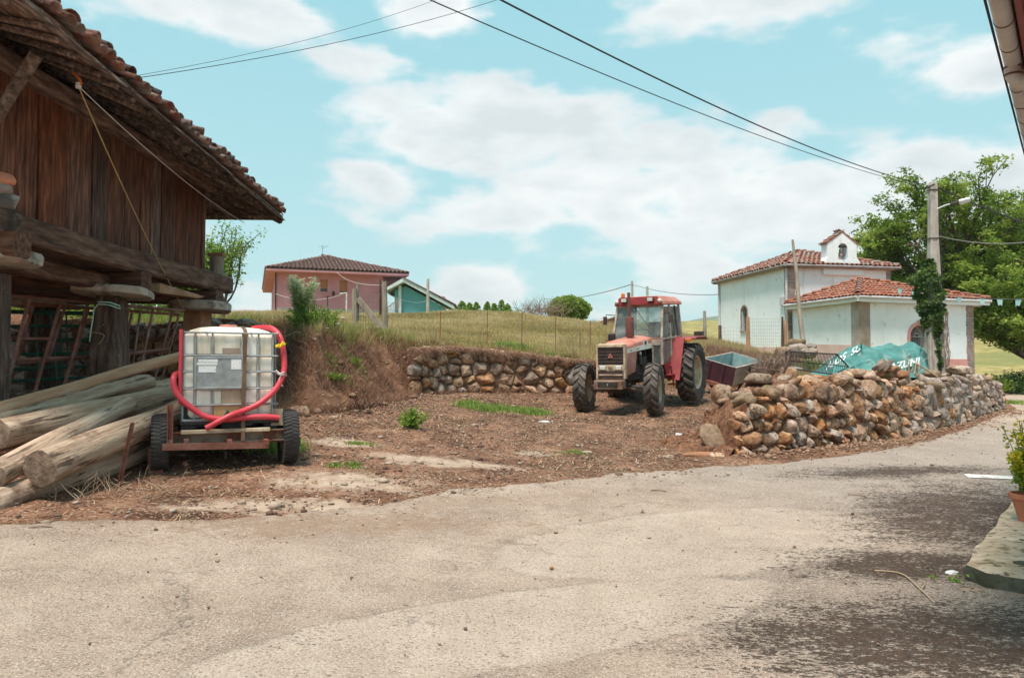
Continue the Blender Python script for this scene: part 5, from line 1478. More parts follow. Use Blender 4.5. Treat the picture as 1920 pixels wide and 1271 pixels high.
def water_trailer():
 t = root('trailer', 'low rusty two-wheeled steel trailer carrying the white water tank', 'trailer', (TF.x, TF.y, 0), (0, 0, YT))
 gl,gr = .405,.43
 tyre(t, .335, .18, .18, (-.76, .10, gl + .335), (0, 0, math.pi), ['rubber'], 44, .008, lw=.018, hubm='rusty_paint')
 tyre(t, .330, .17, .18, (.68, .10, gr + .33), (0, 0, 0), ['rubber'], 44, .008, lw=.018, hubm='rusty_paint')
 MB().beam((-.72, .10, .73), (.62, .10, .74), .07, .07).build('axle', M['rusty'], t, bevel=.008)
 # front channel, upper flange and lower angle
 a,b = C3(222,903,.02),C3(1035,872,.02)
 mb = MB(); mb.beam(a,b,.012,.125); mb.beam(a + Vector((0,-.03,.062)),b + Vector((0,-.03,.062)),.07,.012); mb.beam(a + Vector((0,-.03,-.062)),b + Vector((0,-.03,-.062)),.07,.012)
 mb.build('front_channel', M['rusty_paint'], t)
 a,b = C3(295,862,.07),C3(920,838,.07)
 MB().beam(a, b, .08, .045).build('front_plank', M['cream_rim'], t, bevel=.006)
 a,b = C3(165,965,.30),C3(912,950,.25)
 mb = MB(); mb.beam(a, b, .012, .075); mb.beam(a + Vector((0, .035, -.03)), b + Vector((0, .035, -.03)), .07, .012); mb.build('front_angle', M['rusty'], t)
 for x in (222,335,640,900):
  p = C3(x, 930, .27); MB().beam(p, p + Vector((0, .35, -.0)), .05, .05).build('cross_member', M['rusty'], t)
 mb = MB(); p, q = C3(202, 668, .24), C3(200, 955, .26); mb.beam(p, q, .06, .008, up=(1, 0, 0)); mb.beam(p + Vector((.03, .03, 0)), q + Vector((.03, .03, 0)), .008, .06, up=(1, 0, 0)); mb.build('corner_post', M['rusty'], t)
 for x in (-.62,.58):
  MB().beam((x, -.02, .76), (x, 1.5, .80), .07, .11).build('side_rail', M['rusty'], t, bevel=.006)
 MB().beam((-.65, 1.5, .80), (.62, 1.5, .80), .07, .11).build('rear_rail', M['rusty'], t, bevel=.006)
 for y in (.35, .8, 1.2): MB().beam((-.6, y, .80), (.56, y, .80), .06, .05).build('cross_member', M['rusty'], t)
 MB().box((-.80 + .0, -.03, .56), (.16, .05, .30)).build('mudguard_bracket', M['rusty'], t)
 p = C3(958, 755, .0); MB().box(p + Vector((.02, .02, -.0)), (.14, .05, .20)).build('side_bracket', M['cream_rim'], t)
 p = C3(610, 990, .0); MB().tube([p, p + Vector((0, 0, -.09))], .022, 8).build('jack_stub', M['engine'], t, smooth=True)
 return t
water_trailer()
def water_tank():
 z0, z1, z2 = .86, 1.02, 2.02          # pallet foot, pallet top, cage top
 t = root('water_tank', 'square white plastic water tank in a galvanised cage, strapped on the low trailer', 'tank', (TF.x, TF.y, 0), (0, 0, YT))
 W,Dp = 1.04,1.18
 # bottle: rounded box with a domed top, built of stacked rounded rings
 def ring(w,d,r,y0,z,n=6):
  out = []
  for (cx,cy,a0) in ((w / 2 - r,d - r,0),(-w / 2 + r,d - r,90),(-w / 2 + r,r,180),(w / 2 - r,r,270)):
   for k in range(n + 1):
    a = R(a0 + 90 * k / n); out.append(Vector((cx + r * math.cos(a),cy + r * math.sin(a) + y0,z)))
  return out
 rings = []
 Wb,Db,y0 = W - .05,Dp - .05,.025
 prof = [(.97,z1 - .0,.08),(1.0,z1 + .04,.09),(1.0,z1 + .5,.09),(1.0,z2 - .06,.09),(.995,z2 - .03,.09),(.97,z2 + .002,.10),(.9,z2 + .03,.12),(.7,z2 + .065,.14),(.42,z2 + .085,.13),(.2,z2 + .09,.07)]
 vs = []
 for (k,z,r) in prof:
  w,d = Wb * k,Db * k
  vs += [p + Vector((0,(Db - d) / 2,0)) for p in ring(w,d,r * min(1,k + .1),y0,z)]
 m = 28; fs = []
 for i in range(len(prof) - 1):
  for j in range(m):
   a,b = i * m + j,i * m + (j + 1) % m; fs.append((a,b,b + m,a + m))
 fs.append(tuple(range(m - 1,-1,-1))); fs.append(tuple((len(prof) - 1) * m + j for j in range(m)))
 # moulded ribs: push the front face in and out
 vv = []
 for v in vs: vv.append(v)
 o = MB().add(vv, fs).build('bottle', M['ibc_white'], t, smooth=True, angle=60)
 # vertical moulded panels on the front
 for (xa,xb,ya,yb) in ((310,388,175,318),(404,508,178,318),(528,715,178,318),(752,828,185,325),(850,935,190,328),
        (300,385,332,432),(752,828,336,432),(850,935,336,432),(300,385,446,548),(752,828,446,546),(850,935,446,546),
        (300,385,566,668),(404,508,570,668),(528,582,570,664),(752,828,560,656),(850,935,560,656)):
  a,b = C3(xa,ya,.0),C3(xb,yb,.0)
  cx,cz = (a.x + b.x) / 2,(a.z + b.z) / 2
  mb = MB(); mb.box((cx, .022, cz), (abs(b.x - a.x), .02, abs(a.z - b.z))); mb.build('bottle_panel', M['ibc_white'], t, bevel=.012, seg=2)
 # cage
 def bar(a, b, r=.011, nm='cage_bar'): MB().tube([a, b], r, 8).build(nm, M['galv'], t, smooth=True)
 yF = -.015
 zs = [z2 - .005,C3(600,325).z,C3(600,438).z,C3(600,556).z,C3(600,668).z]
 hw = W / 2 + .005
 for z in zs:
  pts = [(-hw,yF,z),(hw,yF,z),(hw + .01,yF + .02,z),(hw + .01,Dp,z),(hw,Dp + .02,z),(-hw,Dp + .02,z),(-hw - .01,Dp,z),(-hw - .01,yF + .02,z),(-hw,yF,z)]
  MB().tube(pts, .011, 8).build('cage_ring', M['galv'], t, smooth=True)
 for cx in (395,516,727,838,940,290):
  x = C3(cx,400).x
  x = max(-hw,min(hw,x))
  bar((x,yF + .014,z2 - .01),(x,yF + .014,z1 - .04),.0105)
 for x in np.linspace(-hw + .05,hw - .05,5): bar((x,Dp + .004,z2 - .01),(x,Dp + .004,z1 - .04),.0105)
 for y in np.linspace(.12,Dp - .12,5):
  for x in (-hw + .004,hw - .004): bar((x,y,z2 - .01),(x,y,z1 - .04),.0105)
 for x in (-.28,.22): bar((x,0,z2 + .0),(x,Dp,z2 + .0),.011)
 # plate with papers
 a,b = C3(392,330,.035),C3(735,556,.035)
 cx,cz = (a.x + b.x) / 2,(a.z + b.z) / 2
 pl = MB().box((cx, -.035, cz), (b.x - a.x, .004, a.z - b.z)).build('label_plate', M['galv'], t)
 fr = MB(); w_,h_ = b.x - a.x,a.z - b.z
 for sx in (-1,1): fr.box((cx + sx * (w_ / 2 - .012),-.041,cz),(.024,.008,h_))
 for sz in (-1,1): fr.box((cx,-.0405,cz + sz * (h_ / 2 - .012)),(w_ - .05,.008,.024))
 fr.build('plate_rim', M['galv'], t, bevel=.003).parent = t
 for (x0,y0_,x1,y1) in ((418,348,555,370),(408,373,552,390),(420,396,543,441),(649,348,719,420)):
  p,q = C3(x0,y0_,.04),C3(x1,y1,.04)
  MB().box(((p.x + q.x) / 2, -.0395, (p.z + q.z) / 2), (q.x - p.x, .002, p.z - q.z)).build('paper_label', M['paper'], t)
 for (x0, y0_, x1, y1, mn, nm) in ((584, 560, 726, 666, 'cardboard', 'brown_patch'), (588, 270, 712, 318, 'streaky', 'faded_label')):
  p,q = C3(x0,y0_,.02),C3(x1,y1,.02)
  MB().box(((p.x + q.x) / 2, -.0005 if nm == 'brown_patch' else .006, (p.z + q.z) / 2), (q.x - p.x, .004, p.z - q.z)).build(nm, M['cardboard'] if mn == 'cardboard' else M['concrete_brown'], t)
 p,q = C3(527,672,.0),C3(716,752,.0)
 MB().box(((p.x + q.x) / 2, .005, (p.z + q.z) / 2), (q.x - p.x, .02, p.z - q.z)).build('wooden_board', M['wood_yellow'], t, bevel=.003)
 # lower dark well, pallet
 p,q = C3(300,702),C3(940,770)
 MB().box((0, Dp / 2 + .02, (z1 + p.z) / 2 + .0), (W - .03, Dp - .06, abs(p.z - z1) + .06)).build('lower_frame', M['black_plastic'], t, bevel=.01)
 pal = MB()
 pal.box((0,Dp / 2,z1 - .055),(W + .06,Dp + .04,.05))
 for x in (-.46,0,.46):
  for y in (.08,Dp / 2,Dp - .08): pal.box((x,y,z1 - .13),(.16 if x else .2,.14,.10))
 for x in (-.46,0,.46): pal.box((x,Dp / 2,z1 - .19),(.16,Dp,.022))
 pal.box((0,.05,z1 - .192),(W + .04,.12,.022)); pal.box((0,Dp - .05,z1 - .192),(W + .04,.12,.022))
 pal.build('pallet', M['black_plastic'], t, bevel=.006)
 bar((-hw,yF - .005,z1 - .026),(hw,yF - .005,z1 - .026),.016)
 # valve with lever
 v = C3(622,745,.02)
 mb = MB(); mb.lathe([(0, -.09), (.035, -.09), (.038, -.03), (.03, .0), (.042, .01), (.042, .04), (0, .04)], 16, Matrix.Translation((v.x, -.02, v.z)) @ Matrix.Rotation(math.pi / 2, 4, 'X'), caps=False)
 mb.box((v.x, -.045, v.z + .04), (.03, .03, .05)); mb.build('valve', M['tarp_dark'], t, smooth=True, angle=40)
 # screw cap
 mb = MB(); mb.lathe([(0, 0), (.11, 0), (.115, .02), (.10, .045), (0, .05)], 20, Matrix.Translation((.0 + .03, Dp * .62, z2 + .085)), caps=False); mb.build('screw_cap', M['faded_red'], t, smooth=True, angle=40)
 # strap over the tank
 st = MB(); pts = []
 xs_ = C3(748,150).x
 path = [(xs_,Dp + .03,z1 + .2),(xs_,Dp + .035,z2),(xs_ + .0,Dp * .75,z2 + .085),(xs_,Dp * .4,z2 + .098),(xs_,.12,z2 + .06),(xs_,.0,z2 + .018),(C3(748,170).x,-.034,z2 - .02),(C3(735,500).x,-.05,C3(735,500).z),(C3(728,700).x,-.05,C3(728,700).z),(C3(722,920).x,-.13,C3(722,920,.13).z)]
 vs = []
 for p in path: vs += [Vector(p) + Vector((-.022,0,0)),Vector(p) + Vector((.022,0,0))]
 vs2 = [v + Vector((0,-.004,.003)) for v in vs]
 k = len(vs)
 st.add(vs + vs2,[(2 * i,2 * i + 1,2 * i + 3,2 * i + 2) for i in range(len(path) - 1)] + [(k + 2 * i,k + 2 * i + 2,k + 2 * i + 3,k + 2 * i + 1) for i in range(len(path) - 1)])
 st.build('strap', M['strap'], t)
 return t
water_tank()
def bez(pts,n=8):
 """smooth curve through the points"""
 P = [Vector(p) for p in pts]; out = []
 for i in range(len(P) - 1):
  p0,p1,p2,p3 = P[max(0,i - 1)],P[i],P[i + 1],P[min(len(P) - 1,i + 2)]
  for k in range(n):
   t = k / n
   out.append(.5 * ((2 * p1) + (-p0 + p2) * t + (2 * p0 - 5 * p1 + 4 * p2 - p3) * t * t + (-p0 + 3 * p1 - 3 * p2 + p3) * t ** 3))
 out.append(P[-1]); return out
def hose():
 def w(x,y,out):
  l = C3(x,y,out); return TF + TX * l.x + TYv * l.y + Vector((0,0,l.z))
 pts = [w(275,452,-.10),w(252,462,-.02),w(243,500,.04),w(256,565,.05),w(300,630,.07),(w(370,690,.08)),w(450,742,.08),w(530,764,.09),w(600,770,.10),w(690,764,.09),w(800,752,.08),w(900,752,.07),w(983,760,.06)]
 t = root('hose', 'thick red suction hose looped round the water tank and tied on', 'hose', pts[4])
 MB().tube(bez(pts), .034, 12).build('lower_loop', M['red_hose'], t, smooth=True, world=True, angle=50)
 pts = [w(800,135,-.45),w(860,128,-.35),w(925,132,-.22),w(972,165,-.12),w(1000,225,-.05),w(1018,330,-.02),w(1018,430,.0),w(985,520,.03),w(930,590,.05),w(850,655,.07),w(760,700,.09),w(650,740,.16),w(560,785,.17),w(512,812,.16),w(472,832,.15)]
 MB().tube(bez(pts), .034, 12).build('upper_loop', M['red_hose'], t, smooth=True, world=True, angle=50)
 pts = [w(298,140,.02),w(296,300,.02),w(292,460,.02),w(293,600,.02),w(290,668,.02)]
 MB().tube(pts, .022, 10).build('side_pipe', M['red_hose'], t, smooth=True, world=True)
 mb = MB()
 for k in range(7):
  p = w(990 + random.uniform(-22,26),252 + random.uniform(-14,12),.03); rock(mb,p,(.026,.012,.02),(random.random() * 3,random.random() * 3,0),1,.3,k)
 mb.build('yellow_tie', M['yellow_tie'], t, world=True)
 mb = MB()
 for k in range(3):
  q = [w(962,425 + k * 9,-.03),w(990,448 + k * 5,.05),w(1022,440 + k * 10,.03),w(1034,455 + k * 6,-.04)]
  mb.tube(bez(q,4),.008,6)
 mb.tube(bez([w(1000,460,.05),w(985,500,.05),w(1010,540,.05)],4),.006,6)
 mb.build('pale_rope', M['cord_white'], t, smooth=True, world=True)
hose()
def text_mesh(body,size,mat_,parent,name,Mx,depth=.001,bold=0.0):
 cu = bpy.data.curves.new(name, 'FONT'); cu.body = body; cu.size = size; cu.extrude = depth; cu.offset = bold
 cu.align_x = 'CENTER'; cu.align_y = 'CENTER'; cu.resolution_u = 3
 tmp = bpy.data.objects.new(name,cu); COL.objects.link(tmp)
 dg = bpy.context.evaluated_depsgraph_get()
 me = bpy.data.meshes.new_from_object(tmp.evaluated_get(dg))
 bpy.data.objects.remove(tmp)
 me.materials.clear(); me.materials.append(mat_)
 o = bpy.data.objects.new(name,me); COL.objects.link(o); o.parent = parent
 L = Mx; o.location = L.to_translation(); o.rotation_euler = L.to_euler()
 return o
def tractor():
 yaw = math.atan2(-.875,-.485)
 zr,zf = h0(3.69,19.68) + .0,h0(2.42,17.41)
 zr = max(zr,.66)
 pitch = math.atan2(zr - zf,2.6)
 t = root('tractor', 'old faded red farm tractor with glazed cab parked nose-on at the stone wall', 'tractor', (3.686, 19.685, zr), (0, pitch, yaw))
 rr,fr_ = .725,.565
 glass = bpy.data.materials.new('cab_glass'); glass.use_nodes = True
 b = glass.node_tree.nodes['Principled BSDF']; b.inputs['Base Color'].default_value = (.80, .88, .87, 1); b.inputs['Roughness'].default_value = .04
 b.inputs['Transmission Weight'].default_value = 1.0; b.inputs['IOR'].default_value = 1.05; b.inputs['Specular IOR Level'].default_value = .5
 # thin glass: mostly clear with reflection and some grime
 nt = glass.node_tree; N,L = nt.nodes,nt.links
 out = N['Material Output']; tr = N.new('ShaderNodeBsdfTransparent'); tr.inputs[0].default_value = (.84, .90, .88, 1)
 gl = N.new('ShaderNodeBsdfGlossy'); gl.inputs['Roughness'].default_value = .06
 df = N.new('ShaderNodeBsdfDiffuse'); df.inputs[0].default_value = (.60, .64, .61, 1)
 fz = N.new('ShaderNodeFresnel'); fz.inputs[0].default_value = 1.5
 m1 = N.new('ShaderNodeMixShader'); L.new(fz.outputs[0], m1.inputs[0]); L.new(tr.outputs[0], m1.inputs[1]); L.new(gl.outputs[0], m1.inputs[2])
 nz = N.new('ShaderNodeTexNoise'); nz.inputs['Scale'].default_value = 2.5; nz.inputs['Detail'].default_value = 7
 mr = N.new('ShaderNodeMapRange'); L.new(nz.outputs[0], mr.inputs[0]); mr.inputs[1].default_value = .35; mr.inputs[2].default_value = .75; mr.inputs[3].default_value = .08; mr.inputs[4].default_value = .34
 m2 = N.new('ShaderNodeMixShader'); L.new(mr.outputs[0], m2.inputs[0]); L.new(m1.outputs[0], m2.inputs[1]); L.new(df.outputs[0], m2.inputs[2]); L.new(m2.outputs[0], out.inputs[0])
 M['cab_glass'] = glass
 B = lambda nm,mn,mb,bev=0,sm=False,par=t,ang=40: mb.build(nm,M[mn],par,smooth=sm,bevel=bev,angle=ang)
 # wheels
 steer = R(9)
 q = math.pi / 2
 for s in (1,-1):
  tyre(t, rr, .42, .42, (0, s * .93, rr), (0, 0, s * q), ['rubber', 'rubber_dusty'], 20, .05, 'rear_wheel', True, -.1, flip=s, lw=.075, n=48)
  tyre(t, fr_, .30, .31, (2.6, s * .84, fr_ + .0), (0, 0, s * q + steer), ['rubber_dusty', 'rubber_dusty'], 17, .04, 'front_wheel', True, .1, flip=s, lw=.062, n=44)
 # axles, engine, gearbox
 mb = MB(); mb.box((.1, 0, .80), (.7, 1.3, .42)); B('rear_axle', 'engine', mb, .04)
 mb = MB(); mb.beam((2.6, -.66, .56), (2.6, .66, .56), .16, .15); mb.box((2.6, 0, .60), (.3, .34, .22)); B('front_axle', 'engine', mb, .03)
 mb = MB(); mb.box((1.0, 0, .84), (1.4, .44, .48)); B('gearbox', 'engine', mb, .04)
 mb = MB(); mb.box((2.1, 0, 1.00), (.95, .40, .62)); B('engine', 'engine', mb, .03)
 # bits on the visible engine side
 mb = MB()
 mb.tube([(2.05,.23,1.28),(2.05,.33,1.26),(2.05,.34,1.06)],.05,8); mb.lathe([(.0,0),(.055,0),(.055,.2),(0,.22)],12,Matrix.Translation((1.85,.33,1.0)),caps=False)
 mb.tube([(2.3,.24,1.2),(2.0,.30,1.22),(1.7,.28,1.05),(1.5,.3,.9)],.014,6); mb.tube([(2.4,.24,.9),(2.1,.32,.85),(1.6,.3,.78)],.02,6)
 mb.box((2.3,.27,.98),(.16,.12,.18)); mb.box((1.62,.27,1.15),(.14,.10,.16))
 B('engine_fittings', 'engine', mb, 0, True)
 mb = MB(); mb.lathe([(.0, 0), (.048, 0), (.05, .12), (.03, .14), (0, .14)], 12, Matrix.Translation((1.98, .30, 1.22)), caps=False); B('fuel_filter', 'chrome', mb, 0, True)
 # bonnet: top skin with rounded shoulders, sloping gently to the front
 def section(x,hw,zt,zb,rs=.10):
  pts = [(hw,zb)]
  for k in range(6):
   a = R(90 * k / 5); pts.append((hw - rs + rs * math.cos(a),zt - .04 - rs * .7 + rs * .7 * math.sin(a)))
  pts += [(hw * .4,zt - .008),(0,zt)]
  pts += [(-y,z) for (y,z) in reversed(pts[:-1])]
  return [Vector((x,y,z)) for y,z in pts]
 secs = [section(1.28,.37,1.70,1.40),section(1.7,.365,1.69,1.395),section(2.3,.355,1.655,1.375),section(2.8,.345,1.60,1.35),section(2.98,.34,1.57,1.34)]
 vs = sum(secs,[]); m = len(secs[0]); fs = []
 for i in range(len(secs) - 1):
  for j in range(m - 1):
   a = i * m + j; fs.append((a,a + 1,a + 1 + m,a + m))
 fs.append(tuple(range(m))); fs.append(tuple((len(secs) - 1) * m + j for j in range(m - 1,-1,-1)))
 mb = MB(); mb.add(vs, fs); B('bonnet', 'faded_red', mb, 0, True, ang=55)
 # side panels with the long white stripe
 for s in (1,-1):
  mb = MB(); mb.prism([(2.96, s * .325, .86), (2.42, s * .325, .92), (2.32, s * .335, 1.30), (2.30, s * .335, 1.385), (2.96, s * .325, 1.365)], (0, s * .022, 0)); B('side_panel', 'faded_red', mb, .006)
  mb = MB(); mb.prism([(2.93, s * .355, 1.37), (1.30, s * .378, 1.40), (1.30, s * .378, 1.51), (1.62, s * .377, 1.505), (1.62, s * .377, 1.60), (1.92, s * .372, 1.60), (1.92, s * .370, 1.50), (2.93, s * .355, 1.455)], (0, s * .006, 0)); B('stripe', 'ibc_white', mb)
  # lettering on the stripe
  Rx = Matrix(((-s,0,0,0),(0,0,s,0),(0,1,0,0),(0,0,0,1)))
  text_mesh('MF', .125, M['engine'], t, 'lettering', Matrix.Translation((1.77, s * .385, 1.54)) @ Rx, .001, .004)
  text_mesh('1 4 C', .066, M['engine'], t, 'lettering', Matrix.Translation((2.72, s * .365, 1.415)) @ Rx, .001, .001)
  text_mesh('TURBO DIESEL', .030, M['rusty_paint'], t, 'lettering', Matrix.Translation((2.28, s * .373, 1.435)) @ Rx, .001, .0)
 # nose: grille with cream surround
 gx = 2.98
 mb = MB()
 for s in (1,-1): mb.prism([(gx - .06,s * .345,.80),(gx + .09,s * .345,.80),(gx + .055,s * .345,1.57),(gx - .06,s * .345,1.57)],(0,-s * .045,0))
 mb.prism([(gx - .05,-.30,1.50),(gx + .060,-.30,1.50),(gx + .055,-.30,1.57),(gx - .06,-.30,1.585)],(0,.60,0))
 B('grille_surround', 'cream_rim', mb, .012)
 mb = MB(); mb.prism([(gx - .05, -.30, 1.12), (gx + .055, -.30, 1.12), (gx + .04, -.30, 1.498), (gx - .05, -.30, 1.498)], (0, .60, 0)); B('grille', 'grille', mb, .004)
 for k in range(5):
  z = 1.165 + k * .075
  mb = MB(); x = gx + .066 - (z - .8) * .035; mb.box((x, 0, z), (.02, .58, .014)); B('grille_slat', 'engine', mb)
 # red badge: a ring with three small triangles
 bx = gx + .075 - .5 * .03
 mb = MB()
 for k in range(3):
  a = R(90 + 120 * k); cy,cz = .033 * math.cos(a),.033 * math.sin(a) + 1.31
  mb.prism([(bx,cy + .036 * math.cos(a + R(d)),cz + .036 * math.sin(a + R(d))) for d in (0,120,240)],(.012,0,0))
 badge = B('badge', 'faded_red', mb)
 # headlight panel
 mb = MB(); mb.prism([(gx - .05, -.30, .985), (gx + .065, -.30, .985), (gx + .055, -.30, 1.118), (gx - .05, -.30, 1.118)], (0, .60, 0)); B('headlight_panel', 'cream_rim', mb, .004)
 for s in (1,-1):
  mb = MB(); mb.box((gx + .066, s * .185, 1.052), (.03, .17, .105)); hl = B('headlight', 'chrome', mb, .012)
  mb = MB(); mb.box((gx + .080, s * .185, 1.052), (.016, .135, .078)); mb.build('lens', M['lamp_glass'], hl, bevel=.01)
 mb = MB(); mb.box((gx + .07, 0, 1.052), (.01, .10, .05)); B('badge_plate', 'rusty_paint', mb)
 mb = MB(); mb.prism([(gx - .05, -.30, .80), (gx + .072, -.30, .80), (gx + .065, -.30, .983), (gx - .05, -.30, .983)], (0, .60, 0)); B('lower_grille', 'grille', mb)
 mb = MB(); mb.box((gx + .078, 0, .895), (.016, .56, .03)); B('lower_bar', 'cream_rim', mb, .003)
 # front weight frame
 mb = MB(); mb.box((3.12, 0, .69), (.26, .66, .19)); B('front_weight', 'rusty_paint', mb, .012)
 mb = MB(); mb.box((3.255, 0, .70), (.014, .46, .10)); B('weight_recess', 'engine', mb)
 mb = MB(); mb.box((3.262, 0, .70), (.014, .025, .06)); B('tow_pin', 'chrome', mb)
 mb = MB(); mb.box((2.75, 0, .66), (.6, .34, .22)); B('front_support', 'engine', mb, .02)
 # steering rods
 mb = MB(); mb.tube([(2.66, -.6, .52), (2.66, .6, .52)], .02, 8); mb.tube([(2.7, 0, .62), (2.66, .42, .55)], .026, 8); B('steering_rod', 'rusty_paint', mb, 0, True)
 # exhaust
 mb = MB(); mb.lathe([(0, 0), (.045, 0), (.045, .06), (.092, .07), (.098, .10), (.098, .50), (.09, .53), (.04, .54), (.038, .56)], 18, Matrix.Translation((1.95, .07, 1.62)), caps=False); B('silencer', 'ruddy_metal', mb, 0, True)
 mb = MB(); mb.tube([(1.95, .07, 2.14), (1.95, .07, 2.72)], .036, 12, caps=False); mb.tube([(1.95, .07, 2.72), (1.95, .07, 2.14)], .028, 12, caps=False); B('exhaust_pipe', 'ruddy_metal', mb, 0, True)
 mb = MB(); mb.lathe([(0, 0), (.05, 0), (.05, .10), (.085, .11), (.09, .16), (.088, .26), (.06, .28), (0, .285)], 16, Matrix.Translation((1.85, -.42, 1.50)), caps=False); mb.tube([(1.85, -.42, 1.52), (1.75, -.25, 1.45), (1.6, -.2, 1.4)], .05, 8); B('air_cleaner', 'engine', mb, 0, True)
 xf0, xf1 = 1.28, 1.02      # windscreen foot and head
 xr0,xr1 = -.42,-.28
 zw,zt,zl = 1.60,2.42,.98
 hw0,hw1 = .61,.565
 post = lambda p, q_, w=.05, mn='cab_grey', nm='cab_post': B(nm, mn, MB().beam(p, q_, w, w), .008)
 for s in (1,-1):
  post((xf0,s * hw0,1.0),(xf0,s * hw0,zw),.06); post((xf0,s * hw0,zw),(xf1,s * hw1,zt),.055)
  post((.62,s * (hw0 + .02),.98),(.60,s * (hw0 + .01),zw),.05); post((.60,s * (hw0 + .01),zw),(.50,s * hw1,zt),.045)
  post((xr0 + .1,s * hw0,1.62),(xr1,s * hw1,zt),.05)
  B('cab_rail', 'cab_grey', MB().beam((xf0, s * hw0, zw), (-.34, s * hw0, zw + .02), .045, .045), .006)
  # door lower pane and front quarter pane
  mb = MB(); mb.prism([(xf0 - .05, s * (hw0 - .01), 1.03), (.67, s * (hw0 + .01), 1.03), (.64, s * (hw0 + .005), zw - .04), (xf0 - .05, s * (hw0 - .01), zw - .04)], (0, s * .006, 0)); B('side_glass', 'cab_glass', mb)
  mb = MB(); mb.prism([(.57, s * (hw0 + .01), 1.02), (.16, s * (hw0 + .01), 1.30), (.06, s * (hw0), zw - .02), (.56, s * hw0, zw - .02)], (0, s * .006, 0)); B('door_glass', 'cab_glass', mb)
  mb = MB(); mb.prism([(.56, s * hw0, zw + .03), (-.27, s * hw0, zw + .05), (-.22, s * hw1, zt - .04), (.48, s * hw1, zt - .04)], (0, s * .006, 0)); B('side_glass', 'cab_glass', mb)
  mb = MB(); mb.prism([(xf0 - .06, s * hw0, zw + .03), (.64, s * hw0, zw + .03), (.55, s * hw1, zt - .04), (xf1 - .03, s * hw1, zt - .04)], (0, s * .006, 0)); B('side_glass', 'cab_glass', mb)
  B('door_frame', 'cab_grey', MB().beam((.58, s * (hw0 + .02), .98), (.14, s * (hw0 + .02), 1.28), .03, .04).beam((.14, s * (hw0 + .02), 1.28), (.03, s * (hw0 + .02), zw), .03, .04), .004)
  B('window_divider', 'iron', MB().beam((.02, s * (hw0 + .012), zw + .02), (.10, s * (hw1 + .012), zt - .02), .03, .03))
  B('grab_rail', 'iron', MB().tube([(.50, s * .64, 1.66), (.50, s * .68, 1.70), (.50, s * .68, 2.0), (.50, s * .62, 2.04)], .012, 6), 0, True)
  # mirror on an arm
  B('mirror_arm', 'iron', MB().tube([(xf1 + .05, s * .58, 2.20), (xf1 + .20, s * .80, 2.22), (xf1 + .20, s * .82, 2.05)], .011, 6), 0, True)
  B('mirror', 'grille', MB().box((xf1 + .20, s * .83, 2.08), (.03, .10, .20)), .01)
 # front: lower panels, windscreen
 B('cab_front_panel', 'cab_grey', MB().prism([(xf0 + .01, -hw0, 1.46), (xf0 + .01, hw0, 1.46), (xf0 + .01, hw0, zw), (xf0 + .01, -hw0, zw)], (.03, 0, 0)), .005)
 for s in (1,-1):
  B('lower_windscreen', 'cab_glass', MB().prism([(xf0 + .01, s * .40, .98), (xf0 + .01, s * (hw0 - .03), .98), (xf0 + .01, s * (hw0 - .03), 1.46), (xf0 + .01, s * .40, 1.46)], (.006, 0, 0)))
  B('cab_post', 'cab_grey', MB().beam((xf0 + .01, s * .39, .96), (xf0 + .01, s * .39, 1.5), .035, .035))
 B('windscreen', 'cab_glass', MB().prism([(xf0, -hw0 + .04, zw + .03), (xf0, hw0 - .04, zw + .03), (xf1, hw1 - .04, zt - .05), (xf1, -hw1 + .04, zt - .05)], (.006, 0, .002)))
 B('windscreen_rail', 'rusty', MB().beam((xf0 + .01, -hw0, zw + .01), (xf0 + .01, hw0, zw + .01), .05, .05), .01)
 B('windscreen_rail', 'cab_grey', MB().beam((xf1, -hw1, zt - .03), (xf1, hw1, zt - .03), .05, .05), .01)
 B('wiper', 'iron', MB().tube([(xf1 + .05, -.1, zt - .04), (xf1 + .12, .0, 2.25), (xf0 + .02, .34, 1.85)], .009, 6), 0, True)
 B('rear_window', 'cab_glass', MB().prism([(xr0 + .1, -hw0 + .05, 1.66), (xr0 + .1, hw0 - .05, 1.66), (xr1, hw1 - .05, zt - .04), (xr1, -hw1 + .05, zt - .04)], (-.006, 0, 0)))
 B('cab_rear_panel', 'cab_grey', MB().box((xr0 + .10, 0, 1.30), (.04, 1.18, .68)), .01)
 B('cab_floor', 'engine', MB().box((.45, 0, 1.0), (1.66, 1.20, .06)), .01)
 # inside: seat, column, wheel
 B('seat', 'maroon', MB().box((.02, 0, 1.42), (.45, .46, .12)).box((-.20, 0, 1.72), (.12, .44, .55)), .04)
 B('seat_base', 'engine', MB().box((.0, 0, 1.2), (.35, .35, .36)), .02)
 B('steering_column', 'engine', MB().tube([(1.0, 0, 1.1), (.72, 0, 1.72)], .035, 8), 0, True)
 mb = MB(); C_ = Vector((.70,0,1.75)); ax = Vector((-.42,0,.9)).normalized(); e1 = Vector((0,1,0)); e2 = ax.cross(e1)
 mb.tube([C_ + (e1 * math.cos(a) + e2 * math.sin(a)) * .20 for a in np.linspace(0,2 * math.pi,21)],.014,6,caps=False)
 for k in range(3):
  a = 2 * math.pi * k / 3; mb.tube([C_,C_ + (e1 * math.cos(a) + e2 * math.sin(a)) * .20],.009,6)
 B('steering_wheel', 'engine', mb, 0, True)
 B('dashboard', 'engine', MB().box((1.12, 0, 1.50), (.26, .7, .26)), .03)
 # roof with upturned lamp panel in front
 r0,r1 = 2.42,2.64
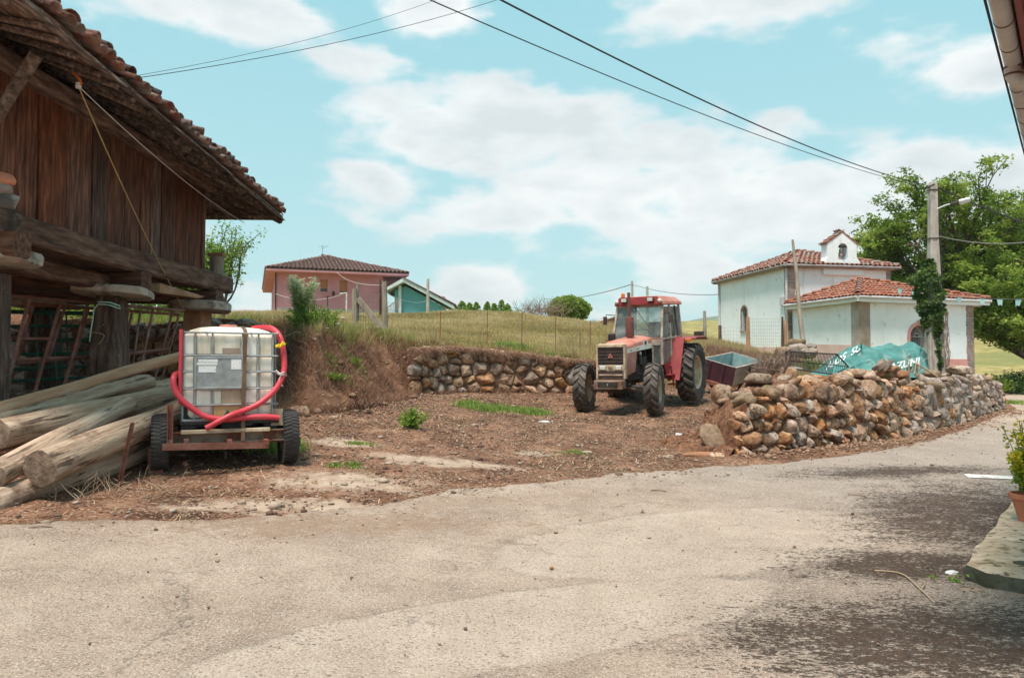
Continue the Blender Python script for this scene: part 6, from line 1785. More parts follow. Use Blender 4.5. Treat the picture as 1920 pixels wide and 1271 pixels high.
 vs = [Vector(p) for p in ((1.10,-.63,r0),(1.10,.63,r0),(-.42,.63,r0),(-.42,-.63,r0),(1.12,-.61,r0 + .09),(1.12,.61,r0 + .09),(-.44,.61,r0 + .07),(-.44,-.61,r0 + .07),
        (1.06,-.49,r1),(1.06,.49,r1),(-.30,.47,r1 - .02),(-.30,-.47,r1 - .02))]
 mb = MB(); mb.add(vs,[(3,2,1,0),(0,1,5,4),(1,2,6,5),(2,3,7,6),(3,0,4,7),(4,5,9,8),(5,6,10,9),(6,7,11,10),(7,4,8,11),(8,9,10,11)])
 B('roof', 'faded_red', mb, .02)
 B('roof_front', 'red_paint', MB().prism([(1.125, -.58, r0 + .02), (1.125, .58, r0 + .02), (1.095, .48, r1 - .012), (1.095, -.48, r1 - .012)], (.02, 0, 0)), .006)
 for s in (1,-1):
  B('work_lamp', 'iron', MB().box((1.18, s * .33, r1 - .085), (.09, .16, .11)), .015)
  B('work_lamp_lens', 'lamp_glass', MB().box((1.228, s * .33, r1 - .085), (.008, .13, .08)), .003)
  mb = MB(); mb.lathe([(0, 0), (.045, 0), (.05, .03), (.02, .055), (0, .06)], 14, Matrix.Translation((1.12, s * .54, r0 + .10)) @ Matrix.Rotation(math.pi / 2, 4, 'Y'), caps=False); B('side_lamp', 'lamp_glass', mb, 0, True)
 B('beacon', 'orange', MB().lathe([(0, 0), (.05, 0), (.045, .08), (.02, .10), (0, .10)], 14, Matrix.Translation((1.02, -.42, r1)), caps=False), 0, True)
 # fenders and steps
 for s in (1,-1):
  # the mudguard: a broad slanting plate before the wheel, a flat top over it
  B('fender_skirt', 'red_paint', MB().prism([(.92, s * .60, .60), (.885, s * .60, .60), (.40, s * .60, 1.56), (.43, s * .60, 1.575)], (0, s * .30, 0)), .004)
  B('fender_cheek', 'red_paint', MB().prism([(.92, s * .60, .60), (1.18, s * .60, .98), (1.16, s * .60, 1.02), (.62, s * .60, 1.02), (.42, s * .60, 1.56), (.2, s * .60, 1.56), (.55, s * .60, .98), (.80, s * .60, .56)], (0, s * .03, 0)), .004)
  B('fender', 'red_paint', MB().prism([(x, s * .60, z) for x, z in ((.43, 1.575), (.2, 1.61), (-.55, 1.60), (-.82, 1.52), (-.82, 1.50), (-.55, 1.565), (.2, 1.575), (.41, 1.55))], (0, s * .56, 0)), .006)
  B('fender_inner', 'red_paint', MB().prism([(x, s * .60, z) for x, z in ((.45, 1.50), (.2, 1.57), (-.6, 1.56), (-.8, 1.50), (-.6, 1.3), (-.3, 1.15), (.3, 1.1))], (0, s * .03, 0)))
  B('fender_lamp', 'orange', MB().box((.40, s * 1.0, 1.545), (.08, .16, .07)), .01)
  B('fender_lamp', 'iron', MB().box((-.55, s * 1.0, 1.665), (.16, .22, .11)), .01)
  B('step', 'red_paint', MB().box((.98, s * .70, .74), (.26, .16, .03)).box((.86, s * .70, .50), (.22, .16, .03)).beam((1.14, s * .76, .98), (.90, s * .76, .46), .03, .04), .004)
 B('fuel_tank', 'engine', MB().box((.95, -.5, .72), (.62, .3, .42)), .05)
 B('hitch', 'rusty', MB().beam((-.3, -.35, .55), (-1.15, -.42, .5), .05, .09).beam((-.3, .35, .55), (-1.15, .42, .5), .05, .09).beam((-.25, 0, 1.1), (-.9, 0, .9), .05, .05), .006)
 return t
tractor()
def tipping_box():
 lf,bk,rt,nr = U(1329,672,21.3),U(1364,661,22.7),U(1439,676.5,22.1),U(1372.5,691,20.7)
 X = ((nr - lf) + (rt - bk)) * .5; Yv = ((bk - lf) + (rt - nr)) * .5
 o = (lf + bk + rt + nr) / 4
 w,d = X.length,Yv.length
 ex = X.normalized(); ez = ex.cross(Yv).normalized(); ey = ez.cross(ex)
 Mx = Matrix(((ex.x,ey.x,ez.x),(ex.y,ey.y,ez.y),(ex.z,ey.z,ez.z)))
 t = root('tipping_box', 'small wooden trailer box with maroon front and pale blue inside, tipped behind the tractor', 'trailer', o - ez * .55, tuple(Mx.to_euler()))
 H_ = .50; z0,z1 = .05,.55
 th = .035
 def bx(nm,mn,c,s,bev=.004): MB().box(c,s).build(nm,M[mn],t,bevel=bev)
 # front (towards -x .. here the side facing the tractor: -y)
 bx('front_board', 'maroon', (0, -d / 2, (z0 + z1) / 2), (w, th, H_)); bx('front_lining', 'box_teal', (0, -d / 2 + th * .7, (z0 + z1) / 2), (w - th * 2, .012, H_ - .01))
 bx('rear_board', 'box_board', (0, d / 2, (z0 + z1) / 2), (w, th, H_)); bx('rear_lining', 'box_teal', (0, d / 2 - th * .7, (z0 + z1) / 2), (w - th * 2, .012, H_ - .01))
 for k in range(2):
  zc = z0 + H_ * (.27 if k == 0 else .77); hh = H_ * (.50 if k == 0 else .44)
  bx('side_board', 'box_board', (w / 2 + .0, 0, zc - (.01 if k else 0)), (th, d - .01, hh)); bx('side_board', 'box_board', (-w / 2, 0, zc - (.01 if k else 0)), (th, d - .01, hh))
 bx('side_lining', 'box_teal', (-w / 2 + th * .7, 0, (z0 + z1) / 2), (.012, d - th, H_ - .01)); bx('side_lining', 'box_teal', (w / 2 - th * .7, 0, (z0 + z1) / 2), (.012, d - th, H_ - .01))
 for y in (-d * .02, d * .46): bx('stake_bracket', 'iron', (w / 2 + .03, y, .27), (.03, .07, .58))
 for y in (-d * .02, d * .46): bx('stake_bracket', 'iron', (-w / 2 - .03, y, .27), (.03, .07, .58))
 for x in (-w / 4, w / 6): bx('front_brace', 'maroon', (x, -d / 2 - .03, .28), (.07, .03, .52))
 for (c, s) in (((w / 2, 0, z1 + .008), (.05, d + .03, .014)), ((-w / 2, 0, z1 + .008), (.05, d + .03, .014)), ((0, -d / 2, z1 + .008), (w - .05, .05, .014)), ((0, d / 2, z1 + .008), (w - .05, .05, .014))): bx('top_rim', 'cab_grey', c, s, .002)
 bx('floor', 'concrete_brown', (0, 0, z0), (w, d, .04))
 bx('chassis', 'rusty', (0, 0, -.03), (w * .6, d * 1.1, .10))
 for s in (1, -1): tyre(t, .30, .18, .17, (s * (w / 2 - .05), .1, -.16), (0, 0, 0 if s > 0 else math.pi), ['rubber'], 0, .012, hubm='rusty_paint')
tipping_box()
def chapel():
 zg = .6
 t = root('chapel', 'white village chapel with red tiled roofs, bell gable and a pink base, at the right', 'chapel', (13, 31, 1.2))
 B = lambda nm,mn,mb,bev=0,sm=False: mb.build(nm,M[mn],t,smooth=sm,world=True,bevel=bev)
 up = Vector((0,0,1))
 # nave corners
 N0 = Vector((11.04,30.6,0)); a = Vector((.982,.191,0)).normalized(); b = Vector((-.191,.982,0)).normalized()
 NW,ND = 4.62,6.0
 N1 = N0 + a * NW; N2 = N1 + b * ND; N3 = N0 + b * ND
 ze = 5.62
 def wall(p,q,z0,z1,th,nm,mn,inward):
  mb = MB(); mb.prism([p + up * z0,q + up * z0,q + up * z1,p + up * z1],inward.normalized() * th); return B(nm,mn,mb)
 # left wall with its small arched window opening
 wp = N0 + b * 1.0
 # window centre from the photograph
 ray = U(1396,598,1.0) - CAMP; n_ = -a
 tt = (N0 - CAMP).dot(n_) / ray.dot(n_); WC = CAMP + ray * tt
 sW = (WC - N0).dot(b); ww,wh = .50,1.05; zc = WC.z
 s0,s1,w0,w1 = sW - ww / 2,sW + ww / 2,zc - wh / 2,zc + wh / 2 - ww * .35
 arch = [(s0,w1)] + [(sW - math.cos(math.pi * k / 8) * ww / 2,w1 + math.sin(math.pi * k / 8) * ww * .42) for k in range(1,8)] + [(s1,w1)]
 def leftpanel(pts, nm='wall'):
  mb = MB(); mb.prism([N0 + b * s + up * z for s, z in pts], a * .45); B(nm, 'white_wall', mb)
 leftpanel([(0,zg),(s0,zg),(s0,w0),(s0,w1),(s0,ze),(0,ze)][::1])
 leftpanel([(s1,zg),(ND,zg),(ND,ze),(s1,ze)])
 leftpanel([(s0,zg),(s1,zg),(s1,w0),(s0,w0)])
 leftpanel(arch + [(s1,ze),(s0,ze)])
 # stone surround and recessed pane
 ring_o = [(s0 - .07,w0 - .04)] + [(s0 - .07,w1)] + [(sW - math.cos(math.pi * k / 8) * (ww / 2 + .07),w1 + math.sin(math.pi * k / 8) * (ww * .42 + .07)) for k in range(1,8)] + [(s1 + .07,w1),(s1 + .07,w0 - .04)]
 ring_i = [(s0,w0)] + arch[:1] + arch[1:-1] + arch[-1:] + [(s1,w0)]
 mb = MB(); m = len(ring_o)
 P = lambda s,z,o: N0 + b * s + up * z - a * o
 vs = [P(s,z,.03) for s,z in ring_o] + [P(s,z,.03) for s,z in ring_i] + [P(s,z,-.12) for s,z in ring_i] + [P(s,z,-.01) for s,z in ring_o]
 fs = []
 for i in range(m - 1): fs += [(i,i + 1,m + i + 1,m + i),(m + i,m + i + 1,2 * m + i + 1,2 * m + i),(3 * m + i,i + 3 * m + 1,i + 1,i)]
 mb.add(vs, fs); wfr = B('window', 'sand_stone', mb)
 mb = MB(); mb.prism([P(s, z, -.2) for s, z in [(s0, w0)] + arch + [(s1, w0)]], a * .02); g = mb.build('pane', M['glass_dark'], wfr, world=True)
 mb = MB()
 for k in range(1,4): mb.tube([P(s0 + ww * k / 4,w0,-.1),P(s0 + ww * k / 4,w1 + .15,-.1)],.012,6)
 for k in range(1,5): mb.tube([P(s0,w0 + k * .18,-.1),P(s1,w0 + k * .18,-.1)],.010,6)
 mb.build('window_bars', M['iron'], wfr, world=True)
 MB().prism([P(s0 - .1, w0 - .07, .06), P(s1 + .1, w0 - .07, .06), P(s1 + .1, w0, .06), P(s0 - .1, w0, .06)], a * .3).build('sill', M['sand_stone'], wfr, world=True)
 # other walls
 wall(N0 + a * .45, N1, zg, ze, .45, 'wall', 'white_wall', b)
 wall(N1 + b * .45, N2, zg, ze, .45, 'wall', 'white_wall', -a)
 wall(N2 - a * .45, N3 + a * .45, zg, ze, .45, 'wall', 'white_wall', -b)
 # pale pink plinth on the left wall, low
 MB().prism([P(.1, zg, .012), P(ND, zg, .012), P(ND, 2.55, .012), P(.1, 2.45, .012)], a * .02).build('pink_base', M['pale_pink'], t, world=True)
 # corner quoins of dark stone (each block)
 random.seed(3)
 for corner,d1,d2,ztop in ((N0,a,b,ze),(N1,-a,b,ze)):
  z = 1.2
  while z < ztop - .05:
   h = random.uniform(.20,.34); h = min(h,ztop - .02 - z)
   l1 = random.uniform(.32,.38) if corner is N0 else .22
   mb = MB(); o = corner - d1 * .015 - d2 * .015
   mb.prism([o + up * z,o + d1 * l1 + up * z,o + d1 * l1 + d2 * .3 + up * z,o + d2 * .3 + up * z],up * (h - .012))
   B('quoin', 'sand_stone', mb, .012); z += h
 for s in (ND,):
  B('corner_strip', 'sand_stone', MB().prism([P(ND - .06, 1.0, .02), P(ND + .03, 1.0, .02), P(ND + .03, ze, .02), P(ND - .06, ze, .02)], a * .1))
 # cornice and gutters
 def strip(p,q,out,z,w,h,nm,mn):
  mb = MB(); mb.prism([p + up * z,q + up * z,q + up * (z + h),p + up * (z + h)],out.normalized() * w); return B(nm,mn,mb)
 EO = .24
 C0,C1,C2,C3_ = N0 - a * EO - b * EO,N1 + a * EO - b * EO,N2 + a * EO + b * EO,N3 - a * EO + b * EO
 Z = up * (ze + .10)
 for (p,q,o) in ((C0,C1,b),(C3_,C0,a),(C1,C2,-a),(C2,C3_,-b)):
  strip(p, q, o, ze - .02, EO, .07, 'cornice', 'concrete_brown')
  MB().tube([p + up * (ze + .07) - o * .04, q + up * (ze + .07) - o * .04], .045, 8).build('gutter', M['iron_pale'], t, smooth=True, world=True)
 AP = N0 + a * (NW * .5) + b * (ND * .5) + up * 6.75
 F0,F1,F2,F3 = [c + Z for c in (C0,C1,C2,C3_)]
 def deck(p, q, c, nm='roof_deck', mn='tile_nave', n=.03):
  k = (q - p).cross(c - p).normalized(); k = k if k.z > 0 else -k
  MB().prism([p,q,c],-k * n).build(nm,M[mn],t,world=True)
 for (p,q) in ((F0,F1),(F1,F2),(F2,F3),(F3,F0)): deck(p,q,AP)
 random.seed(8); cnt = [0]
 tile_slope(t, F0, F1, AP, w=.21, l=.33, matn='tile_nave', counter=cnt, maxparts=120, jit=.8)
 tile_slope(t, F3, F0, AP, w=.21, l=.33, matn='tile_nave', counter=cnt, maxparts=0, jit=.8, parts=False)
 for (p, q) in ((F1, F2), (F2, F3)): tile_slope(t, p, q, AP, w=.21, l=.33, matn='tile_nave', parts=False)
 # hips
 def hip(p,q,mn,r=.10):
  nseg = int((q - p).length / .34); me = tile_mesh(.24,.36,mn); inv = wm(t).inverted()
  d = (q - p).normalized(); side = d.cross(up).normalized(); nn = side.cross(d)
  for k in range(nseg):
   o = p.lerp(q,(k + .1) / nseg) + nn * .05
   ob = bpy.data.objects.new('tile', me); COL.objects.link(ob); ob.parent = t
   L = inv @ Matrix(((side.x,d.x,nn.x,o.x),(side.y,d.y,nn.y,o.y),(side.z,d.z,nn.z,o.z),(0,0,0,1)))
   ob.location = L.to_translation(); ob.rotation_euler = L.to_euler()
 hip(F0, AP, 'tile_nave'); hip(F1, AP, 'tile_nave'); hip(F3, AP, 'tile_nave')
 # bell gable standing on the front wall
 g0,g1 = 1.62,3.18; zb,th = ze - .02,.42
 gc = (g0 + g1) / 2
 Q = lambda s,z,o=0: N0 + a * s + up * z - b * o
 of = -.02
 lx0,lx1 = g0 + .02,g1 - .02
 # openings: arch from 2.36 to 2.80
 az0,az1,ar = 6.00,6.46,.21
 ac = gc + .02
 L_ = [(g0 - .06,zb),(g0 + .0,zb + .25),(g0 + .10,zb + .5),(g0 + .10,6.68),(gc,7.10)]
 R_ = [(g1 + .10,zb),(g1 + .05,zb + .25),(g1 - .14,zb + .5),(g1 - .13,6.68),(gc,7.10)]
 archL = [(ac,az1 + ar * .95)] + [(ac - math.sin(math.pi / 2 * k / 5) * ar,az1 + math.cos(math.pi / 2 * k / 5) * ar * .95) for k in range(1,6)] + [(ac - ar,az0)]
 archR = [(2 * ac - x,z) for x,z in archL]
 mb = MB(); mb.prism([Q(s, z, .06) for s, z in (L_ + archL + [(ac - ar, zb)])], b * th); B('bell_gable', 'white_wall', mb)
 mb = MB(); mb.prism([Q(s, z, .06) for s, z in (R_ + archR + [(ac + ar, zb)])], b * th); B('bell_gable', 'white_wall', mb)
 mb = MB(); mb.prism([Q(ac - ar, zb, .058), Q(ac + ar, zb, .058), Q(ac + ar, az0, .058), Q(ac - ar, az0, .058)], b * (th - .004)); B('bell_gable', 'white_wall', mb)
 B('gable_base', 'white_wall', MB().prism([Q(g0 - .12, zb - .25, .12), Q(g1 + .14, zb - .25, .12), Q(g1 + .14, zb + .10, .12), Q(g0 - .12, zb + .10, .12)], b * (th + .1)), .02)
 for sg,(s,z) in ((-1,(g0 + .04,6.64)),(1,(g1 - .07,6.64))):
  p0_,p1_ = Q(s,z,.09),Q(gc,7.12,.07)
  q0_,q1_ = p0_ + b * (th + .06),p1_ + b * (th + .06)
  # short barrel tiles running down each side of the little roof
  tile_slope(t, p0_ if sg < 0 else q0_, q0_ if sg < 0 else p0_, q1_ if sg < 0 else p1_, p1_ if sg < 0 else q1_, w=.13, l=.26, matn='tile_nave', counter=cnt, maxparts=200, jit=.3, overhang=.04)
  MB().prism([p0_, p1_, q1_, q0_], -up * .04).build('gable_roof', M['tile_nave'], t, world=True)
 # bell
 bc = Q(ac - .02,az0 + .16,-.02)
 mb = MB(); mb.lathe([(0, .30), (.05, .30), (.085, .26), (.095, .12), (.12, .03), (.15, -.02), (.14, -.03), (.0, .0)], 20, Matrix.Translation(bc), caps=False); bl = B('bell', 'bell', mb, 0, True)
 mb = MB(); mb.box(tuple(bc + up * .37),(.18,.10,.10),(0,0,math.atan2(a.y,a.x))); mb.tube([bc + up * .36 - a * .2,bc + up * .36 + a * .22],.02,8); mb.tube([bc + up * .36 + a * .1,bc + up * .42 + a * .16 - b * .1],.015,6)
 mb.build('yoke', M['iron'], bl, world=True)
 # downpipes
 mb = MB(); p = N0 - a * .09 - b * .02; mb.tube([p + up * (ze + .02), p + up * 1.8], .05, 10); B('downpipe', 'meter_grey', mb, 0, True)
 mb = MB(); p = N0 - a * .05 + b * (ND - .03); mb.tube([p + up * (ze + .02), p + up * 1.8], .05, 10); B('downpipe', 'meter_grey', mb, 0, True)
 # meter box
 p = P(.32, 4.30, .06); MB().box(p, (.14, .30, .34), (0, 0, math.atan2(a.y, a.x))).build('meter_box', M['meter_grey'], t, world=True, bevel=.01)
 G0 = Vector((12.22,27.0,0)); c = Vector((.951,.309,0)).normalized(); d = Vector((-.29,.957,0)).normalized()
 G1 = G0 + c * 5.25; G3 = Vector((11.16,30.5,0)); G2 = G1 + d * 3.9
 zp = 3.92
 # right-hand face with an arched doorway
 ray = U(1723,640,1.0) - CAMP; nn = Vector((c.y,-c.x,0)); tt = (G0 - CAMP).dot(nn) / ray.dot(nn); D = CAMP + ray * tt
 ds = (D - G0).dot(c); dw = .41; dz = 2.74
 PR = lambda s,z,o=0: G0 + c * s + up * z + nn * o
 inn = -nn
 Lw = (G1 - G0).length
 archd = [(ds - dw,dz)] + [(ds - math.cos(math.pi * k / 10) * dw,dz + math.sin(math.pi * k / 10) * dw) for k in range(1,10)] + [(ds + dw,dz)]
 for pts in ([(0,zg),(ds - dw,zg),(ds - dw,dz),(ds - dw,zp),(0,zp)],[(ds + dw,zg),(Lw,zg),(Lw,zp),(ds + dw,zp)],archd + [(ds + dw,zp),(ds - dw,zp)]):
  mb = MB(); mb.prism([PR(s, z) for s, z in pts], inn * .35); B('wall', 'white_wall', mb)
 wall(G0 + inn * .35, G3, zg, zp, .35, 'wall', 'white_wall', c)
 wall(G1 + inn * .35, G2, zg, zp, .35, 'wall', 'white_wall', -c)
 # pink arch surround
 ro = [(ds - dw - .12,zg)] + [(ds - math.cos(math.pi * k / 10) * (dw + .12),dz + math.sin(math.pi * k / 10) * (dw + .12)) for k in range(0,11)] + [(ds + dw + .12,zg)]
 ri = [(ds - dw,zg)] + archd + [(ds + dw,zg)]
 m = len(ro); mb = MB()
 vs = [PR(s,z,.03) for s,z in ro] + [PR(s,z,.03) for s,z in ri] + [PR(s,z,-.2) for s,z in ri] + [PR(s,z,-.01) for s,z in ro]
 fs = []
 for i in range(m - 1): fs += [(i,i + 1,m + i + 1,m + i),(m + i,m + i + 1,2 * m + i + 1,2 * m + i),(3 * m + i,3 * m + i + 1,i + 1,i)]
 mb.add(vs, fs); B('door_surround', 'pink_band', mb)
 B('keystone', 'pink_band', MB().prism([PR(ds - .05, dz + dw - .01, .045), PR(ds + .05, dz + dw - .01, .045), PR(ds + .065, dz + dw + .18, .045), PR(ds - .065, dz + dw + .18, .045)], inn * .05))
 # iron gate: fan above, bars below
 gate = MB().tube([PR(ds - dw, dz, -.1), PR(ds + dw, dz, -.1)], .018, 8).build('iron_gate', M['iron_pale'], t, world=True, smooth=True)
 mb = MB()
 for k in range(1,12):
  an = math.pi * k / 12
  mb.tube([PR(ds - math.cos(an) * .10,dz + math.sin(an) * .10,-.1),PR(ds - math.cos(an) * (dw - .01),dz + math.sin(an) * (dw - .01),-.1)],.010,6)
 mb.tube([PR(ds - math.cos(an) * .10,dz + math.sin(an) * .10,-.1) for an in np.linspace(0,math.pi,9)],.012,6)
 mb.build('fan_bars', M['iron_pale'], gate, world=True)
 mb = MB()
 for k in range(0,11): x = ds - dw + .03 + (2 * dw - .06) * k / 10; mb.tube([PR(x,dz - .02,-.1),PR(x,1.0,-.1)],.010,6)
 mb.build('gate_bars', M['iron_pale'], gate, world=True)
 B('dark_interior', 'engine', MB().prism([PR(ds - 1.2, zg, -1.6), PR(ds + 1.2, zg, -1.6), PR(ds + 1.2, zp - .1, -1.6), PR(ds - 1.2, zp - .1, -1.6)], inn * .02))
 # pink bands
 for (s0_,s1_) in ((.36,ds - dw - .13),(ds + dw + .13,Lw - .32)):
  B('pink_base', 'pink_band', MB().prism([PR(s0_, zg, .012), PR(s1_, zg, .012), PR(s1_, 1.93, .012), PR(s0_, 1.93, .012)], inn * .02))
 gl = (G3 - G0).normalized(); nl = Vector((-gl.y,gl.x,0)); nl = nl if nl.x < 0 else -nl
 PLf = lambda s,z,o=0: G0 + gl * s + up * z + nl * o
 B('pink_base', 'pale_pink', MB().prism([PLf(.36, zg, .012), PLf(3.3, zg, .012), PLf(3.3, 2.55, .012), PLf(.36, 2.42, .012)], -nl * .02))
 # corner pillars
 def pil(o,e1,e2,l1,l2,mn,z1=zp):
  MB().prism([o, o + e1 * l1, o + e1 * l1 + e2 * l2, o + e2 * l2], up * (z1 - zg)).build('corner_pillar', M[mn], t, world=True).location += Vector((0, 0, zg))
 B('corner_pillar', 'concrete', MB().prism([PLf(-.02, 1.9, .03), PLf(.36, 1.9, .03), PLf(.36, zp, .03), PLf(-.02, zp, .03)], -nl * .3))
 B('corner_pillar', 'concrete_brown', MB().prism([PR(-.02, 1.2, .03), PR(.46, 1.2, .03), PR(.46, zp, .03), PR(-.02, zp, .03)], inn * .3))
 z = 1.0
 while z < zp - .03:
  h = min(random.uniform(.24,.36),zp - z)
  B('quoin', 'sand_stone', MB().prism([PR(Lw - .32 - random.uniform(0, .05), z, .02), PR(Lw + .02, z, .02), PR(Lw + .02, z + h - .012, .02), PR(Lw - .32, z + h - .012, .02)], inn * .3), .012); z += h
 # white fascia under the eaves
 eo = .34
 H0_,H1_,H2_,H3_ = G0 - gl * eo + nn * eo * .9,G1 + c * (eo + .1) + nn * eo,G2 + c * eo,G3 + nl * eo - gl * .02 * 0
 H0_ = G0 + nl * eo + nn * eo; H3_ = G3 + nl * eo
 for (p,q,o) in ((H0_,H1_,inn),(H3_,H0_,-nl),(H1_,H2_,-c)):
  MB().prism([p + up * (zp - .0), q + up * (zp - .0), q + up * (zp + .13), p + up * (zp + .13)], o * .28).build('fascia', M['white_wall'], t, world=True)
  MB().tube([p + up * (zp + .15) - o * .05, q + up * (zp + .15) - o * .05], .055, 8).build('gutter', M['meter_grey'], t, smooth=True, world=True)
 PA = U(1613,525,28.9)
 zz = up * (zp + .20)
 # the left slope sags: its back edge drops to the nave wall
 K0,K1,K2,K3 = H0_ + zz,H1_ + zz,H2_ + zz,H3_ + zz
 for (p, q) in ((K0, K1), (K1, K2), (K3, K0), (K2, K3)): deck(p, q, PA, mn='tile_chapel')
 cnt2 = [0]
 tile_slope(t, K0, K1, PA, w=.175, l=.28, matn='tile_chapel', counter=cnt2, maxparts=130, jit=.9)
 tile_slope(t, K3, K0, PA, w=.175, l=.28, matn='tile_chapel', counter=cnt2, maxparts=280, jit=.9)
 tile_slope(t, K1, K2, PA, w=.175, l=.28, matn='tile_chapel', parts=False)
 hip(K0, PA, 'tile_nave'); hip(K1, PA, 'tile_chapel'); hip(K3, PA, 'tile_chapel')
 return t
chapel()
def house_pink():
 d0 = 56.0
 c0 = U(517, 560, d0)                    # near left corner
 a = Vector((.948,.318,0)).normalized(); b = Vector((-.318,.948,0)).normalized()
 c0 = Vector((c0.x,c0.y,0))
 W = 8.0; Dp = 15.0
 zf = 1.6 + (690 - 583) / 1440 * d0; ze = 1.6 + (690 - 509) / 1440 * d0
 t = root('house', 'pink single-storey house with brown tiled hip roof and two shuttered windows, on the rise', 'house', (c0.x + 4, c0.y + 4, 5.3))
 up = Vector((0,0,1))
 B = lambda nm,mn,mb,bev=0,par=t: mb.build(nm,M[mn],par,world=True,bevel=bev)
 z0 = 3.5
 c1,c2,c3 = c0 + a * W,c0 + a * W + b * Dp,c0 + b * Dp
 # windows on the front from the photograph
 def on_front(px,py):
  r = U(px,py,1.0) - CAMP; n = -b; tt = (c0 - CAMP).dot(n) / r.dot(n); p = CAMP + r * tt; return (p - c0).dot(a),p.z
 wins = []
 for (x0,x1,y0,y1) in ((601,614,524,548),(637,651,527,550)):
  s0,zt = on_front(x0,y0); s1,zb = on_front(x1,y1); wins.append((s0,s1,zb,zt))
 zt = max(w[3] for w in wins); zb = min(w[2] for w in wins)
 P = lambda s,z,o=0: c0 + a * s + up * z - b * o
 B('wall', 'pink_house', MB().prism([P(0, z0), P(W, z0), P(W, zb), P(0, zb)], b * .3)); B('wall', 'pink_house', MB().prism([P(0, zt), P(W, zt), P(W, ze + .3), P(0, ze + .3)], b * .3))
 xs = [0,wins[0][0],wins[0][1],wins[1][0],wins[1][1],W]
 for i in (0, 2, 4): B('wall', 'pink_house', MB().prism([P(xs[i], zb), P(xs[i + 1], zb), P(xs[i + 1], zt), P(xs[i], zt)], b * .3))
 B('wall', 'pink_house', MB().prism([c3 + up * z0, c0 + b * .3 + up * z0, c0 + b * .3 + up * (ze + .3), c3 + up * (ze + .3)], a * .3))
 B('wall', 'pink_house', MB().prism([c2 + up * z0, c1 + b * .3 + up * z0, c1 + b * .3 + up * (ze + .3), c2 + up * (ze + .3)], -a * .3))
 B('wall', 'pink_house', MB().prism([c3 + a * .3 + up * z0, c2 - a * .3 + up * z0, c2 - a * .3 + up * (ze + .3), c3 + a * .3 + up * (ze + .3)], -b * .3))
 B('grey_base', 'concrete', MB().prism([P(-.02, z0, .03), P(W + .02, z0, .03), P(W + .02, zf + .25, .03), P(-.02, zf + .25, .03)], b * .03))
 for k,(s0,s1,z_b,z_t) in enumerate(wins):
  w = B('window', 'pink_house', MB().prism([P(s0 - .07, zb - .02, .035), P(s1 + .07, zb - .02, .035), P(s1 + .07, zb + .06, .035), P(s0 - .07, zb + .06, .035)], b * .2))
  sh0 = zb + (.30 if k == 0 else .14)
  B('shutter', 'shutter', MB().prism([P(s0, sh0, -.08), P(s1, sh0, -.08), P(s1, zt, -.08), P(s0, zt, -.08)], b * .04), par=w)
  B('pane', 'glass_dark', MB().prism([P(s0, zb, -.16), P(s1, zb, -.16), P(s1, zt, -.16), P(s0, zt, -.16)], b * .02), par=w)
 s_,z_ = on_front(625,551)
 B('wall_lantern', 'iron', MB().box(P(s_, z_, .15), (.16, .16, .30)).beam(P(s_, z_ + .2, 0), P(s_, z_ + .2, .18), .04, .04), .02)
 for s_ in (-.02,W - .1):
  B('downpipe', 'iron', MB().tube([P(s_, ze, .08), P(s_, zf - .5, .08)], .05, 8))
 o = 1.0
 e = [c0 - a * .7 - b * o,c1 + a * 1.6 - b * o,c2 + a * 1.6 + b * o,c3 - a * .75 + b * o]
 e[0].z = e[1].z = e[2].z = e[3].z = ze
 ridge_a = c0 + a * (W * .5) + b * 5.0; ridge_a.z = ze + 2.0
 ridge_b = c0 + a * (W * .52) + b * 9.5; ridge_b.z = ze + 1.98
 B('soffit', 'pink_house', MB().prism(e, -up * .06))
 for i in range(4):
  p, q = e[i], e[(i + 1) % 4]; B('fascia', 'pink_house', MB().beam(p + up * .06, q + up * .06, .05, .20))
  MB().tube([p + up * .16, q + up * .16], .06, 6).build('gutter', M['iron'], t, world=True)
 E = [v + up * .17 for v in e]
 for (p,q,r,s) in ((E[0],E[1],ridge_a,None),(E[1],E[2],ridge_b,ridge_a),(E[2],E[3],ridge_b,None),(E[3],E[0],ridge_a,ridge_b)):
  n = (q - p).cross(r - p).normalized(); n = n if n.z > 0 else -n
  B('roof', 'tile_house', MB().prism([p, q, r] + ([s] if s else []), -n * .08))
 tile_slope(t, E[0], E[1], ridge_a, None, w=.30, l=.42, matn='tile_house', parts=False, jit=.3)
 tile_slope(t, E[1], E[2], ridge_b, ridge_a, w=.30, l=.42, matn='tile_house', parts=False, jit=.3)
 tile_slope(t, E[3], E[0], ridge_a, ridge_b, w=.30, l=.42, matn='tile_house', parts=False, jit=.3)
 # aerial
 p = ridge_a + Vector((-.3, 0, 0)); MB().tube([p, p + up * .9], .015, 6).tube([p + up * .8 - a * .3, p + up * .85 + a * .5], .012, 6).tube([p + up * .65 - a * .1, p + up * .7 + a * .25], .010, 6).build('aerial', M['iron'], t, world=True)
 # porch wall and railing at the right end
 s0_,zA = on_front(722,586)
house_pink()
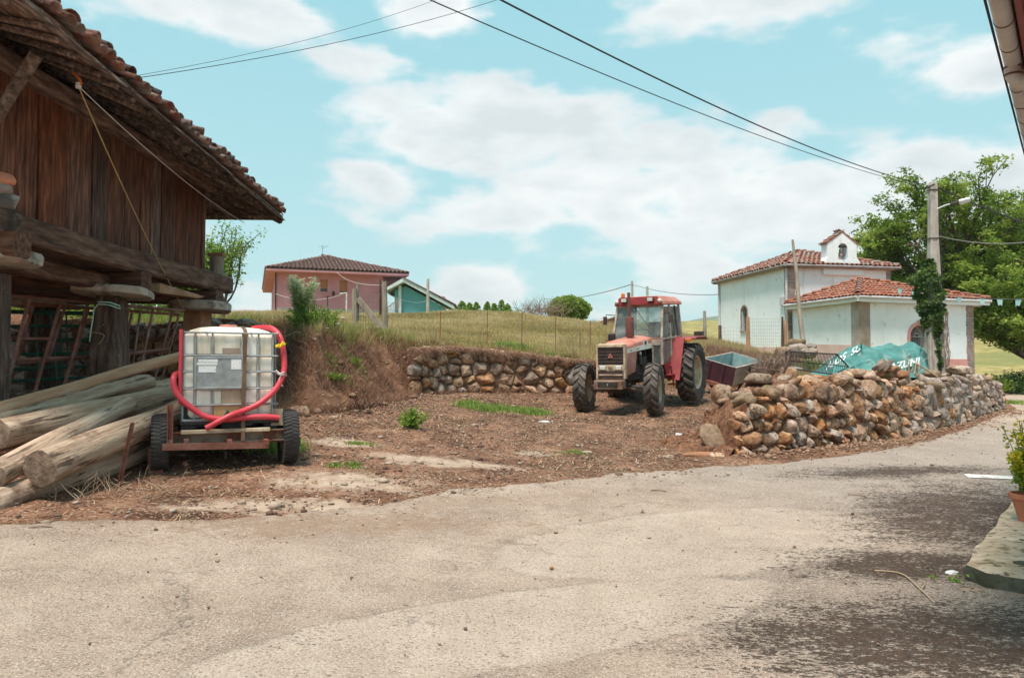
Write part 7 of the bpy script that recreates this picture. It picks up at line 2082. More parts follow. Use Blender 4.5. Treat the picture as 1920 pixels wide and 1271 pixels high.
def house_blue():
 d = 58.0
 t = root('house', 'turquoise blue house with one long sloping roof edge, right behind the pink house', 'house', tuple(U(790, 588, d)))
 B = lambda nm,mn,mb,bev=0,par=t: mb.build(nm,M[mn],par,world=True,bevel=bev)
 bk = Vector((-.1,4.5,0))
 wallpts = [U(740,600,d),U(832,600,d),U(832,576,d),U(760,536,d),U(740,545,d)]
 B('wall', 'blue_house', MB().prism(wallpts, bk))
 lo,hi,ll = U(851,579,d - .8),U(756,528.5,d - .8),U(722,546,d - .8)
 n = Vector((.4,0,.8)).normalized()
 B('roof', 'trim_blue', MB().prism([hi, lo, lo + Vector((0, 0, .26)), hi + Vector((0, 0, .30))], bk * 1.25)); B('roof', 'trim_blue', MB().prism([hi, ll, ll + Vector((0, 0, .22)), hi + Vector((0, 0, .295))], bk * 1.25))
 B('roof_covering', 'tile_house', MB().prism([hi + Vector((-.05, -.1, .33)), lo + Vector((.15, -.1, .28)), lo + Vector((.15, -.1, .36)), hi + Vector((-.05, -.1, .40))], bk * 1.3))
 B('corner_pillar', 'trim_blue', MB().box(U(750, 568, d - .25), (.22, .2, 2.6)))
 B('lower_roof', 'brick_red', MB().prism([U(808, 554, d + 6), U(833, 556, d + 6), U(836, 560, d + 6), U(812, 560, d + 6)], bk))
 B('chimney_wall', 'trim_blue', MB().prism([U(816, 560, d + 6.2), U(834, 560, d + 6.2), U(834, 572, d + 6.2), U(816, 572, d + 6.2)], bk))
 # stair railing by the corner
 mb = MB(); p,q = U(727,576,d - 1),U(748,560,d - 1)
 for k in range(9):
  f = p.lerp(q,k / 8); mb.beam(f - Vector((0,0,.75)),f,.04,.04)
 mb.beam(p, q, .06, .06); B('stair_railing', 'concrete_brown', mb)
house_blue()
def shed():
 d = 62
 t = root('shed', 'low red-brown brick shed roof showing beyond the meadow left of the tractor cab', 'shed', tuple(U(1140, 612, d)))
 MB().prism([U(1118, 615, d), U(1168, 615, d), U(1168, 593, d), U(1160, 592, d), U(1124, 603, d)], Vector((0, 4, 0))).build('wall', M['brick_red'], t, world=True)
 MB().prism([U(1116, 605, d - .4), U(1161, 590.5, d - .4), U(1161, 592, d - .4), U(1117, 607, d - .4)], Vector((0, 5, 0))).build('roof', M['tile_nave'], t, world=True)
 MB().prism([U(1161, 590.5, d - .4), U(1200, 600, d - .4), U(1200, 602, d - .4), U(1161, 592, d - .4)], Vector((0, 5, 0))).build('roof', M['tile_nave'], t, world=True)
 for k in range(4):
  y = 596 + k * 4.5; MB().prism([U(1124 + k * 0, y + 1.2, d - .06), U(1166, y, d - .06), U(1166, y + .6, d - .06), U(1124, y + 1.8, d - .06)], Vector((0, .05, 0))).build('brick_course', M['cab_grey'], t, world=True)
shed()
def leaf_quads(C,size,tint,up_bias=.3,aspect=.55,seed=0,fold=True):
 """C (n,3) centres -> folded leaves: V, F, tint per vertex"""
 r = np.random.default_rng(seed)
 n = len(C)
 sz = size * r.uniform(.6,1.35,n)[:,None]
 a = r.normal(size=(n,3)); a /= np.linalg.norm(a,axis=1)[:,None]
 a[:,2] *= .6; a /= np.linalg.norm(a,axis=1)[:,None]
 b = r.normal(size=(n,3)); b[:,2] += up_bias * 0
 b -= a * (a * b).sum(1)[:,None]; b /= np.linalg.norm(b,axis=1)[:,None]
 nn = np.cross(a,b)
 A,Bv = a * sz * .5,b * sz * .5 * aspect
 k = nn * sz * .10
 V = np.stack([C - A, C + Bv * .9 - A * .1 + k, C + A, C - Bv * .9 - A * .1 + k], 1)      # diamond leaf
 V = V.reshape(-1,3)
 i = np.arange(n) * 4
 F = np.concatenate([np.stack([i,i + 1,i + 2],1),np.stack([i,i + 2,i + 3],1)])
 T = np.repeat(tint,4)
 return V,F,np.stack([T,T,T],1)
def blades(P,h,w,tint,lean=.35,seed=0,dirs=None):
 """grass blades: two-segment tapering strips"""
 r = np.random.default_rng(seed); n = len(P)
 h = h * r.uniform(.5,1.3,n) if np.ndim(h) == 0 else h * r.uniform(.6,1.2,n)
 a = r.uniform(0,2 * math.pi,n)
 side = np.stack([np.cos(a),np.sin(a),np.zeros(n)],1) * (w * r.uniform(.6,1.3,n))[:,None] * .5
 la = r.uniform(0,2 * math.pi,n)
 ln = np.stack([np.cos(la),np.sin(la),np.zeros(n)],1) * (h * lean * r.uniform(.1,1.3,n))[:,None]
 upv = np.zeros((n,3)); upv[:,2] = h
 m = P + upv * .55 + ln * .3; t = P + upv * .98 + ln
 V = np.stack([P - side,P + side,m + side * .75,m - side * .75,t],1).reshape(-1,3)
 i = np.arange(n) * 5
 F = np.concatenate([np.stack([i,i + 1,i + 2],1),np.stack([i,i + 2,i + 3],1),np.stack([i + 3,i + 2,i + 4],1)])
 T = np.repeat(tint,5)
 return V,F,np.stack([T,T,T],1)
def merge(parts):
 V,F,T = [],[],[]; b = 0
 for v,f,t in parts:
  V.append(v); F.append(f + b); T.append(t); b += len(v)
 return np.concatenate(V),np.concatenate(F),np.concatenate(T)
def branches(mb,p,d,L,r,depth,tips,rnd,spread=.55,up=.15,seg=4,minr=.006,ratio=.72,kids=(2,3)):
 pts = [p]; q = p; dd = d.normalized()
 for i in range(seg):
  dd = (dd + Vector((rnd.uniform(-1,1),rnd.uniform(-1,1),rnd.uniform(-1,1))) * .16 + Vector((0,0,up * .3))).normalized()
  q = q + dd * L / seg; pts.append(q)
 rs = [max(minr,r * (1 - .45 * i / seg)) for i in range(seg + 1)]
 mb.tube(pts,rs,7 if r > .05 else 5,caps=False)
 if depth == 0:
  tips.append((q,dd)); tips.append((pts[-2],dd)); return
 if depth <= 2: tips.append((pts[-2],dd))
 for k in range(rnd.randint(*kids)):
  ax = Vector((rnd.uniform(-1,1),rnd.uniform(-1,1),rnd.uniform(-.5,1)))
  nd = (dd + ax.normalized() * spread * rnd.uniform(.7,1.4)).normalized()
  s = pts[rnd.randint(max(1,seg - 2),seg)]
  branches(mb,s,nd,L * ratio * rnd.uniform(.8,1.15),r * .6,depth - 1,tips,rnd,spread,up,max(2,seg - 1),minr,ratio,kids)
def tree(name, label, cat, base, height, trunk_r, limbs, lmat, leaf, per_tip, clump, seed, bark='bark', depth=4, spread=.6, ratio=.74, first=None, crown_name='crown', group=None, kids=(2, 3), flat=.6):
 rnd = random.Random(seed); t = root(name,label,cat,base,(0,0,0),group)
 mb = MB(); tips = []
 L0 = height * .30
 base = Vector(base)
 pts = [base + Vector((0,0,-.2)),base + Vector((.02,0,L0 * .5)),base + Vector((.05,.03,L0))]
 mb.tube(pts,[trunk_r * 1.25,trunk_r,trunk_r * .85],12)
 for (dx,dy,dz,l) in limbs:
  branches(mb,pts[-1] - Vector((0,0,.1)),Vector((dx,dy,dz)),height * l,trunk_r * .6,depth,tips,rnd,spread,.15,4,.008,ratio,kids)
 mb.build('trunk', M[bark], t, smooth=True, world=True, angle=80)
 r = np.random.default_rng(seed)
 T = np.array([tuple(x[0]) for x in tips])
 n = len(T)
 # each tip carries a flattened clump of leaves; clumps differ in tone
 tone = r.uniform(.15,.85,n)
 zt = (T[:,2] - T[:,2].min()) / max(.1,np.ptp(T[:,2]))
 cnt = r.integers(int(per_tip * .5),int(per_tip * 1.5),n)
 idx = np.repeat(np.arange(n),cnt)
 off = r.normal(size=(len(idx),3)); off /= (np.linalg.norm(off,axis=1)[:,None] + 1e-6)
 off *= (r.uniform(0,1,len(idx)) ** .5)[:,None] * clump * r.uniform(.6,1.2,len(idx))[:,None]
 off[:,2] *= flat
 C = T[idx] + off
 tint = np.clip(tone[idx] + r.normal(0,.14,len(idx)),0,1)
 V,F,TT = leaf_quads(C,leaf,tint,seed=seed)
 V = V - np.array(tuple(base))
 np_mesh(crown_name,V,F,M[lmat],t,TT)
 return t
# big tree behind the chapel and its neighbours on the right
b = Vector((22.2,38.5,h0(22.2,38.5) - .3))
tree('broadleaf_tree', 'big loose-crowned green broadleaf tree rising behind the chapel and the concrete pole', 'tree', b, 9.7, .34,
  [(-.75, -.1, .85, .29), (-.35, .2, 1, .32), (.1, -.1, 1, .34), (.55, .1, .9, .32), (.9, -.2, .6, .29), (-.95, -.1, .45, .25), (.2, .5, .8, .25), (0, -.6, .6, .22), (-.1, -.7, .9, .28), (.45, -.5, .8, .30), (-.6, -.5, .7, .27), (.8, .1, .9, .32), (1, 0, .35, .26)], 'leaf', .175, 54, .48, 11, depth=4, spread=.62, kids=(2, 3), ratio=.76)
b = Vector((24.5,36.0,h0(24.5,36) - .3))
tree('broadleaf_tree', 'lower tree with drooping bright green boughs at the right edge, right of the chapel corner', 'tree', b, 6.2, .2,
  [(-.9, -.1, .35, .30), (-.5, .2, .8, .30), (.3, 0, 1, .34), (.7, .1, .5, .30), (-.8, -.4, .1, .27), (0, -.6, .5, .25)], 'leaf', .19, 110, .6, 12, depth=3, spread=.65, ratio=.8, kids=(2, 4))
b = Vector((18.9,40.5,h0(18.9,40.5) - .3))
tree('broadleaf_tree', 'darker tree filling the gap between the nave roof and the big tree', 'tree', b, 6.9, .2,
  [(-.6, 0, .8, .30), (.2, .2, 1, .30), (.7, -.1, .7, .28), (-.2, -.4, .7, .25)], 'leaf', .19, 110, .6, 13, depth=3, spread=.6, ratio=.78, kids=(2, 4))
# sapling behind the granary corner
sx = U(416,600,19.5)
tree('sapling', 'slender young tree with small leaves against the sky behind the granary beam end', 'tree', (sx.x, sx.y, h0(sx.x, sx.y) - .2), 2.7, .05,
  [(-.45, 0, 1, .38), (.05, .1, 1, .40), (.35, 0, 1, .36), (.65, .1, .7, .34), (.2, -.2, 1, .36), (-.15, .2, 1, .36)], 'leaf_bright', .07, 20, .20, 15, bark='bark', depth=2, spread=.35, ratio=.7, kids=(2, 3), flat=1.3)
sx = U(382,560,20.5)
tree('bush', 'dense green bush close behind the right end of the granary', 'bush', (sx.x - .2, sx.y, h0(sx.x, sx.y) - .2), 2.7, .07,
  [(-.45, 0, 1, .32), (.1, .1, 1, .36), (.5, 0, .8, .28), (0, -.2, .7, .24), (-.6, .2, .5, .3)], 'leaf_bright', .12, 70, .36, 16, depth=2, spread=.5, ratio=.7, kids=(3, 4))
def ball_bush(name,label,cat,c,rx,rz,lmat,leaf,n,seed,ground):
 """a close round crown of many small leaves over a short trunk"""
 t = root(name,label,cat,(c[0],c[1],ground))
 r = np.random.default_rng(seed)
 v = r.normal(size=(n,3)); v /= np.linalg.norm(v,axis=1)[:,None]
 lump = np.array([noise.noise(Vector(x) * 2.4 + Vector((seed,0,0))) * .22 + noise.noise(Vector(x) * 6 + Vector((seed,0,0))) * .12 for x in v])
 rad = (1 + lump) * r.uniform(.72,1.02,n)
 C = v * rad[:,None] * np.array([rx,rx * .8,rz]) + np.array([0,0,c[2] - ground])
 tint = np.clip(.5 + lump * 1.6 + r.normal(0,.16,n),0,1)
 V,F,T = leaf_quads(C,leaf,tint,seed=seed)
 np_mesh('crown', V, F, M[lmat], t, T)
 MB().tube([(0, 0, -.3), (0, 0, c[2] - ground)], .09, 8).build('trunk', M['bark'], t, smooth=True)
 return t
c = U(1067,580,58)
ball_bush('round_tree', 'single dense round-topped green tree on the skyline left of the tractor', 'tree', c, 1.55, 1.0, 'leaf', .22, 9000, 3, 4.0)
rnd = random.Random(4)
for i, (px, top, h, w_, lab) in enumerate([(866, 565, 1.0, .35, 'leftmost'), (880, 568, .8, .3, 'low second from the left'), (893, 567, .8, .3, 'third from the left'), (914, 566, .9, .25, 'narrow one in the middle'), (927, 569, .8, .3, 'low one right of the middle'), (941, 563, 1.1, .3, 'tallest, pointed'), (952, 570, .8, .3, 'rightmost, brownish')]):
 d = 50 + (i % 3); p = U(px,top,d); g = 4.55
 t = root('conifer', 'small conifer on the skyline, ' + lab + ' of the row', 'shrub', (p.x, p.y, g), group='young conifers along the skyline')
 H_ = p.z - g
 n = 700; r = np.random.default_rng(60 + i)
 z = r.uniform(0,1,n) ** .8; a = r.uniform(0,6.28,n); rr = (1 - z) ** .55 * w_ * 1.9 * r.uniform(.3,1,n) * (1 + .3 * np.sin(a * 3 + i))
 C = np.stack([np.cos(a) * rr,np.sin(a) * rr,z * H_],1)
 V,F,T = leaf_quads(C,.17,np.clip(r.normal(.45 if i < 6 else .3,.2,n),0,1),seed=i)
 np_mesh('crown', V, F, M['leaf_bright'], t, T)
 MB().tube([(0, 0, -.2), (0, 0, H_ * .7)], .03, 6).build('trunk', M['bark'], t)
# bare bramble patch on the skyline
def scribble(name,label,cat,c,rx,ry,rz,n,mn,seed,r0=.006,group=None,kind=None,L=.5,hang=False):
 rd = random.Random(seed); mb = MB(); c = Vector(c)
 for k in range(n):
  p = c + Vector((rd.gauss(0,rx * .5),rd.gauss(0,ry * .5),rd.uniform(-.1,.3) * rz))
  pts = [p]; d = Vector((rd.uniform(-1,1),rd.uniform(-1,1),rd.uniform(.2,1.6) if not hang else rd.uniform(-1.4,-.2))).normalized()
  for j in range(4):
   d = (d + Vector((rd.uniform(-1,1),rd.uniform(-1,1),rd.uniform(-1,.7))) * .4).normalized()
   p = p + d * L / 4 * rd.uniform(.6,1.4); pts.append(p)
  mb.tube(pts,[r0,r0,r0 * .8,r0 * .7,r0 * .4],3,caps=False)
 o = mb.build(name, M[mn], None); return tag(o, label, cat, group, 'stuff' if n > 50 else kind)
scribble('bramble', 'reddish bare bramble patch on the skyline between the conifers and the round tree', 'bush', U(1015, 592, 47), 1.6, 1, 1.1, 260, 'twig_grey', 8, .012, L=1.0)
scribble('brush_heap', 'heap of grey-brown dead twigs beside the tipped trailer box', 'branches', U(1455, 700, 21.0), .5, .5, .9, 330, 'twig_grey', 9, .007, L=.55)
scribble('brush_heap', 'bare twigs and sticks leaning on the wall below the concrete pole', 'branches', U(1712, 702, 17.8), .16, .2, .4, 12, 'twig', 10, .007, L=.55)
def on_ground(n,x0,x1,y0,y1,cond,seed):
 r = np.random.default_rng(seed)
 X = r.uniform(x0,x1,n); Y = r.uniform(y0,y1,n)
 m = cond(X,Y); X,Y = X[m],Y[m]
 return np.stack([X,Y,H(X,Y) - .01],1)
def seen(X,Y,mg=.05): return np.abs(X / np.maximum(Y,.1)) < .667 + mg
def meadow():
 def cond(X,Y):
  d,w = bank_dist(X,Y)
  return (d > w * .85) & seen(X,Y) & ~((X > 5.2) & (Y < 23.5)) & ~((X > 9.5) & (Y > 26)) & (X < 10.5)
 r = np.random.default_rng(5)
 P1 = on_ground(190000,-11,11,15,34,cond,1); P2 = on_ground(90000,-16,12,34,50,cond,2)
 parts = []
 for P,hh,ww,sd_ in ((P1,.13,.012,1),(P2,.15,.022,2)):
  n = len(P)
  patch = vnoise(P[:,0],P[:,1],.5,9) + vnoise(P[:,0],P[:,1],1.7,8) * .6
  hloc = hh * (1 + 1.4 * np.clip(patch,0,1))
  tint = np.clip(.55 + patch * .7 + r.normal(0,.2,n),0,1)
  parts.append(blades(P,hloc,ww,tint,.5,sd_))
 V,F,T = merge(parts)
 tag(np_mesh('dry_meadow_grass', V, F, M['dry_grass'], None, T), kind='stuff')
 # green undergrowth among it
 P = on_ground(110000,-12,11,15,46,cond,3)
 k = vnoise(P[:,0],P[:,1],.6,4) + vnoise(P[:,0],P[:,1],2.2,5) * .4 + np.where(P[:,0] < -3.2,.25,0) - .04 * np.clip(P[:,1] - 24,0,20)
 P = P[k > .2]; n = len(P)
 V,F,T = blades(P,.11,.013,np.clip(r.normal(.85,.15,n),0,1),.5,7)
 tag(np_mesh('green_meadow_grass', V, F, M['grass'], None, T), kind='stuff')
meadow()
def tall_weeds():
 """taller grass along the top of the bank, yellow-green on the left, dry and reddish on the right"""
 r = np.random.default_rng(12)
 parts = []
 def c1(X,Y):
  d,w = bank_dist(X,Y); return (d > w * .8) & (d < w + 2.6) & (X < -2.2) & (X > -9.5) & seen(X,Y)
 P = on_ground(60000,-9.5,-2,14,23,c1,21); k = vnoise(P[:,0],P[:,1],1.1,41) + vnoise(P[:,0],P[:,1],3,42) * .5; P = P[k > .14 * np.clip((P[:,0] + 5.5) / 1.5,-2,3)]; n = len(P)
 V,F,T = blades(P,.22 + .24 * vnoise(P[:,0],P[:,1],1.2,2),.012,np.clip(r.normal(.85,.2,n),0,1),.45,3)
 tag(np_mesh('tall_green_grass', V, F, M['grass'], None, T), kind='stuff')
 def c2(X,Y):
  d,w = bank_dist(X,Y)
  return (((d > w * .8) & (d < w + 2.2) & (X < -2) & (X > -7)) | ((d > w * .3) & (d < 4) & (X > 1.5) & (X < 9.8) & (Y > 20.5)) | ((X > 3.4) & (X < 9.6) & (Y > 22) & (Y < 33) & (d > 0))) & ~((X > 5.0) & (X < 7.6) & (Y > 20) & (Y < 23.3)) & seen(X,Y)
 P = on_ground(140000,-7,10.5,14.5,33,c2,22); n = len(P)
 V,F,T = blades(P,.30 + .28 * vnoise(P[:,0],P[:,1],.8,6),.013,np.clip(r.normal(.6,.22,n),0,1),.35,4)
 tag(np_mesh('tall_dry_grass', V, F, M['dry_grass'], None, T), kind='stuff')
 def c3(X,Y): return ((X - 7.7) ** 2 / 2.2 + (Y - 24.3) ** 2 / 1.8) < 1 + .5 * vnoise(X,Y,2,3)
 P = on_ground(30000,5.8,9.8,22.6,26.2,c3,23); n = len(P)
 V,F,T = blades(P,.34 + .25 * vnoise(P[:,0],P[:,1],1.5,9),.012,np.clip(r.normal(.5,.22,n),0,1),.5,5)
 tag(np_mesh('red_brown_weeds', V, F, M['red_weed'], None, T), kind='stuff')
 # bank: dry brown hangings and straw
 def c4(X,Y):
  d,w = bank_dist(X,Y); return (d > -.3) & (d < w + .5) & (X < 2.5) & (X > -6) & seen(X,Y)
 P = on_ground(120000,-6,2.5,12.8,22,c4,24)
 k = vnoise(P[:,0],P[:,1],1.6,11) + .5 * vnoise(P[:,0],P[:,1],4,12); P = P[k > -.25]; n = len(P)
 V,F,T = blades(P,.15,.010,np.clip(r.normal(.3 + .5 * vnoise(P[:,0],P[:,1],1.3,77),.25,n),0,1),1.6,6)
 tag(np_mesh('bank_dead_grass', V, F, M['red_weed'], None, T), kind='stuff')
 P = on_ground(60000,-6,3.6,12.8,22.5,lambda X,Y: (np.abs(bank_dist(X,Y)[0] - bank_dist(X,Y)[1]) < .35) & seen(X,Y),25); n = len(P)
 V,F,T = blades(P,.22,.011,np.clip(r.normal(.5,.25,n),0,1),1.3,8)
 tag(np_mesh('bank_edge_grass', V, F, M['dry_grass'], None, T), kind='stuff')
tall_weeds()
def wall_beard():
 """dead grass and roots hanging over the top of the retaining wall and lying on the near wall"""
 r = np.random.default_rng(91); V = []; T = []
 base = [Vector((x,y,h0(x,y - .15) - .05)) for x,y in [(-2.35,18.1),(-1.5,19.25),(0.0,19.95),(1.7,20.25),(3.3,21.0)]]
 fr,Ln = line_frame(base)
 zt = lambda s: float(np.interp(s,[0,1.4,3.1,4.8,Ln],[2.05,2.12,2.0,1.80,1.75]))
 for k in range(10000):
  s = r.uniform(-.2,Ln); c = noise.noise(Vector((s * 1.6,0,5))) * .5 + noise.noise(Vector((s * 5,2,5))) * .3
  p = fr(max(0,s),0,r.uniform(-.10,.10)); p.z = zt(s) + .05 - abs(r.normal(0,.04 + max(0,c) * .6))
  n = fr(max(0,s),0,1) - fr(max(0,s),0,0); L_ = r.uniform(.05,.2)
  d = Vector((r.normal(0,.5),r.normal(0,.3),-r.uniform(.1,1.1))) + n * r.uniform(.1,.8); d.normalize()
  e = p + d * L_; sd_ = Vector((r.normal(),r.normal(),r.normal())).normalized() * .006
  V += [tuple(p - sd_),tuple(p + sd_),tuple(e)]; t = min(1,max(0,r.normal(.62,.28))); T += [t,t,t]
 V = np.array(V); T = np.array(T); F = np.arange(len(V)).reshape(-1,3)
 tag(np_mesh('hanging_dead_grass', V, F, M['red_weed'], None, np.stack([T, T, T], 1)), kind='stuff')
wall_beard()
def green_patches():
 r = np.random.default_rng(31)
 spots = [(940,768,.95,.42,1500,.11),(890,762,.3,.3,300,.14),(1000,775,.35,.2,260,.09),(648,875,.16,.12,140,.06),(682,832,.18,.08,140,.045),(1055,845,.35,.1,160,.06),(470,840,.55,.35,1100,.17),
    (1382,762,.08,.3,90,.16),(625,690,.35,.25,300,.14),(665,677,.25,.15,260,.13),(1050,677,.35,.3,700,.2),(965,653,.45,.3,500,.16),(1545,738,.1,.1,40,.08),(1900,725,.9,1.8,1600,.16),(1580,735,.02,.02,10,.1),
    (1895,755,.5,1.0,500,.13),(1842,768,.2,.4,200,.12),(1803,893,.07,.05,60,.05),(1752,1085,.05,.03,40,.045),(1500,700,.9,1.0,900,.2),(1560,690,1.0,.8,700,.2),(1475,640,.5,.5,700,.45)]
 parts = []; names = []
 for i,(px,py,rx,ry,n,h) in enumerate(spots):
  g = G(px,py); m = max(1,n // 45)
  ca = r.uniform(0,6.28,m); cq = r.uniform(0,1,m) ** .5
  k = r.integers(0,m,n * 2); sg = .16 * min(1,rx * 2)
  X = g.x + (np.cos(ca) * cq * rx)[k] + r.normal(0,sg,n * 2); Y = g.y + (np.sin(ca) * cq * ry * 1.3)[k] + r.normal(0,sg,n * 2)
  P = np.stack([X,Y,H(X,Y) - .005],1)
  parts.append(blades(P,h * r.uniform(.4,1.3,m)[k],.011 + .003 * (g.y / 14),np.clip(r.normal(.72,.25,len(P)),0,1),.9,40 + i))
 V,F,T = merge(parts)
 tag(np_mesh('grass_tufts', V, F, M['grass'], None, T), kind='stuff')
green_patches()
def leafy_weed(name, label, px, py, rx, h, n, leaf, lm, seed, cat='weed', d=None, stems=26):
 g = G(px,py) if d is None else U(px,py,d)
 if d is not None: g.z = h0(g.x,g.y)
 t = root(name,label,cat,g)
 rd = random.Random(seed); mb = MB(); C = []; T = []
 for k in range(stems):
  a = rd.uniform(0,6.28); rr = rd.uniform(0,rx); hh = h * rd.uniform(.5,1.0) * (1 - .35 * rr / rx)
  p0 = Vector((rr * .35 * math.cos(a),rr * .35 * math.sin(a),0)); p1 = Vector((rr * math.cos(a),rr * math.sin(a),hh))
  mb.tube([p0,p0.lerp(p1,.5) + Vector((0,0,hh * .12)),p1],.004,4,caps=False)
  tn = rd.uniform(.3,.8)
  for j in range(n // stems):
   f = rd.uniform(.15,1); c = p0.lerp(p1,f) + Vector((rd.gauss(0,.03),rd.gauss(0,.03),rd.gauss(0,.02)))
   C.append(tuple(c)); T.append(min(1,max(0,tn + rd.gauss(0,.15))))
 mb.build('stems', M['leaf'], t)
 V,F,TT = leaf_quads(np.array(C),leaf,np.array(T),seed=seed)
 np_mesh('leaves', V, F, M[lm], t, TT)
 return t
leafy_weed('weed', 'bushy bright green weed growing in the middle of the dirt yard', 772, 803, .30, .42, 1100, .05, 'leaf_bright', 3)
leafy_weed('weed', 'low green leafy plant on the earth bank, upper of two', 665, 682, .18, .14, 200, .06, 'leaf', 4)
leafy_weed('weed', 'low dark leafy plant lower on the earth bank', 628, 712, .3, .2, 260, .06, 'leaf', 5)
leafy_weed('weed', 'green weeds growing beside the heap of stones at the foot of the leaning pole', 1470, 662, .42, .75, 800, .07, 'leaf_bright', 6, d=24.8)
leafy_weed('shrub', 'low green shrubs behind the iron bed frame', 1520, 690, .9, .55, 1500, .07, 'leaf_bright', 7, d=22.6)
leafy_weed('shrub', 'yellow-green bush at the foot of the feathery weed on the bank', 585, 600, .7, .75, 2200, .055, 'leaf_bright', 8, d=16.8, stems=60)
leafy_weed('shrub', 'yellow-green low bush behind the water tank, left part of the bank top', 440, 605, .8, .55, 1800, .055, 'leaf_bright', 9, d=17.3, stems=60)
for px, lab in ((20, 'leafy shrub under the granary at the left picture edge'), (135, 'leafy shrub seen under the granary left of the wooden pillar'), (262, 'leafy shrub seen under the granary right of the wooden pillar'), (330, 'leafy shrub behind the right granary pillar')):
 leafy_weed('shrub', lab, px, 590, 1.5, 1.35, 2600, .085, 'leaf', 50 + px, d=20.5, stems=70)
leafy_weed('weed', 'wild carrot plants with white flower heads on the bank, below the gate posts', 620, 630, .35, .6, 420, .04, 'leaf', 10, d=17.2)
leafy_weed('hedge', 'dark green hedge at the roadside beyond the end of the far wall', 1900, 715, 2.2, 1.15, 6500, .10, 'leaf_dark', 12, 'hedge', d=34, stems=160)
leafy_weed('hedge', 'bush where the road turns away, behind the far end of the wall', 1850, 712, 1.1, .9, 2600, .10, 'leaf', 13, 'bush', d=33, stems=80)
# white flower heads
rd = random.Random(2)
def flower(px,py,d,r,lab):
 p = U(px, py, d); t = root('wild_carrot', lab, 'flower', (p.x, p.y, h0(p.x, p.y)))
 hh = p.z - h0(p.x,p.y)
 MB().tube([(0, 0, 0), (.01, 0, hh * .5), (0, 0, hh)], .004, 4).build('stem', M['leaf'], t)
 mb = MB()
 for k in range(26):
  a = rd.uniform(0,6.28); q = rd.uniform(0,1) ** .5 * r; rock(mb,(math.cos(a) * q,math.sin(a) * q,hh + .015 - q * .2 + rd.uniform(0,.01)),(.014,.014,.007),(0,0,0),1,.3,k)
 mb.build('flower_head', M['petal'], t)
for i, (px, py, where) in enumerate([(612, 616, 'highest of the group left of the gate post'), (616, 630, 'middle of the group left of the gate post'), (621, 623, 'right in the group left of the gate post'), (604, 627, 'left in the group left of the gate post'), (634, 608, 'highest, close to the wooden gate post'),
          (497, 608, 'beside the red hose, left'), (643, 597, 'by the wooden gate post, near the pink house'), (613, 636, 'lowest, at the edge of the bank')]):
 flower(px, py, 16.8 + (i % 3) * .2, .045, 'white wild carrot flower, ' + where)
def feathery_weed():
 g = U(565, 612, 16.9); t = root('tall_weed', 'tall feathery weed with two arching plumes on the bank before the pink house', 'weed', (g.x, g.y, h0(g.x, g.y)))
 rd = random.Random(6); mb = MB(); C = []; T = []
 z0 = h0(g.x,g.y)
 for k in range(36):
  right = k % 5 >= 3
  tx = rd.gauss(.27 if right else -.13,.08); hh = (1.12 if right else 1.2) * rd.uniform(.62,1.03)
  p0 = Vector((rd.uniform(-.1,.12),rd.uniform(-.12,.12),0)); p2 = Vector((tx * (hh / 1.1),rd.uniform(-.15,.15),hh)); p1 = p0.lerp(p2,.55) + Vector((-.06 if right else -.02,0,.05))
  pts = bez([p0,p1,p2],5); mb.tube(pts,.0035,4,caps=False)
  for j in range(130):
   f = rd.uniform(.08,1) ** .8; p = pts[int(f * (len(pts) - 1))]
   top = f > .7
   C.append(tuple(p + Vector((rd.gauss(0,.035 if not top else .045),rd.gauss(0,.035),rd.gauss(0,.03))))); T.append(min(1,max(0,(.45 + .55 * max(0,f - .55) / .45) + rd.gauss(0,.12))))
 mb.build('stems', M['feather'], t)
 V,F,TT = leaf_quads(np.array(C),.075,np.array(T),seed=4,aspect=.3)
 np_mesh('plumes', V, F, M['feather'], t, TT)
feathery_weed()
def hedge_roots():
 scribble('hanging_roots', 'tangle of pale dry roots hanging over the dark wall behind the barriers', 'roots', (-6.1, 16.2, 2.35), 1.3, .3, .5, 240, 'twig', 14, .006, L=.7, hang=True)
 scribble('dry_root', 'dry pale roots scattered on the dirt at the foot of the logs', 'roots', G(190, 935) + Vector((0, 0, .02)), .9, .5, .06, 60, 'twig', 15, .0035, L=.26)
 scribble('dry_root', 'small fan of dry stalks by the bank foot left of the green weed', 'roots', G(690, 775) + Vector((0, 0, .05)), .4, .2, .3, 60, 'straw', 16, .004, L=.3)
hedge_roots()
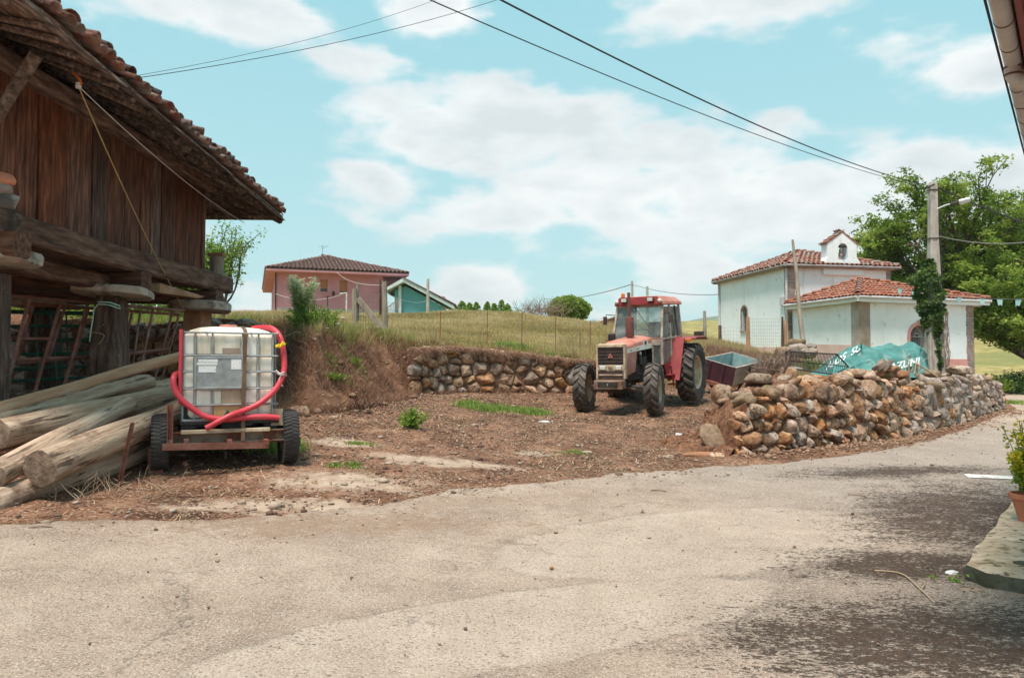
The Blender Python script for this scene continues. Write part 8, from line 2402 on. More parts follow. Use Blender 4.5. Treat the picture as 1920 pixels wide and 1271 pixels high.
def litter():
 r = np.random.default_rng(77)
 # straw and twigs on the dirt
 def cond(X,Y):
  d,w = bank_dist(X,Y); rs = road_side(X,Y)
  return (d < .1) & (rs < np.maximum(.02,r.exponential(.22,X.shape))) & seen(X,Y,.02)
 P = on_ground(120000,-9,9,6,23,cond,51)
 k = vnoise(P[:,0],P[:,1],1.3,21) + .6 * vnoise(P[:,0],P[:,1],3.9,22); P = P[(k > .0) | (r.uniform(0,1,len(P)) < .12)]
 n = len(P)
 L = r.uniform(.02,.11,n); a = r.uniform(0,6.28,n); w = .002 + .0002 * P[:,1]
 dx = np.stack([np.cos(a),np.sin(a),r.normal(0,.25,n)],1) * L[:,None] * .5; sd_ = np.stack([-np.sin(a),np.cos(a),np.zeros(n)],1) * w[:,None]
 c = P + np.array([0,0,.022])
 V = np.stack([c - dx - sd_,c + dx - sd_,c + dx + sd_,c - dx + sd_],1).reshape(-1,3)
 i = np.arange(n) * 4; F = np.stack([i,i + 1,i + 2,i + 3],1)
 t = np.repeat(np.clip(r.normal(.55,.4,n),.1,1.3),4)
 T = np.stack([t,t * .92,t * .86],1)
 tag(np_mesh('straw_litter', V, F, M['straw'], None, T), kind='stuff')
 # pebbles and stone chips
 vs,fs = ico(1); vs = np.array([tuple(v) for v in vs]); fs = np.array(fs)
 def chips(name, P, size, tintlo, tinthi, seed, mn='pebble'):
  r = np.random.default_rng(seed); n = len(P)
  s = size * r.lognormal(0,.5,n); sc = np.stack([s * r.uniform(.8,1.6,n),s * r.uniform(.7,1.2,n),s * r.uniform(.35,.7,n)],1)
  a = r.uniform(0,6.28,n); ca,sa = np.cos(a),np.sin(a)
  q = vs[None] * sc[:,None] * r.uniform(.8,1.2,(n,len(vs),1))
  x = q[...,0] * ca[:,None] - q[...,1] * sa[:,None]; y = q[...,0] * sa[:,None] + q[...,1] * ca[:,None]
  V = np.stack([x,y,q[...,2]],-1) + (P + np.stack([0 * s,0 * s,s * .25 + .012],1))[:,None]
  F = (fs[None] + (np.arange(n) * len(vs))[:,None,None]).reshape(-1,3)
  tt = r.uniform(0,1,n)[:,None]; col = np.array(tintlo) * (1 - tt) + np.array(tinthi) * tt
  tag(np_mesh(name, V.reshape(-1, 3), F, M[mn], None, np.repeat(col, len(vs), 0)), kind='stuff')
 M['pebble'] = mat('pebble', [(.3, (.8, .8, .8)), (.7, (1, 1, 1))], scale=30, bump=.3, attr=True)
 P = on_ground(9000, -9, 9, 6, 23, cond, 52); chips('pebbles', P, .013, (.16, .10, .07), (.50, .40, .32), 1)
 def condb(X,Y):
  d,w = bank_dist(X,Y); return (d > -.9) & (d < w) & (X < 3) & (X > -6) & seen(X,Y)
 P = on_ground(2600, -6, 3, 12.5, 22, condb, 53); chips('bank_rubble', P, .024, (.20, .10, .06), (.48, .34, .25), 2)
 # crumbs along the foot of the walls
 Q = []
 for fr,Ln in ((RWF,RWL),(FWF,FWL)):
  for k in range(1500):
   s = r.uniform(0,Ln); o = abs(r.normal(0,.28)) + .03; p = fr(s,0,o); Q.append((p.x,p.y,0))
 Q = np.array(Q); Q[:, 2] = H(Q[:, 0], Q[:, 1]); chips('wall_rubble', Q, .014, (.16, .08, .045), (.45, .30, .21), 3)
 # earth and leaf crumbs strewn on the road
 def condr(X,Y): return (road_side(X,Y) > 0) & seen(X,Y,.02)
 P = on_ground(5200,-9,12,2.6,18,condr,54); P[:,2] = H0(P[:,0],P[:,1]) + .006
 rs = road_side(P[:,0],P[:,1]); keep = r.uniform(0,1,len(P)) < np.exp(-rs / .7) + .12; P = P[keep]
 chips('road_grit', P, .006, (.10, .055, .035), (.40, .30, .23), 4)
 P = on_ground(420,-9,12,2.6,14,condr,55); P[:,2] = H0(P[:,0],P[:,1]) + .008
 chips('dead_leaf_crumbs', P, .0065, (.10, .04, .02), (.35, .17, .07), 5)
 M['yard_clod'] = mat('yard_clod', [(.3, (.07, .038, .026)), (.7, (.17, .095, .065))], scale=20, bump=.6, attr=False)
 P = on_ground(16000,-9,9,6,23,cond,56); k = vnoise(P[:,0],P[:,1],1.0,31) + .7 * vnoise(P[:,0],P[:,1],3.3,32); P = P[k > .12]
 chips('earth_clods', P, .011, (1, 1, 1), (1, 1, 1), 6, 'yard_clod')
litter()
# individual stones and scraps that the photograph shows in the yard
rock_thing('stone', G(1100, 848), (.10, .06, .025), 'flat pale stone on the dirt below the tractor, left one of a pair', 'stone', 'muela')
rock_thing('stone', G(1086, 837) + Vector((0, 0, .01)), (.09, .06, .03), 'flat grey stone on the dirt below the tractor, upper one of a pair', 'stone', 'fieldstone_grey')
rock_thing('stone', G(625, 782), (.11, .07, .03), 'small tan flat stone at the bank foot, right of the pale orange boulder', 'stone', 'boulder')
rock_thing('stone', G(690, 774) + Vector((0, 0, .04)), (.07, .06, .045), 'little orange stone in the dry stalks at the bank foot', 'stone', 'boulder')
rock_thing('stone', G(1300, 757), (.15, .08, .035), 'flat buff stone lying behind the rear tractor wheel', 'stone', 'boulder')
rock_thing('stone', G(590, 906), (.04, .03, .02), 'tiny orange pebble at the edge of the road', 'stone', 'rust_stone')
rock_thing('plastic_scrap', G(1020, 793) + Vector((0, 0, .02)), (.12, .05, .025), 'crumpled white plastic scrap lying in the yard left of the tractor', 'litter', 'plastic_rag', amp=.3)
rock_thing('plastic_scrap', G(1274, 820) + Vector((0, 0, .03)), (.07, .05, .045), 'shiny crumpled wrapper beside the red brick at the wall end', 'litter', 'plastic_rag', amp=.35)
o = MB().box((0, 0, 0), (.20, .11, .05)).build('brick', M['brick_red'], None, bevel=.006); o.location = G(1303, 815) + Vector((0, 0, .03)); o.rotation_euler = (.1, .1, .4); tag(o, 'red brick lying on the rubble at the near wall end', 'brick')
o = MB().box((0, 0, 0), (.09, .06, .04)).build('brick_piece', M['orange'], None, bevel=.01); o.location = G(1276, 829) + Vector((0, 0, .015)); tag(o, 'orange brick fragment below the shiny wrapper', 'brick')
tag(MB().tube(bez([G(1640, 1074) + Vector((0, 0, .02)), G(1690, 1080) + Vector((0, 0, .02)), G(1725, 1110) + Vector((0, 0, .025)), G(1752, 1135) + Vector((0, 0, .02))], 5), .006, 6).tube(bez([G(1725, 1112) + Vector((0, 0, .02)), G(1734, 1105) + Vector((0, 0, .04)), G(1730, 1096) + Vector((0, 0, .03))], 4), .004, 5).build('twig', M['twig'], None, smooth=True), 'long pale forked twig lying on the road left of the stone slab', 'twig')
for i, (x0, y0, x1, y1, lab) in enumerate([(1590, 930, 1625, 934, 'dark short twig on the road left of the white line'), (1220, 922, 1250, 924, 'short dark twig on the road near the yard edge'), (55, 993, 98, 992, 'brown twig on the road below the log pile'), (920, 745, 948, 748, 'pale stick on the ground in front of the stone wall')]):
 a_,b_ = G(x0,y0) + Vector((0,0,.02)),G(x1,y1) + Vector((0,0,.02))
 tag(MB().tube([a_, a_.lerp(b_, .5) + Vector((0, 0, .01)), b_], .007, 5).build('twig', M['twig_grey' if i != 3 else 'twig'], None, smooth=True), lab, 'twig')
rock_thing('plastic_scrap', G(1783, 1079) + Vector((0, 0, .02)), (.055, .03, .02), 'crumpled white tissue at the corner of the stone slab', 'litter', 'plastic_rag', amp=.35)
leafy_weed('weed', 'tiny green sprig at the corner of the stone slab', 1790, 1092, .06, .03, 50, .035, 'leaf_bright', 31, stems=10)
PB = U(1752,690,23.5); PT = U(1743,342,23.5); PB.x += .0
def concrete_pole():
 g = h0(PB.x,PB.y)
 t = root('utility_pole', 'tall square concrete pole wrapped in ivy halfway up, with a street lamp near its top', 'utility pole', (PB.x, PB.y, g - .1))
 H_ = PT.z - g + .1
 w0,w1 = .52,.22
 # lower part with recessed panels on the face, upper tapered shaft with grooved faces
 lean = PT.x - PB.x + .09
 def ringat(z):
  f = z / H_; w = (w0 + (w1 - w0) * min(1,f * 1.25)) / 2; w = max(w,w1 / 2)
  x = lean * f
  return w,x
 vs = []; fs = []; lv = [0,.6,1.6,3.0,4.5,H_ - .12,H_]
 for z in lv:
  w,x = ringat(z)
  if z == H_: w *= .7
  g_ = w * .16
  for (a,b) in ((-w,-w),(-w * .45,-w),(-w * .4,-w + g_),(w * .4,-w + g_),(w * .45,-w),(w,-w),(w,w),(-w,w)): vs.append((x + a,b * .8,z))
 for i in range(len(lv) - 1):
  for j in range(8):
   a,b = i * 8 + j,i * 8 + (j + 1) % 8; fs.append((a,b,b + 8,a + 8))
 fs.append(tuple(range(7,-1,-1))); fs.append(tuple((len(lv) - 1) * 8 + j for j in range(8)))
 MB().add(vs, fs).build('shaft', M['concrete'], t, bevel=.012)
 for z in (1.0,1.9,2.8,3.7):
  w, x = ringat(z); MB().box((x, -w * .8 + .03, z), (w * 1.0, .04, .12)).build('shaft_rib', M['concrete'], t, bevel=.01)
 for z in (H_ - .25,H_ - 1.75):
  w, x = ringat(z); MB().tube([(x - w - .02, -w * .85, z), (x + w + .02, -w * .85, z), (x + w + .02, w * .85, z), (x - w - .02, w * .85, z), (x - w - .02, -w * .85, z)], .018, 6).build('steel_band', M['iron'], t)
 # clamp arm on the left with the two cables
 w,x = ringat(H_ - .1)
 MB().beam((x - .05, -.2, H_ - .12), (x - .32, -.25, H_ - .22), .05, .05).box((x - .3, -.25, H_ - .23), (.16, .08, .05)).build('cable_clamp', M['iron'], t)
 # lamp arm and head
 a = U(1757,392,23.3) - Vector((PB.x,PB.y,g - .1)); b = U(1790,381,23.1) - Vector((PB.x,PB.y,g - .1))
 MB().tube([a, a.lerp(b, .5) + Vector((0, 0, .03)), b], .022, 8).build('lamp_arm', M['aluminium'], t, smooth=True)
 d = (U(1806,377,23.0) - Vector((PB.x,PB.y,g - .1)) - b).normalized()
 c = b + d * .1
 hd = MB(); hd.beam(b - d * .12, b + d * .1, .12, .10, up=(0, .2, 1)); hd.build('lamp_body', M['iron'], t, bevel=.02)
 hd = MB(); hd.beam(b + d * .1, b + d * .42, .17, .10, up=(0, .2, 1)); hd.build('lamp_head', M['aluminium'], t, bevel=.03, seg=2)
 hd = MB(); hd.beam(b + d * .13 - Vector((0, 0, .06)), b + d * .40 - Vector((0, 0, .05)), .13, .03, up=(0, .2, 1)); hd.build('lamp_cover', M['lamp_glass'], t, bevel=.01)
 MB().tube([(x + .16, -.05, H_ - .3), (x + .17, -.1, H_ - 2.5), (x + .2, -.1, H_ - 3.2)], .012, 6).build('cable', M['wire'], t)
 # ivy
 V_,r = [],np.random.default_rng(5)
 iv = root('ivy', 'dark green ivy clump wrapped round the concrete pole', 'ivy', (PB.x, PB.y, g - .1))
 prof = [(480,2),(500,14),(521,28),(545,25),(570,23),(600,20),(634,11),(660,8),(705,7)]
 n = 6800
 ypx = r.uniform(484,702,n); hw = np.interp(ypx,[p[0] for p in prof],[p[1] for p in prof]) / 1440 * 23.4
 cxp = np.interp(ypx,[480,500,521,545,570,600,634,705],[1748,1746,1740,1748,1750,1753,1757,1762])
 th = r.uniform(0,2 * math.pi,n); q = r.uniform(.62,1.05,n) + .18 * np.sin(ypx * .21 + th * 2) + .1 * np.sin(ypx * .5 + th * 3)
 z = 1.6 + (690 - ypx) / 1440 * 23.3
 X = (cxp - 960) / 1440 * 23.4 + np.cos(th) * q * hw; Y = 23.5 + np.sin(th) * q * np.maximum(hw,.2)
 C = np.stack([X - PB.x,Y - PB.y,z - (g - .1)],1)
 tint = np.clip(.45 + .25 * np.sin(ypx * .13 + th) + r.normal(0,.2,n),0,1)
 V, F, T = leaf_quads(C, .10, tint, seed=3, aspect=.8); np_mesh('leaves', V, F, M['leaf_ivy'], iv, T)
 rd = random.Random(3); mb = MB()
 for k in range(12):
  x0 = rd.uniform(.14,.30); pts = [Vector((x0 + rd.uniform(-.05,.05),-.30 - rd.uniform(0,.06),zz)) for zz in np.linspace(.3,2.1,7)]
  mb.tube(pts,.008,4,caps=False)
 mb.build('stems', M['twig_grey'], iv)
concrete_pole()
A = PT + Vector((-.30,-.2,-.12))
def wire(name, p, q, sag, r, label, group='overhead cables', n=40, mn='wire'):
 return tag(MB().tube(catenary(p, q, sag, n), r, 6, caps=False).build(name, M[mn], None, smooth=True), label, 'cable', group)
w1 = U(968,-3,9.5); w2 = U(855,-3,9.5)
ext = lambda p: p + (p - A) * .45
wire('overhead_cable', A, ext(w1) + Vector((0, 0, .5)), .55, .013, 'thicker black cable from the concrete pole up across the sky')
wire('overhead_cable', A + Vector((0, -.05, -.1)), ext(w2) + Vector((0, 0, .35)), .45, .0085, 'thinner black cable from the concrete pole up across the sky')
wire('overhead_cable', PT + Vector((.15, 0, -.12)), U(2050, 455, 24), .15, .020, 'dark cable leaving the concrete pole down to the right edge', 'cables right of the pole', 16)
wire('overhead_cable', U(1760, 443, 23.4), U(2050, 425, 22), .35, .014, 'thin pale cable from the pole band sagging to the right edge', 'cables right of the pole', 16, 'wire_grey')
# distant poles and wires
def post(name, label, cat, p, q, r, mn='bark_pale', group=None, n=8):
 return tag(MB().tube([p,Vector(p).lerp(Vector(q),.5),q],[r,r * .92,r * .8],n,wob=.08).build(name,M[mn],None,smooth=True),label,cat,group)
post('utility_pole', 'distant grey pole showing above the tractor cab, taller left one', 'utility pole', U(1186, 640, 52), U(1185, 527, 52), .10, 'concrete')
post('utility_pole', 'distant grey pole showing above the tractor cab, shorter right one', 'utility pole', U(1214, 640, 54), U(1213.5, 537, 54), .11, 'concrete')
post('utility_pole', 'thin grey pole standing before the turquoise blue house', 'utility pole', U(802, 600, 46), U(802.5, 523, 46), .10, 'concrete')
wire('overhead_cable', U(1185, 533, 52), U(1352, 552, 40), .25, .02, 'faint cable from the distant pole to the chapel wall, upper', 'faint distant cables', 16, 'wire_grey')
wire('overhead_cable', U(1185, 533, 52), U(1020, 560, 90), .4, .03, 'faint cable from the distant pole away to the left', 'faint distant cables', 16, 'wire_grey')
# leaning pole and fence posts by the chapel
a,b = G(1509,668),U(1486,450,26.4)
a = U(1508,660,25.6)
tag(MB().tube([a, a.lerp(b, .35) + Vector((-.02, 0, 0)), a.lerp(b, .7) + Vector((.02, 0, 0)), b], [.085, .075, .06, .04], 10, wob=.1).build('leaning_pole', M['bark_pale'], None, smooth=True), 'tall grey wooden pole leaning in front of the chapel corner', 'pole')
post('fence_post', 'short weathered fence post standing before the small arched chapel window', 'post', U(1403, 655, 27.0), U(1402, 594, 27.0), .075, 'peeled')
post('fence_post', 'dark fence post beside the chapel downpipe, left of a second paler one', 'post', U(1467, 650, 27.2), U(1467, 594, 27.2), .05, 'post_wood')
post('fence_post', 'rough pale fence post close against the chapel corner', 'post', U(1473, 650, 27.4), U(1473, 600, 27.4), .075, 'peeled')
post('fence_post', 'slim fence post in the dry grass between the tractor and the chapel', 'post', U(1322, 650, 29), U(1321, 583, 29), .07, 'bark_pale')
post('fence_post', 'small dark post on the skyline left of the chapel edge', 'post', U(1350, 640, 33), U(1350, 610, 33), .08, 'post_wood')
def mesh_panel(name, label, cat, p0, p1, h0_, h1_, nx, nz, r, mn='wire_grey', group=None, sag=.0):
 """wire fencing between two posts: its wires are real tubes"""
 mb = MB(); p0,p1 = Vector(p0),Vector(p1)
 for i in range(nx + 1):
  f = i / nx; p = p0.lerp(p1,f); hh = h0_ + (h1_ - h0_) * f - sag * math.sin(math.pi * f)
  mb.tube([p,p + Vector((0,0,hh))],r,3,caps=False)
 for j in range(nz + 1):
  g_ = (j / nz) ** 1.25
  mb.tube([p0.lerp(p1,f) + Vector((0,0,(h0_ + (h1_ - h0_) * f - sag * math.sin(math.pi * f)) * g_)) for f in np.linspace(0,1,9)],r,3,caps=False)
 return tag(mb.build(name,M[mn],None),label,cat,group)
mesh_panel('wire_fence', 'square wire netting stretched between the two posts in front of the chapel wall', 'fence', U(1403, 652, 27.0), U(1467, 655, 27.2), 1.02, 1.1, 16, 10, .0028)
mesh_panel('wire_fence', 'fine wire netting left of the post before the arched window', 'fence', U(1318, 655, 27.5), U(1402, 655, 27.0), .75, .8, 16, 7, .0022)
def wooden(p, q, r, label, mn='bark_pale'): return post('fence_post', label, 'post', p, q, r, mn)
gp = 21.2
wooden(U(665, 630, gp), U(665, 541, gp), .085, 'thick left wooden gate post at the edge of the meadow', 'bark_pale')
wooden(U(671, 600, gp + .1), U(670, 533, gp + .1), .045, 'thin pole tied behind the left gate post', 'bark_pale')
wooden(U(722, 636, gp), U(721, 528, gp), .085, 'thick right wooden gate post with a pale split top', 'bark_pale')
wooden(U(713, 590, gp + .1), U(713, 523, gp + .1), .03, 'thin stick standing against the right gate post', 'post_wood')
tag(MB().beam(U(671, 560, gp), U(721, 622, gp), .10, .16).build('gate_brace', M['bark_pale'], None, bevel=.01), 'diagonal grey timber brace between the two wooden gate posts', 'timber')
mesh_panel('wire_fence', 'wire netting in the gateway between the two wooden posts', 'fence', U(671, 612, gp + .15), U(720, 612, gp + .15), .95, .95, 10, 8, .005)
fx = [(825, 584, 640, 21.4, 'first from the right wooden gate post'), (913, 583, 646, 22.0, 'second from the right wooden gate post'), (978, 585, 648, 22.3, 'third from the right wooden gate post'), (1041, 593, 655, 22.3, 'fourth from the gate post, close to the tractor'), (1106, 600, 655, 22.8, 'last before the tractor cab'), (1087, 622, 650, 23.4, 'short one behind the tractor nose, stuck low in the meadow')]
for (px,yt,yb,d,lab) in fx:
 p = U(px,yb,d); q = U(px + 1,yt,d); p.z = min(p.z,h0(p.x,p.y) + .05) - .1
 tag(MB().tube([p, q], .014, 6).build('fence_stake', M['rusty'], None), 'rusty iron fence stake, ' + lab, 'stake', 'iron stakes of the meadow fence')
pp = [(722,21.2)] + [(f[0],f[3]) for f in fx[:5]]
def meadow_wire():
 mb = MB()
 for lv in (0.12,.33,.55,.8,1.0):
  for (a,da),(b,db) in zip(pp[:-1],pp[1:]):
   p = U(a,650,da); q = U(b,650,db); p.z = h0(p.x,p.y) + .95 * lv; q.z = h0(q.x,q.y) + .95 * lv
   mb.tube(catenary(p,q,.02,6),.0035,3,caps=False)
 for (a,da),(b,db) in zip(pp[:-1],pp[1:]):
  n = int((b - a) / 6)
  for k in range(n):
   f = k / n; p = U(a,650,da).lerp(U(b,650,db),f); z = h0(p.x,p.y); mb.tube([Vector((p.x,p.y,z + .1)),Vector((p.x,p.y,z + .93))],.0025,3,caps=False)
 tag(mb.build('wire_fence', M['wire_grey'], None), 'thin sagging wire netting along the edge of the dry meadow above the stone wall', 'fence')
meadow_wire()
# clothes line posts by the pink house
tag(MB().tube([U(649, 600, 50), U(650, 549, 50)], .05, 6).tube([U(650, 549, 50), U(637, 551, 50)], .04, 6).build('washing_line_post', M['white_paint'], None), 'white steel washing line post in front of the right window of the pink house', 'post')
tag(MB().tube([U(615, 600, 50), U(614, 556, 50)], .035, 6).box(U(614, 556, 50), (.28, .1, .06)).build('washing_line_post', M['iron'], None), 'thin dark post in front of the pink house between its two windows', 'post')
wire('washing_line', U(517, 551, 51), U(650, 549, 50), .45, .015, 'pale line sagging across the front of the pink house', None, 14, 'cord_white')
wire('washing_line', U(632, 511, 56), U(722, 535, 21.2), .25, .010, 'pale wire running down from the pink house eave to the right gate post', None, 14, 'cord_white')
wire('washing_line', U(722, 549, 21.3), U(802, 563, 46), .2, .008, 'pale wire from the right gate post towards the blue house pole', None, 14, 'cord_white')
rock_thing('dark_lump', U(696, 611, 21.0), (.06, .05, .05), 'dark round lump hanging in the grass between the two gate posts', 'lump', 'engine')
tag(MB().tube([U(626, 592, 20) + Vector((math.cos(a) * .06, 0, math.sin(a) * .10)) for a in np.linspace(0, 6.28, 13)], .018, 6).build('rubber_ring', M['cord_yellow'], None, smooth=True), 'yellowish oval ring hanging in the weeds left of the gate posts', 'ring')
def tarp():
 t = root('tarpaulin', 'green tarpaulin with white lettering draped over a long heap behind the roadside wall', 'tarpaulin', U(1650, 700, 19.5))
 # outline heights along the heap (photo pixels) -> a draped sheet with folds
 top = [(1512,704),(1540,688),(1562,670),(1580,655),(1600,648),(1640,647),(1690,645),(1705,641),(1716,641),(1727,650),(1738,664),(1741,690)]
 nu,nv = 110,50; vs = []
 for j in range(nv):
  v = j / (nv - 1)
  for i in range(nu):
   u = i / (nu - 1); px = 1512 + (1741 - 1512) * u
   ty = float(np.interp(px,[p[0] for p in top],[p[1] for p in top]))
   # v 0: foot in front, .6 ridge, 1: foot behind
   f = min(1,v / .62)
   front = 18.6 + .5 * u; ridge = 20.1 + .3 * u
   if v <= .62:
    d = front + (ridge - front) * f; py = 708 + (ty - 708) * (math.sin(f * math.pi / 2) ** .85)
    p = U(px - (1 - f) * 10 * (1 - u),py,d)
   else:
    g_ = (v - .62) / .38; p = U(px,ty,ridge); p.y += g_ * 1.3; p.z -= g_ ** 1.5 * 1.0
   a_ = p.x * 1.15 + p.z * 1.1; b_2 = p.x * .9 - p.z * 1.5
   fold = (1 - abs(noise.noise(Vector((a_ * 1.3,b_2 * .35,1))))) ** 6 * .12 + (1 - abs(noise.noise(Vector((b_2 * 1.9,a_ * .5,9))))) ** 8 * .09 + abs(noise.noise(Vector((a_ * 2.6,b_2 * 1.1,5)))) * .08 + noise.noise(Vector((a_ * 6,b_2 * 3,7))) * .03 - .12
   p += Vector((0,-fold * .9,fold * .55 * (f if v < .62 else 1)))
   vs.append(p)
 fs = [(j * nu + i,j * nu + i + 1,(j + 1) * nu + i + 1,(j + 1) * nu + i) for j in range(nv - 1) for i in range(nu - 1)]
 o = MB().add(vs, fs).build('sheet', M['tarp'], t, smooth=True, world=True, angle=180)
 # bright fold ridge
 # lettering follows the sheet: project glyphs on its grid
 from mathutils.bvhtree import BVHTree
 bvh = BVHTree.FromPolygons(vs,fs)
 def letters(body,size,corner,ex,ey,name):
  cu = bpy.data.curves.new(name, 'FONT'); cu.body = body; cu.size = 1; cu.offset = .025; cu.resolution_u = 3
  tmp = bpy.data.objects.new(name,cu); COL.objects.link(tmp)
  me = bpy.data.meshes.new_from_object(tmp.evaluated_get(bpy.context.evaluated_depsgraph_get())); bpy.data.objects.remove(tmp)
  import bmesh
  bm = bmesh.new(); bm.from_mesh(me)
  bmesh.ops.triangulate(bm,faces=bm.faces)
  bmesh.ops.subdivide_edges(bm,edges=bm.edges,cuts=2)
  for v in bm.verts:
   px = corner[0] + ex[0] * v.co.x * size + ey[0] * v.co.y * size; py = corner[1] + ex[1] * v.co.x * size + ey[1] * v.co.y * size
   a = U(px,py,1.0) - CAMP
   hit = bvh.ray_cast(CAMP,a.normalized())
   if hit[0] is not None: v.co = hit[0] - a.normalized() * .02
   else: v.co = U(px,py,19.4)
  me2 = bpy.data.meshes.new(name); bm.to_mesh(me2); bm.free()
  inv = wm(t).inverted()
  for v in me2.vertices: v.co = inv @ v.co
  me2.materials.append(M['tarp_pale'])
  ob = bpy.data.objects.new(name,me2); COL.objects.link(ob); ob.parent = t
 letters('AIOS  SU', 21, (1548, 694), (.80, -.46), (.25, -.95), 'lettering')
 letters('CARTAGENA', 7, (1536, 688), (.86, -.62), (.3, -.95), 'lettering')
 letters('AZUNI', 19, (1668, 695), (.97, -.22), (.15, -.98), 'lettering')
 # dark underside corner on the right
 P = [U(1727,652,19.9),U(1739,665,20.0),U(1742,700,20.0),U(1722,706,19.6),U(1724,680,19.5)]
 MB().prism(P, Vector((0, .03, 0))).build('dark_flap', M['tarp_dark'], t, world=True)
tarp()
def bed_frame():
 t = root('bed_frame', 'dark iron bed frame of close upright bars lying before the tarpaulin', 'iron frame', U(1530, 695, 17.6))
 def quad(px,py,dd=0): return U(px,py,17.2 + (px - 1475) / 115 * .9 + dd)
 tl,tr,br,bl = quad(1474,659),quad(1569,664),quad(1591,688),quad(1484,690)
 mid = quad(1560,703)
 MB().tube([tl, tr], .014, 6).build('top_rail', M['iron'], t, world=True); MB().tube([tr, br], .018, 6).build('side_rail', M['iron'], t, world=True)
 bl2,br2 = quad(1474,690),quad(1562,702)
 MB().tube([bl2, br2, quad(1591, 688)], .014, 6).build('bottom_rail', M['iron'], t, world=True); MB().tube([tl, bl2], .014, 6).build('side_rail', M['iron'], t, world=True)
 MB().tube([quad(1478, 676), quad(1588, 687)], .010, 6).build('middle_rail', M['iron'], t, world=True)
 for k in range(1,34):
  f = k / 34; a = tl.lerp(tr,f); b_ = bl2.lerp(br2,f)
  MB().tube([a, b_], .0085, 5).build('bar', M['iron'], t, world=True)
 for k in range(1,7):
  f = k / 7; a = tr.lerp(br,f); b_ = br2.lerp(br,f)
  MB().tube([a, b_], .006, 5).build('bar', M['iron'], t, world=True)
bed_frame()
tag(MB().tube(bez([G(1462, 716) + Vector((0, 0, 0)), U(1462, 712, 14.4), U(1468, 695, 14.5), U(1476, 680, 14.6), U(1481, 655, 14.7)], 4), [.028] * 16 + [.016], 8, wob=.2).tube([U(1448, 709, 14.3), U(1466, 702, 14.5)], .012, 6).build('forked_branch', M['post_wood'], None, smooth=True), 'dark crooked branch standing against the peaked tan boulder', 'branch')
tag(MB().beam(U(1484, 688, 16.6), U(1502, 691, 16.7), .06, .035).build('white_slat', M['white_paint'], None), 'short white slat lying behind the wall under the iron frame', 'slat')
# gnarled driftwood and stones piled on the end of the near wall
mb = MB()
for k,(a_,b_,r_) in enumerate((((1643,690),(1668,683),.07),((1655,695),(1674,676),.05),((1648,686),(1660,680),.06),((1638,692),(1655,690),.05))):
 p,q = U(a_[0],a_[1],15.0 + k * .05),U(b_[0],b_[1],15.2 + k * .05); mb.tube([p,p.lerp(q,.5) + Vector((0,0,.04)),q],[r_,r_ * 1.2,r_ * .4],8,wob=.5)
tag(mb.build('root_stump', M['twig_grey'], None, smooth=True), 'gnarled grey root stump lying on the near wall right of the long orange boulder', 'root')
for i, (px, py, s, mn, lab) in enumerate([(1668, 690, .11, 'rust_stone', 'rusty stone right of the root stump'), (1680, 694, .12, 'mossy', 'mossy stone at the top of the pile on the near wall'), (1690, 702, .12, 'rust_stone', 'reddish stone at the right end of the pile'), (1665, 702, .13, 'mossy', 'yellow-mossed stone under the root stump'), (1695, 714, .12, 'mossy', 'mossy stone lowest at the right end of the pile'), (1645, 700, .11, 'rust_stone', 'rust-red stone next to the long orange boulder')]):
 rock_thing('stone', U(px, py, 15.3 + .1 * (i % 2)), (s * 1.35, s, s * .7), lab, 'stone', mn, group='stones piled on the end of the near wall', rot=(.1 * i, .1, i))
for i, (a_, b_, lab) in enumerate([((1716, 681), (1758, 706), 'long grey stick sloping from the tarpaulin to the right'), ((1715, 680), (1725, 712), 'stick crossing upright before the tarpaulin end'), ((1714, 700), (1728, 716), 'short stick low at the tarpaulin end')]):
 tag(MB().tube([U(*a_, 17.9), U((a_[0] + b_[0]) / 2, (a_[1] + b_[1]) / 2 - 1, 18.0), U(*b_, 18.0)], .022, 6).build('stick', M['twig'], None, smooth=True), lab, 'stick')
def bunting():
 t = root('bunting', 'string of pale turquoise pennants hanging between the chapel roof and the trees at the right', 'bunting', U(1700, 545, 26))
 p,q = U(1655,533,27),U(1960,560,21)
 pts = catenary(p,q,.18,30)
 MB().tube(pts, .010, 4, caps=False).build('cord', M['wire_grey'], t, world=True)
 mb = None
 for px in (1686,1712,1738,1772,1806,1840,1876,1912):
  f = min(range(31),key=lambda i: abs(((pts[i].x / pts[i].y) * 1440 + 960) - px)); c = pts[f]
  e = (pts[min(30,f + 1)] - pts[max(0,f - 1)]).normalized(); w = .10
  sw = Vector((0,.05 * math.sin(px),0))
  MB().prism([c - e * w, c + e * w, c + e * w * .62 - Vector((0, 0, .20)) + sw, c - Vector((0, 0, .165)) + sw, c - e * w * .62 - Vector((0, 0, .20)) + sw], Vector((0, .004, 0))).build('pennant', M['pennant'], t, world=True)
bunting()
DIR = Vector((.616,.788,0)); PER = Vector((.788,-.616,0))
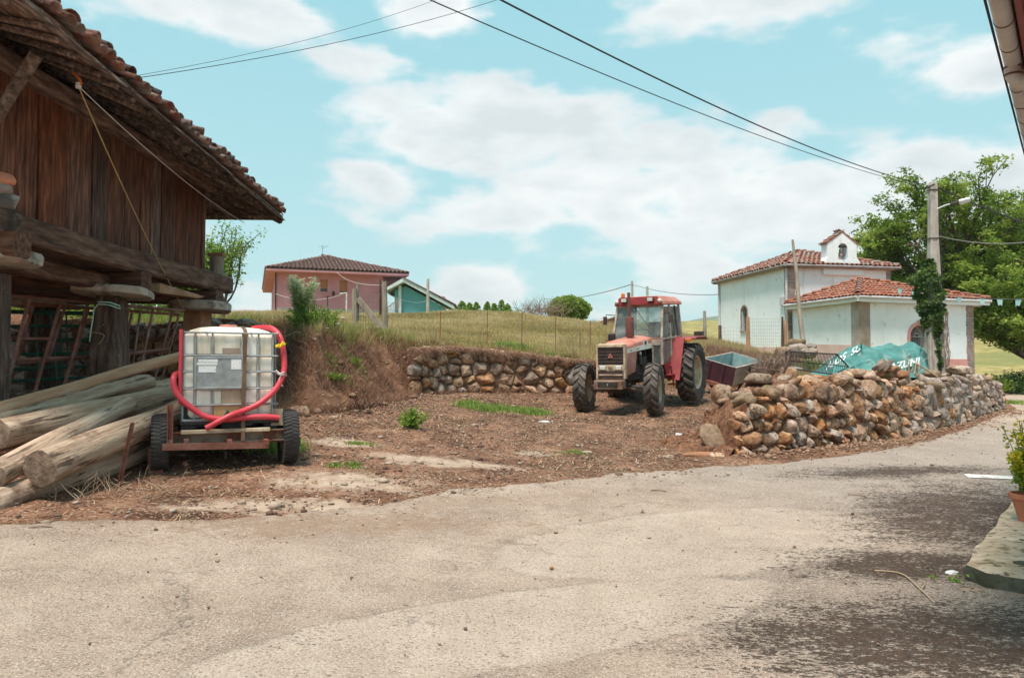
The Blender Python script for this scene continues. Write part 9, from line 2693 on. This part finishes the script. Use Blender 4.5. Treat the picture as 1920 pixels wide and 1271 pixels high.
def slab():
 c = Vector((3.27, 5.66, 0)); t = root('doorstep_slab', 'large worn stone doorstep slab with mossy edge at the lower right', 'slab', (c.x, c.y, 0))
 z = .15; n,m = 26,16; L_,W_ = 4.2,2.6; vs = []; fs = []
 for j in range(m + 1):
  for i in range(n + 1):
   a,b_ = L_ * (i / n),W_ * (j / m)
   p = c + DIR * a + PER * b_
   # rounded corner and uneven edge
   k = noise.noise(Vector((a * 1.7,b_ * 1.7,0)))
   if i == 0: p += DIR * (.03 * k + (.10 if j == 0 else 0))
   if j == 0: p += PER * (.035 * k + (.07 if i == 0 else 0))
   zz = z + .012 * noise.noise(p * 1.6) + .004 * noise.noise(p * 6)
   if i == 0 or j == 0: zz -= .02
   # sunken drain hole seen at the right edge
   dd = (p - (c + DIR * .85 + PER * .78)).length
   vs.append(Vector((p.x,p.y,zz)))
 for j in range(m):
  for i in range(n):
   a = j * (n + 1) + i; fs.append((a,a + n + 1,a + n + 2,a + 1))
 MB().add(vs, fs).build('top', M['slab'], t, smooth=True, world=True, angle=60)
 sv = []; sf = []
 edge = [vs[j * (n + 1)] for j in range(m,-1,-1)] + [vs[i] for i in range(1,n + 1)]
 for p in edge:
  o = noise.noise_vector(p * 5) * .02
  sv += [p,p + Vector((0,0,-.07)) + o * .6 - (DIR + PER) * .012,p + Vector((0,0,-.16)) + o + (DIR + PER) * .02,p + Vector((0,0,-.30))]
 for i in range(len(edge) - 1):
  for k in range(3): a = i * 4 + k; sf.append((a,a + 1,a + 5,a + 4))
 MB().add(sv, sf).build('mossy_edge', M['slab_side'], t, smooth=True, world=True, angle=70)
 q = G(1905,1055,lambda x,y: np.full_like(np.asarray(x,float),.155))
 mb = MB(); rock(mb, q + Vector((.03, 0, .004)), (.07, .035, .010), (0, 0, .2), 2, .2, 3); mb.build('chip', M['slab_side'], t, smooth=True, world=True)
 return t
slab()
rock_thing('stone', G(1815, 1107) + Vector((0, 0, .005)), (.09, .05, .022), 'flat brown stone tucked under the corner of the doorstep slab', 'stone', 'boulder', rot=(0, 0, -.3))
def pot_plant():
 p = U(1930,945,7.35); g = .15; p = Vector((p.x,p.y,g))
 t = root('pot_plant', 'terracotta pot with a yellow and green leaved shrub at the right picture edge', 'potted plant', p)
 mb = MB(); mb.lathe([(0, 0), (.09, 0), (.145, .21), (.168, .215), (.172, .26), (.158, .262), (.14, .22), (0, .21)], 28, caps=False); mb.build('pot', M['terracotta'], t, smooth=True, angle=35)
 mb = MB(); rd = random.Random(8); C = []; T = []
 mb.lathe([(0,.225),(.14,.225)],16,caps=False)
 mb.build('soil', M['yard_clod'], t)
 mb = MB()
 tips = []
 for k in range(46):
  a = rd.uniform(0,6.28); rr = rd.uniform(.02,.26); hh = .25 + rd.uniform(.18,.72) * (1 - .5 * rr)
  p1 = Vector((math.cos(a) * rr,math.sin(a) * rr,hh)); mb.tube([Vector((0,0,.22)),Vector((p1.x * .45,p1.y * .45,.22 + (hh - .22) * .55)),p1],.0035,4,caps=False)
  for j in range(46):
   f = rd.uniform(.35,1); q = Vector((0,0,.22)).lerp(p1,f) + Vector((rd.gauss(0,.02),rd.gauss(0,.02),rd.gauss(0,.02))); C.append(tuple(q)); T.append(min(1,max(0,.1 + .85 * (f - .35) / .65 * (1 if k % 3 else .4) + rd.gauss(0,.1))))
 mb.build('stems', M['twig_grey'], t)
 V, F, TT = leaf_quads(np.array(C), .05, np.array(T), seed=5, aspect=.6); np_mesh('leaves', V, F, M['leaf_yellow'], t, TT)
pot_plant()
def painted_line():
 a,b_,c,d = G(1806,891),G(1960,897),G(1960,903.5),G(1816,897.5)
 n = 40; vs = []
 for i in range(n + 1):
  f = i / n; p,q = a.lerp(b_,f),d.lerp(c,f)
  for g_ in (0,.33,.66,1):
   v = p.lerp(q,g_ + (noise.noise(Vector((f * 30,g_ * 3,0))) * .10 if g_ in (0,1) else 0)); v.z = h0(v.x,v.y) + .022; vs.append(v)
 fs = [(i * 4 + k,i * 4 + k + 1,i * 4 + k + 5,i * 4 + k + 4) for i in range(n) for k in range(3)]
 tag(MB().add(vs, fs).build('painted_line', M['white_paint'], None, smooth=True), kind='structure')
painted_line()
def right_house():
 # eave of the house beside the camera: fascia, gutter with joints, downpipe elbow, cable
 p0 = Vector((3.14,5.0,4.0))
 t = root('house_eave', 'dark red eave with cream gutter and a bent downpipe at the top right corner', 'house', p0)
 D_ = (Vector((5.06,7.6,4.0)) - p0).normalized(); N_ = Vector((D_.y,-D_.x,0))
 a = p0 - D_ * 2.5; b = p0 + D_ * 6.0
 off = N_ * .075
 A_,B_ = a + off,b + off
 MB().tube([A_ + Vector((0, 0, .02)), B_ + Vector((0, 0, .02))], .062, 18).build('gutter', M['gutter'], t, smooth=True, world=True)
 k = 0; s = .25
 L_ = (B_ - A_).length
 while s < L_:
  c = A_ + D_ * s + Vector((0, 0, .02)); MB().tube([c, c + D_ * .016], .065, 18).build('gutter_joint', M['gutter_band'], t, smooth=True, world=True); s += .52
 MB().tube([a + Vector((0, 0, .03)) - N_ * .005, b + Vector((0, 0, .03)) - N_ * .005], .010, 6).build('cable', M['wire'], t, world=True)
 f0 = N_ * .155
 MB().prism([a + f0 + Vector((0, 0, -.02)), b + f0 + Vector((0, 0, -.02)), b + f0 + Vector((0, 0, .35)), a + f0 + Vector((0, 0, .35))], N_ * .04).build('fascia', M['red_fascia'], t, world=True)
 MB().prism([a + f0 + N_ * .04 + Vector((0, 0, .0)), b + f0 + N_ * .04 + Vector((0, 0, .0)), b + N_ * 1.3 + Vector((0, 0, .04)), a + N_ * 1.3 + Vector((0, 0, .04))], Vector((0, 0, .04))).build('soffit', M['red_fascia'], t, world=True)
 MB().prism([a + N_ * .06 + Vector((0, 0, .10)), b + N_ * .06 + Vector((0, 0, .10)), b + N_ * 3.4 + Vector((0, 0, 1.3)), a + N_ * 3.4 + Vector((0, 0, 1.3))], Vector((0, 0, .06))).build('roof', M['tile_nave'], t, world=True)
 # downpipe elbow
 c = U(1893,118,6.0); c = p0 + D_ * ((c - p0).dot(D_)) + off
 MB().tube(bez([c + Vector((0, 0, .0)), c + Vector((0, 0, -.09)), c + N_ * .08 + Vector((0, 0, -.17)), c + N_ * .35 + Vector((0, 0, -.24)), c + N_ * .75 + Vector((0, 0, -.30))], 5), .058, 14).build('downpipe_elbow', M['gutter'], t, smooth=True, world=True)
 for q in (-.02, -.08): MB().tube([c + Vector((0, 0, q)), c + Vector((0, 0, q - .014))], .066, 14).build('elbow_joint', M['gutter_band'], t, smooth=True, world=True)
 # house wall and doorway side, outside the frame
 w0,w1 = a + N_ * 1.3,b + N_ * 1.3
 MB().prism([Vector((w0.x, w0.y, -.2)), Vector((w1.x, w1.y, -.2)), Vector((w1.x, w1.y, 4.04)), Vector((w0.x, w0.y, 4.04))], N_ * .3).build('wall', M['white_wall'], t, world=True)
right_house()
def air():
 m = bpy.data.materials.new('haze'); m.use_nodes = True; N, L = m.node_tree.nodes, m.node_tree.links
 N.clear(); out = N.new('ShaderNodeOutputMaterial'); v = N.new('ShaderNodeVolumePrincipled')
 v.inputs['Color'].default_value = (.97, .985, 1, 1); v.inputs['Density'].default_value = .0002
 L.new(v.outputs[0], out.inputs['Volume'])
 o = MB().box((0, 0, 72), (7000, 7000, 236)).build('haze', m, None); tag(o, kind='stuff')
air()
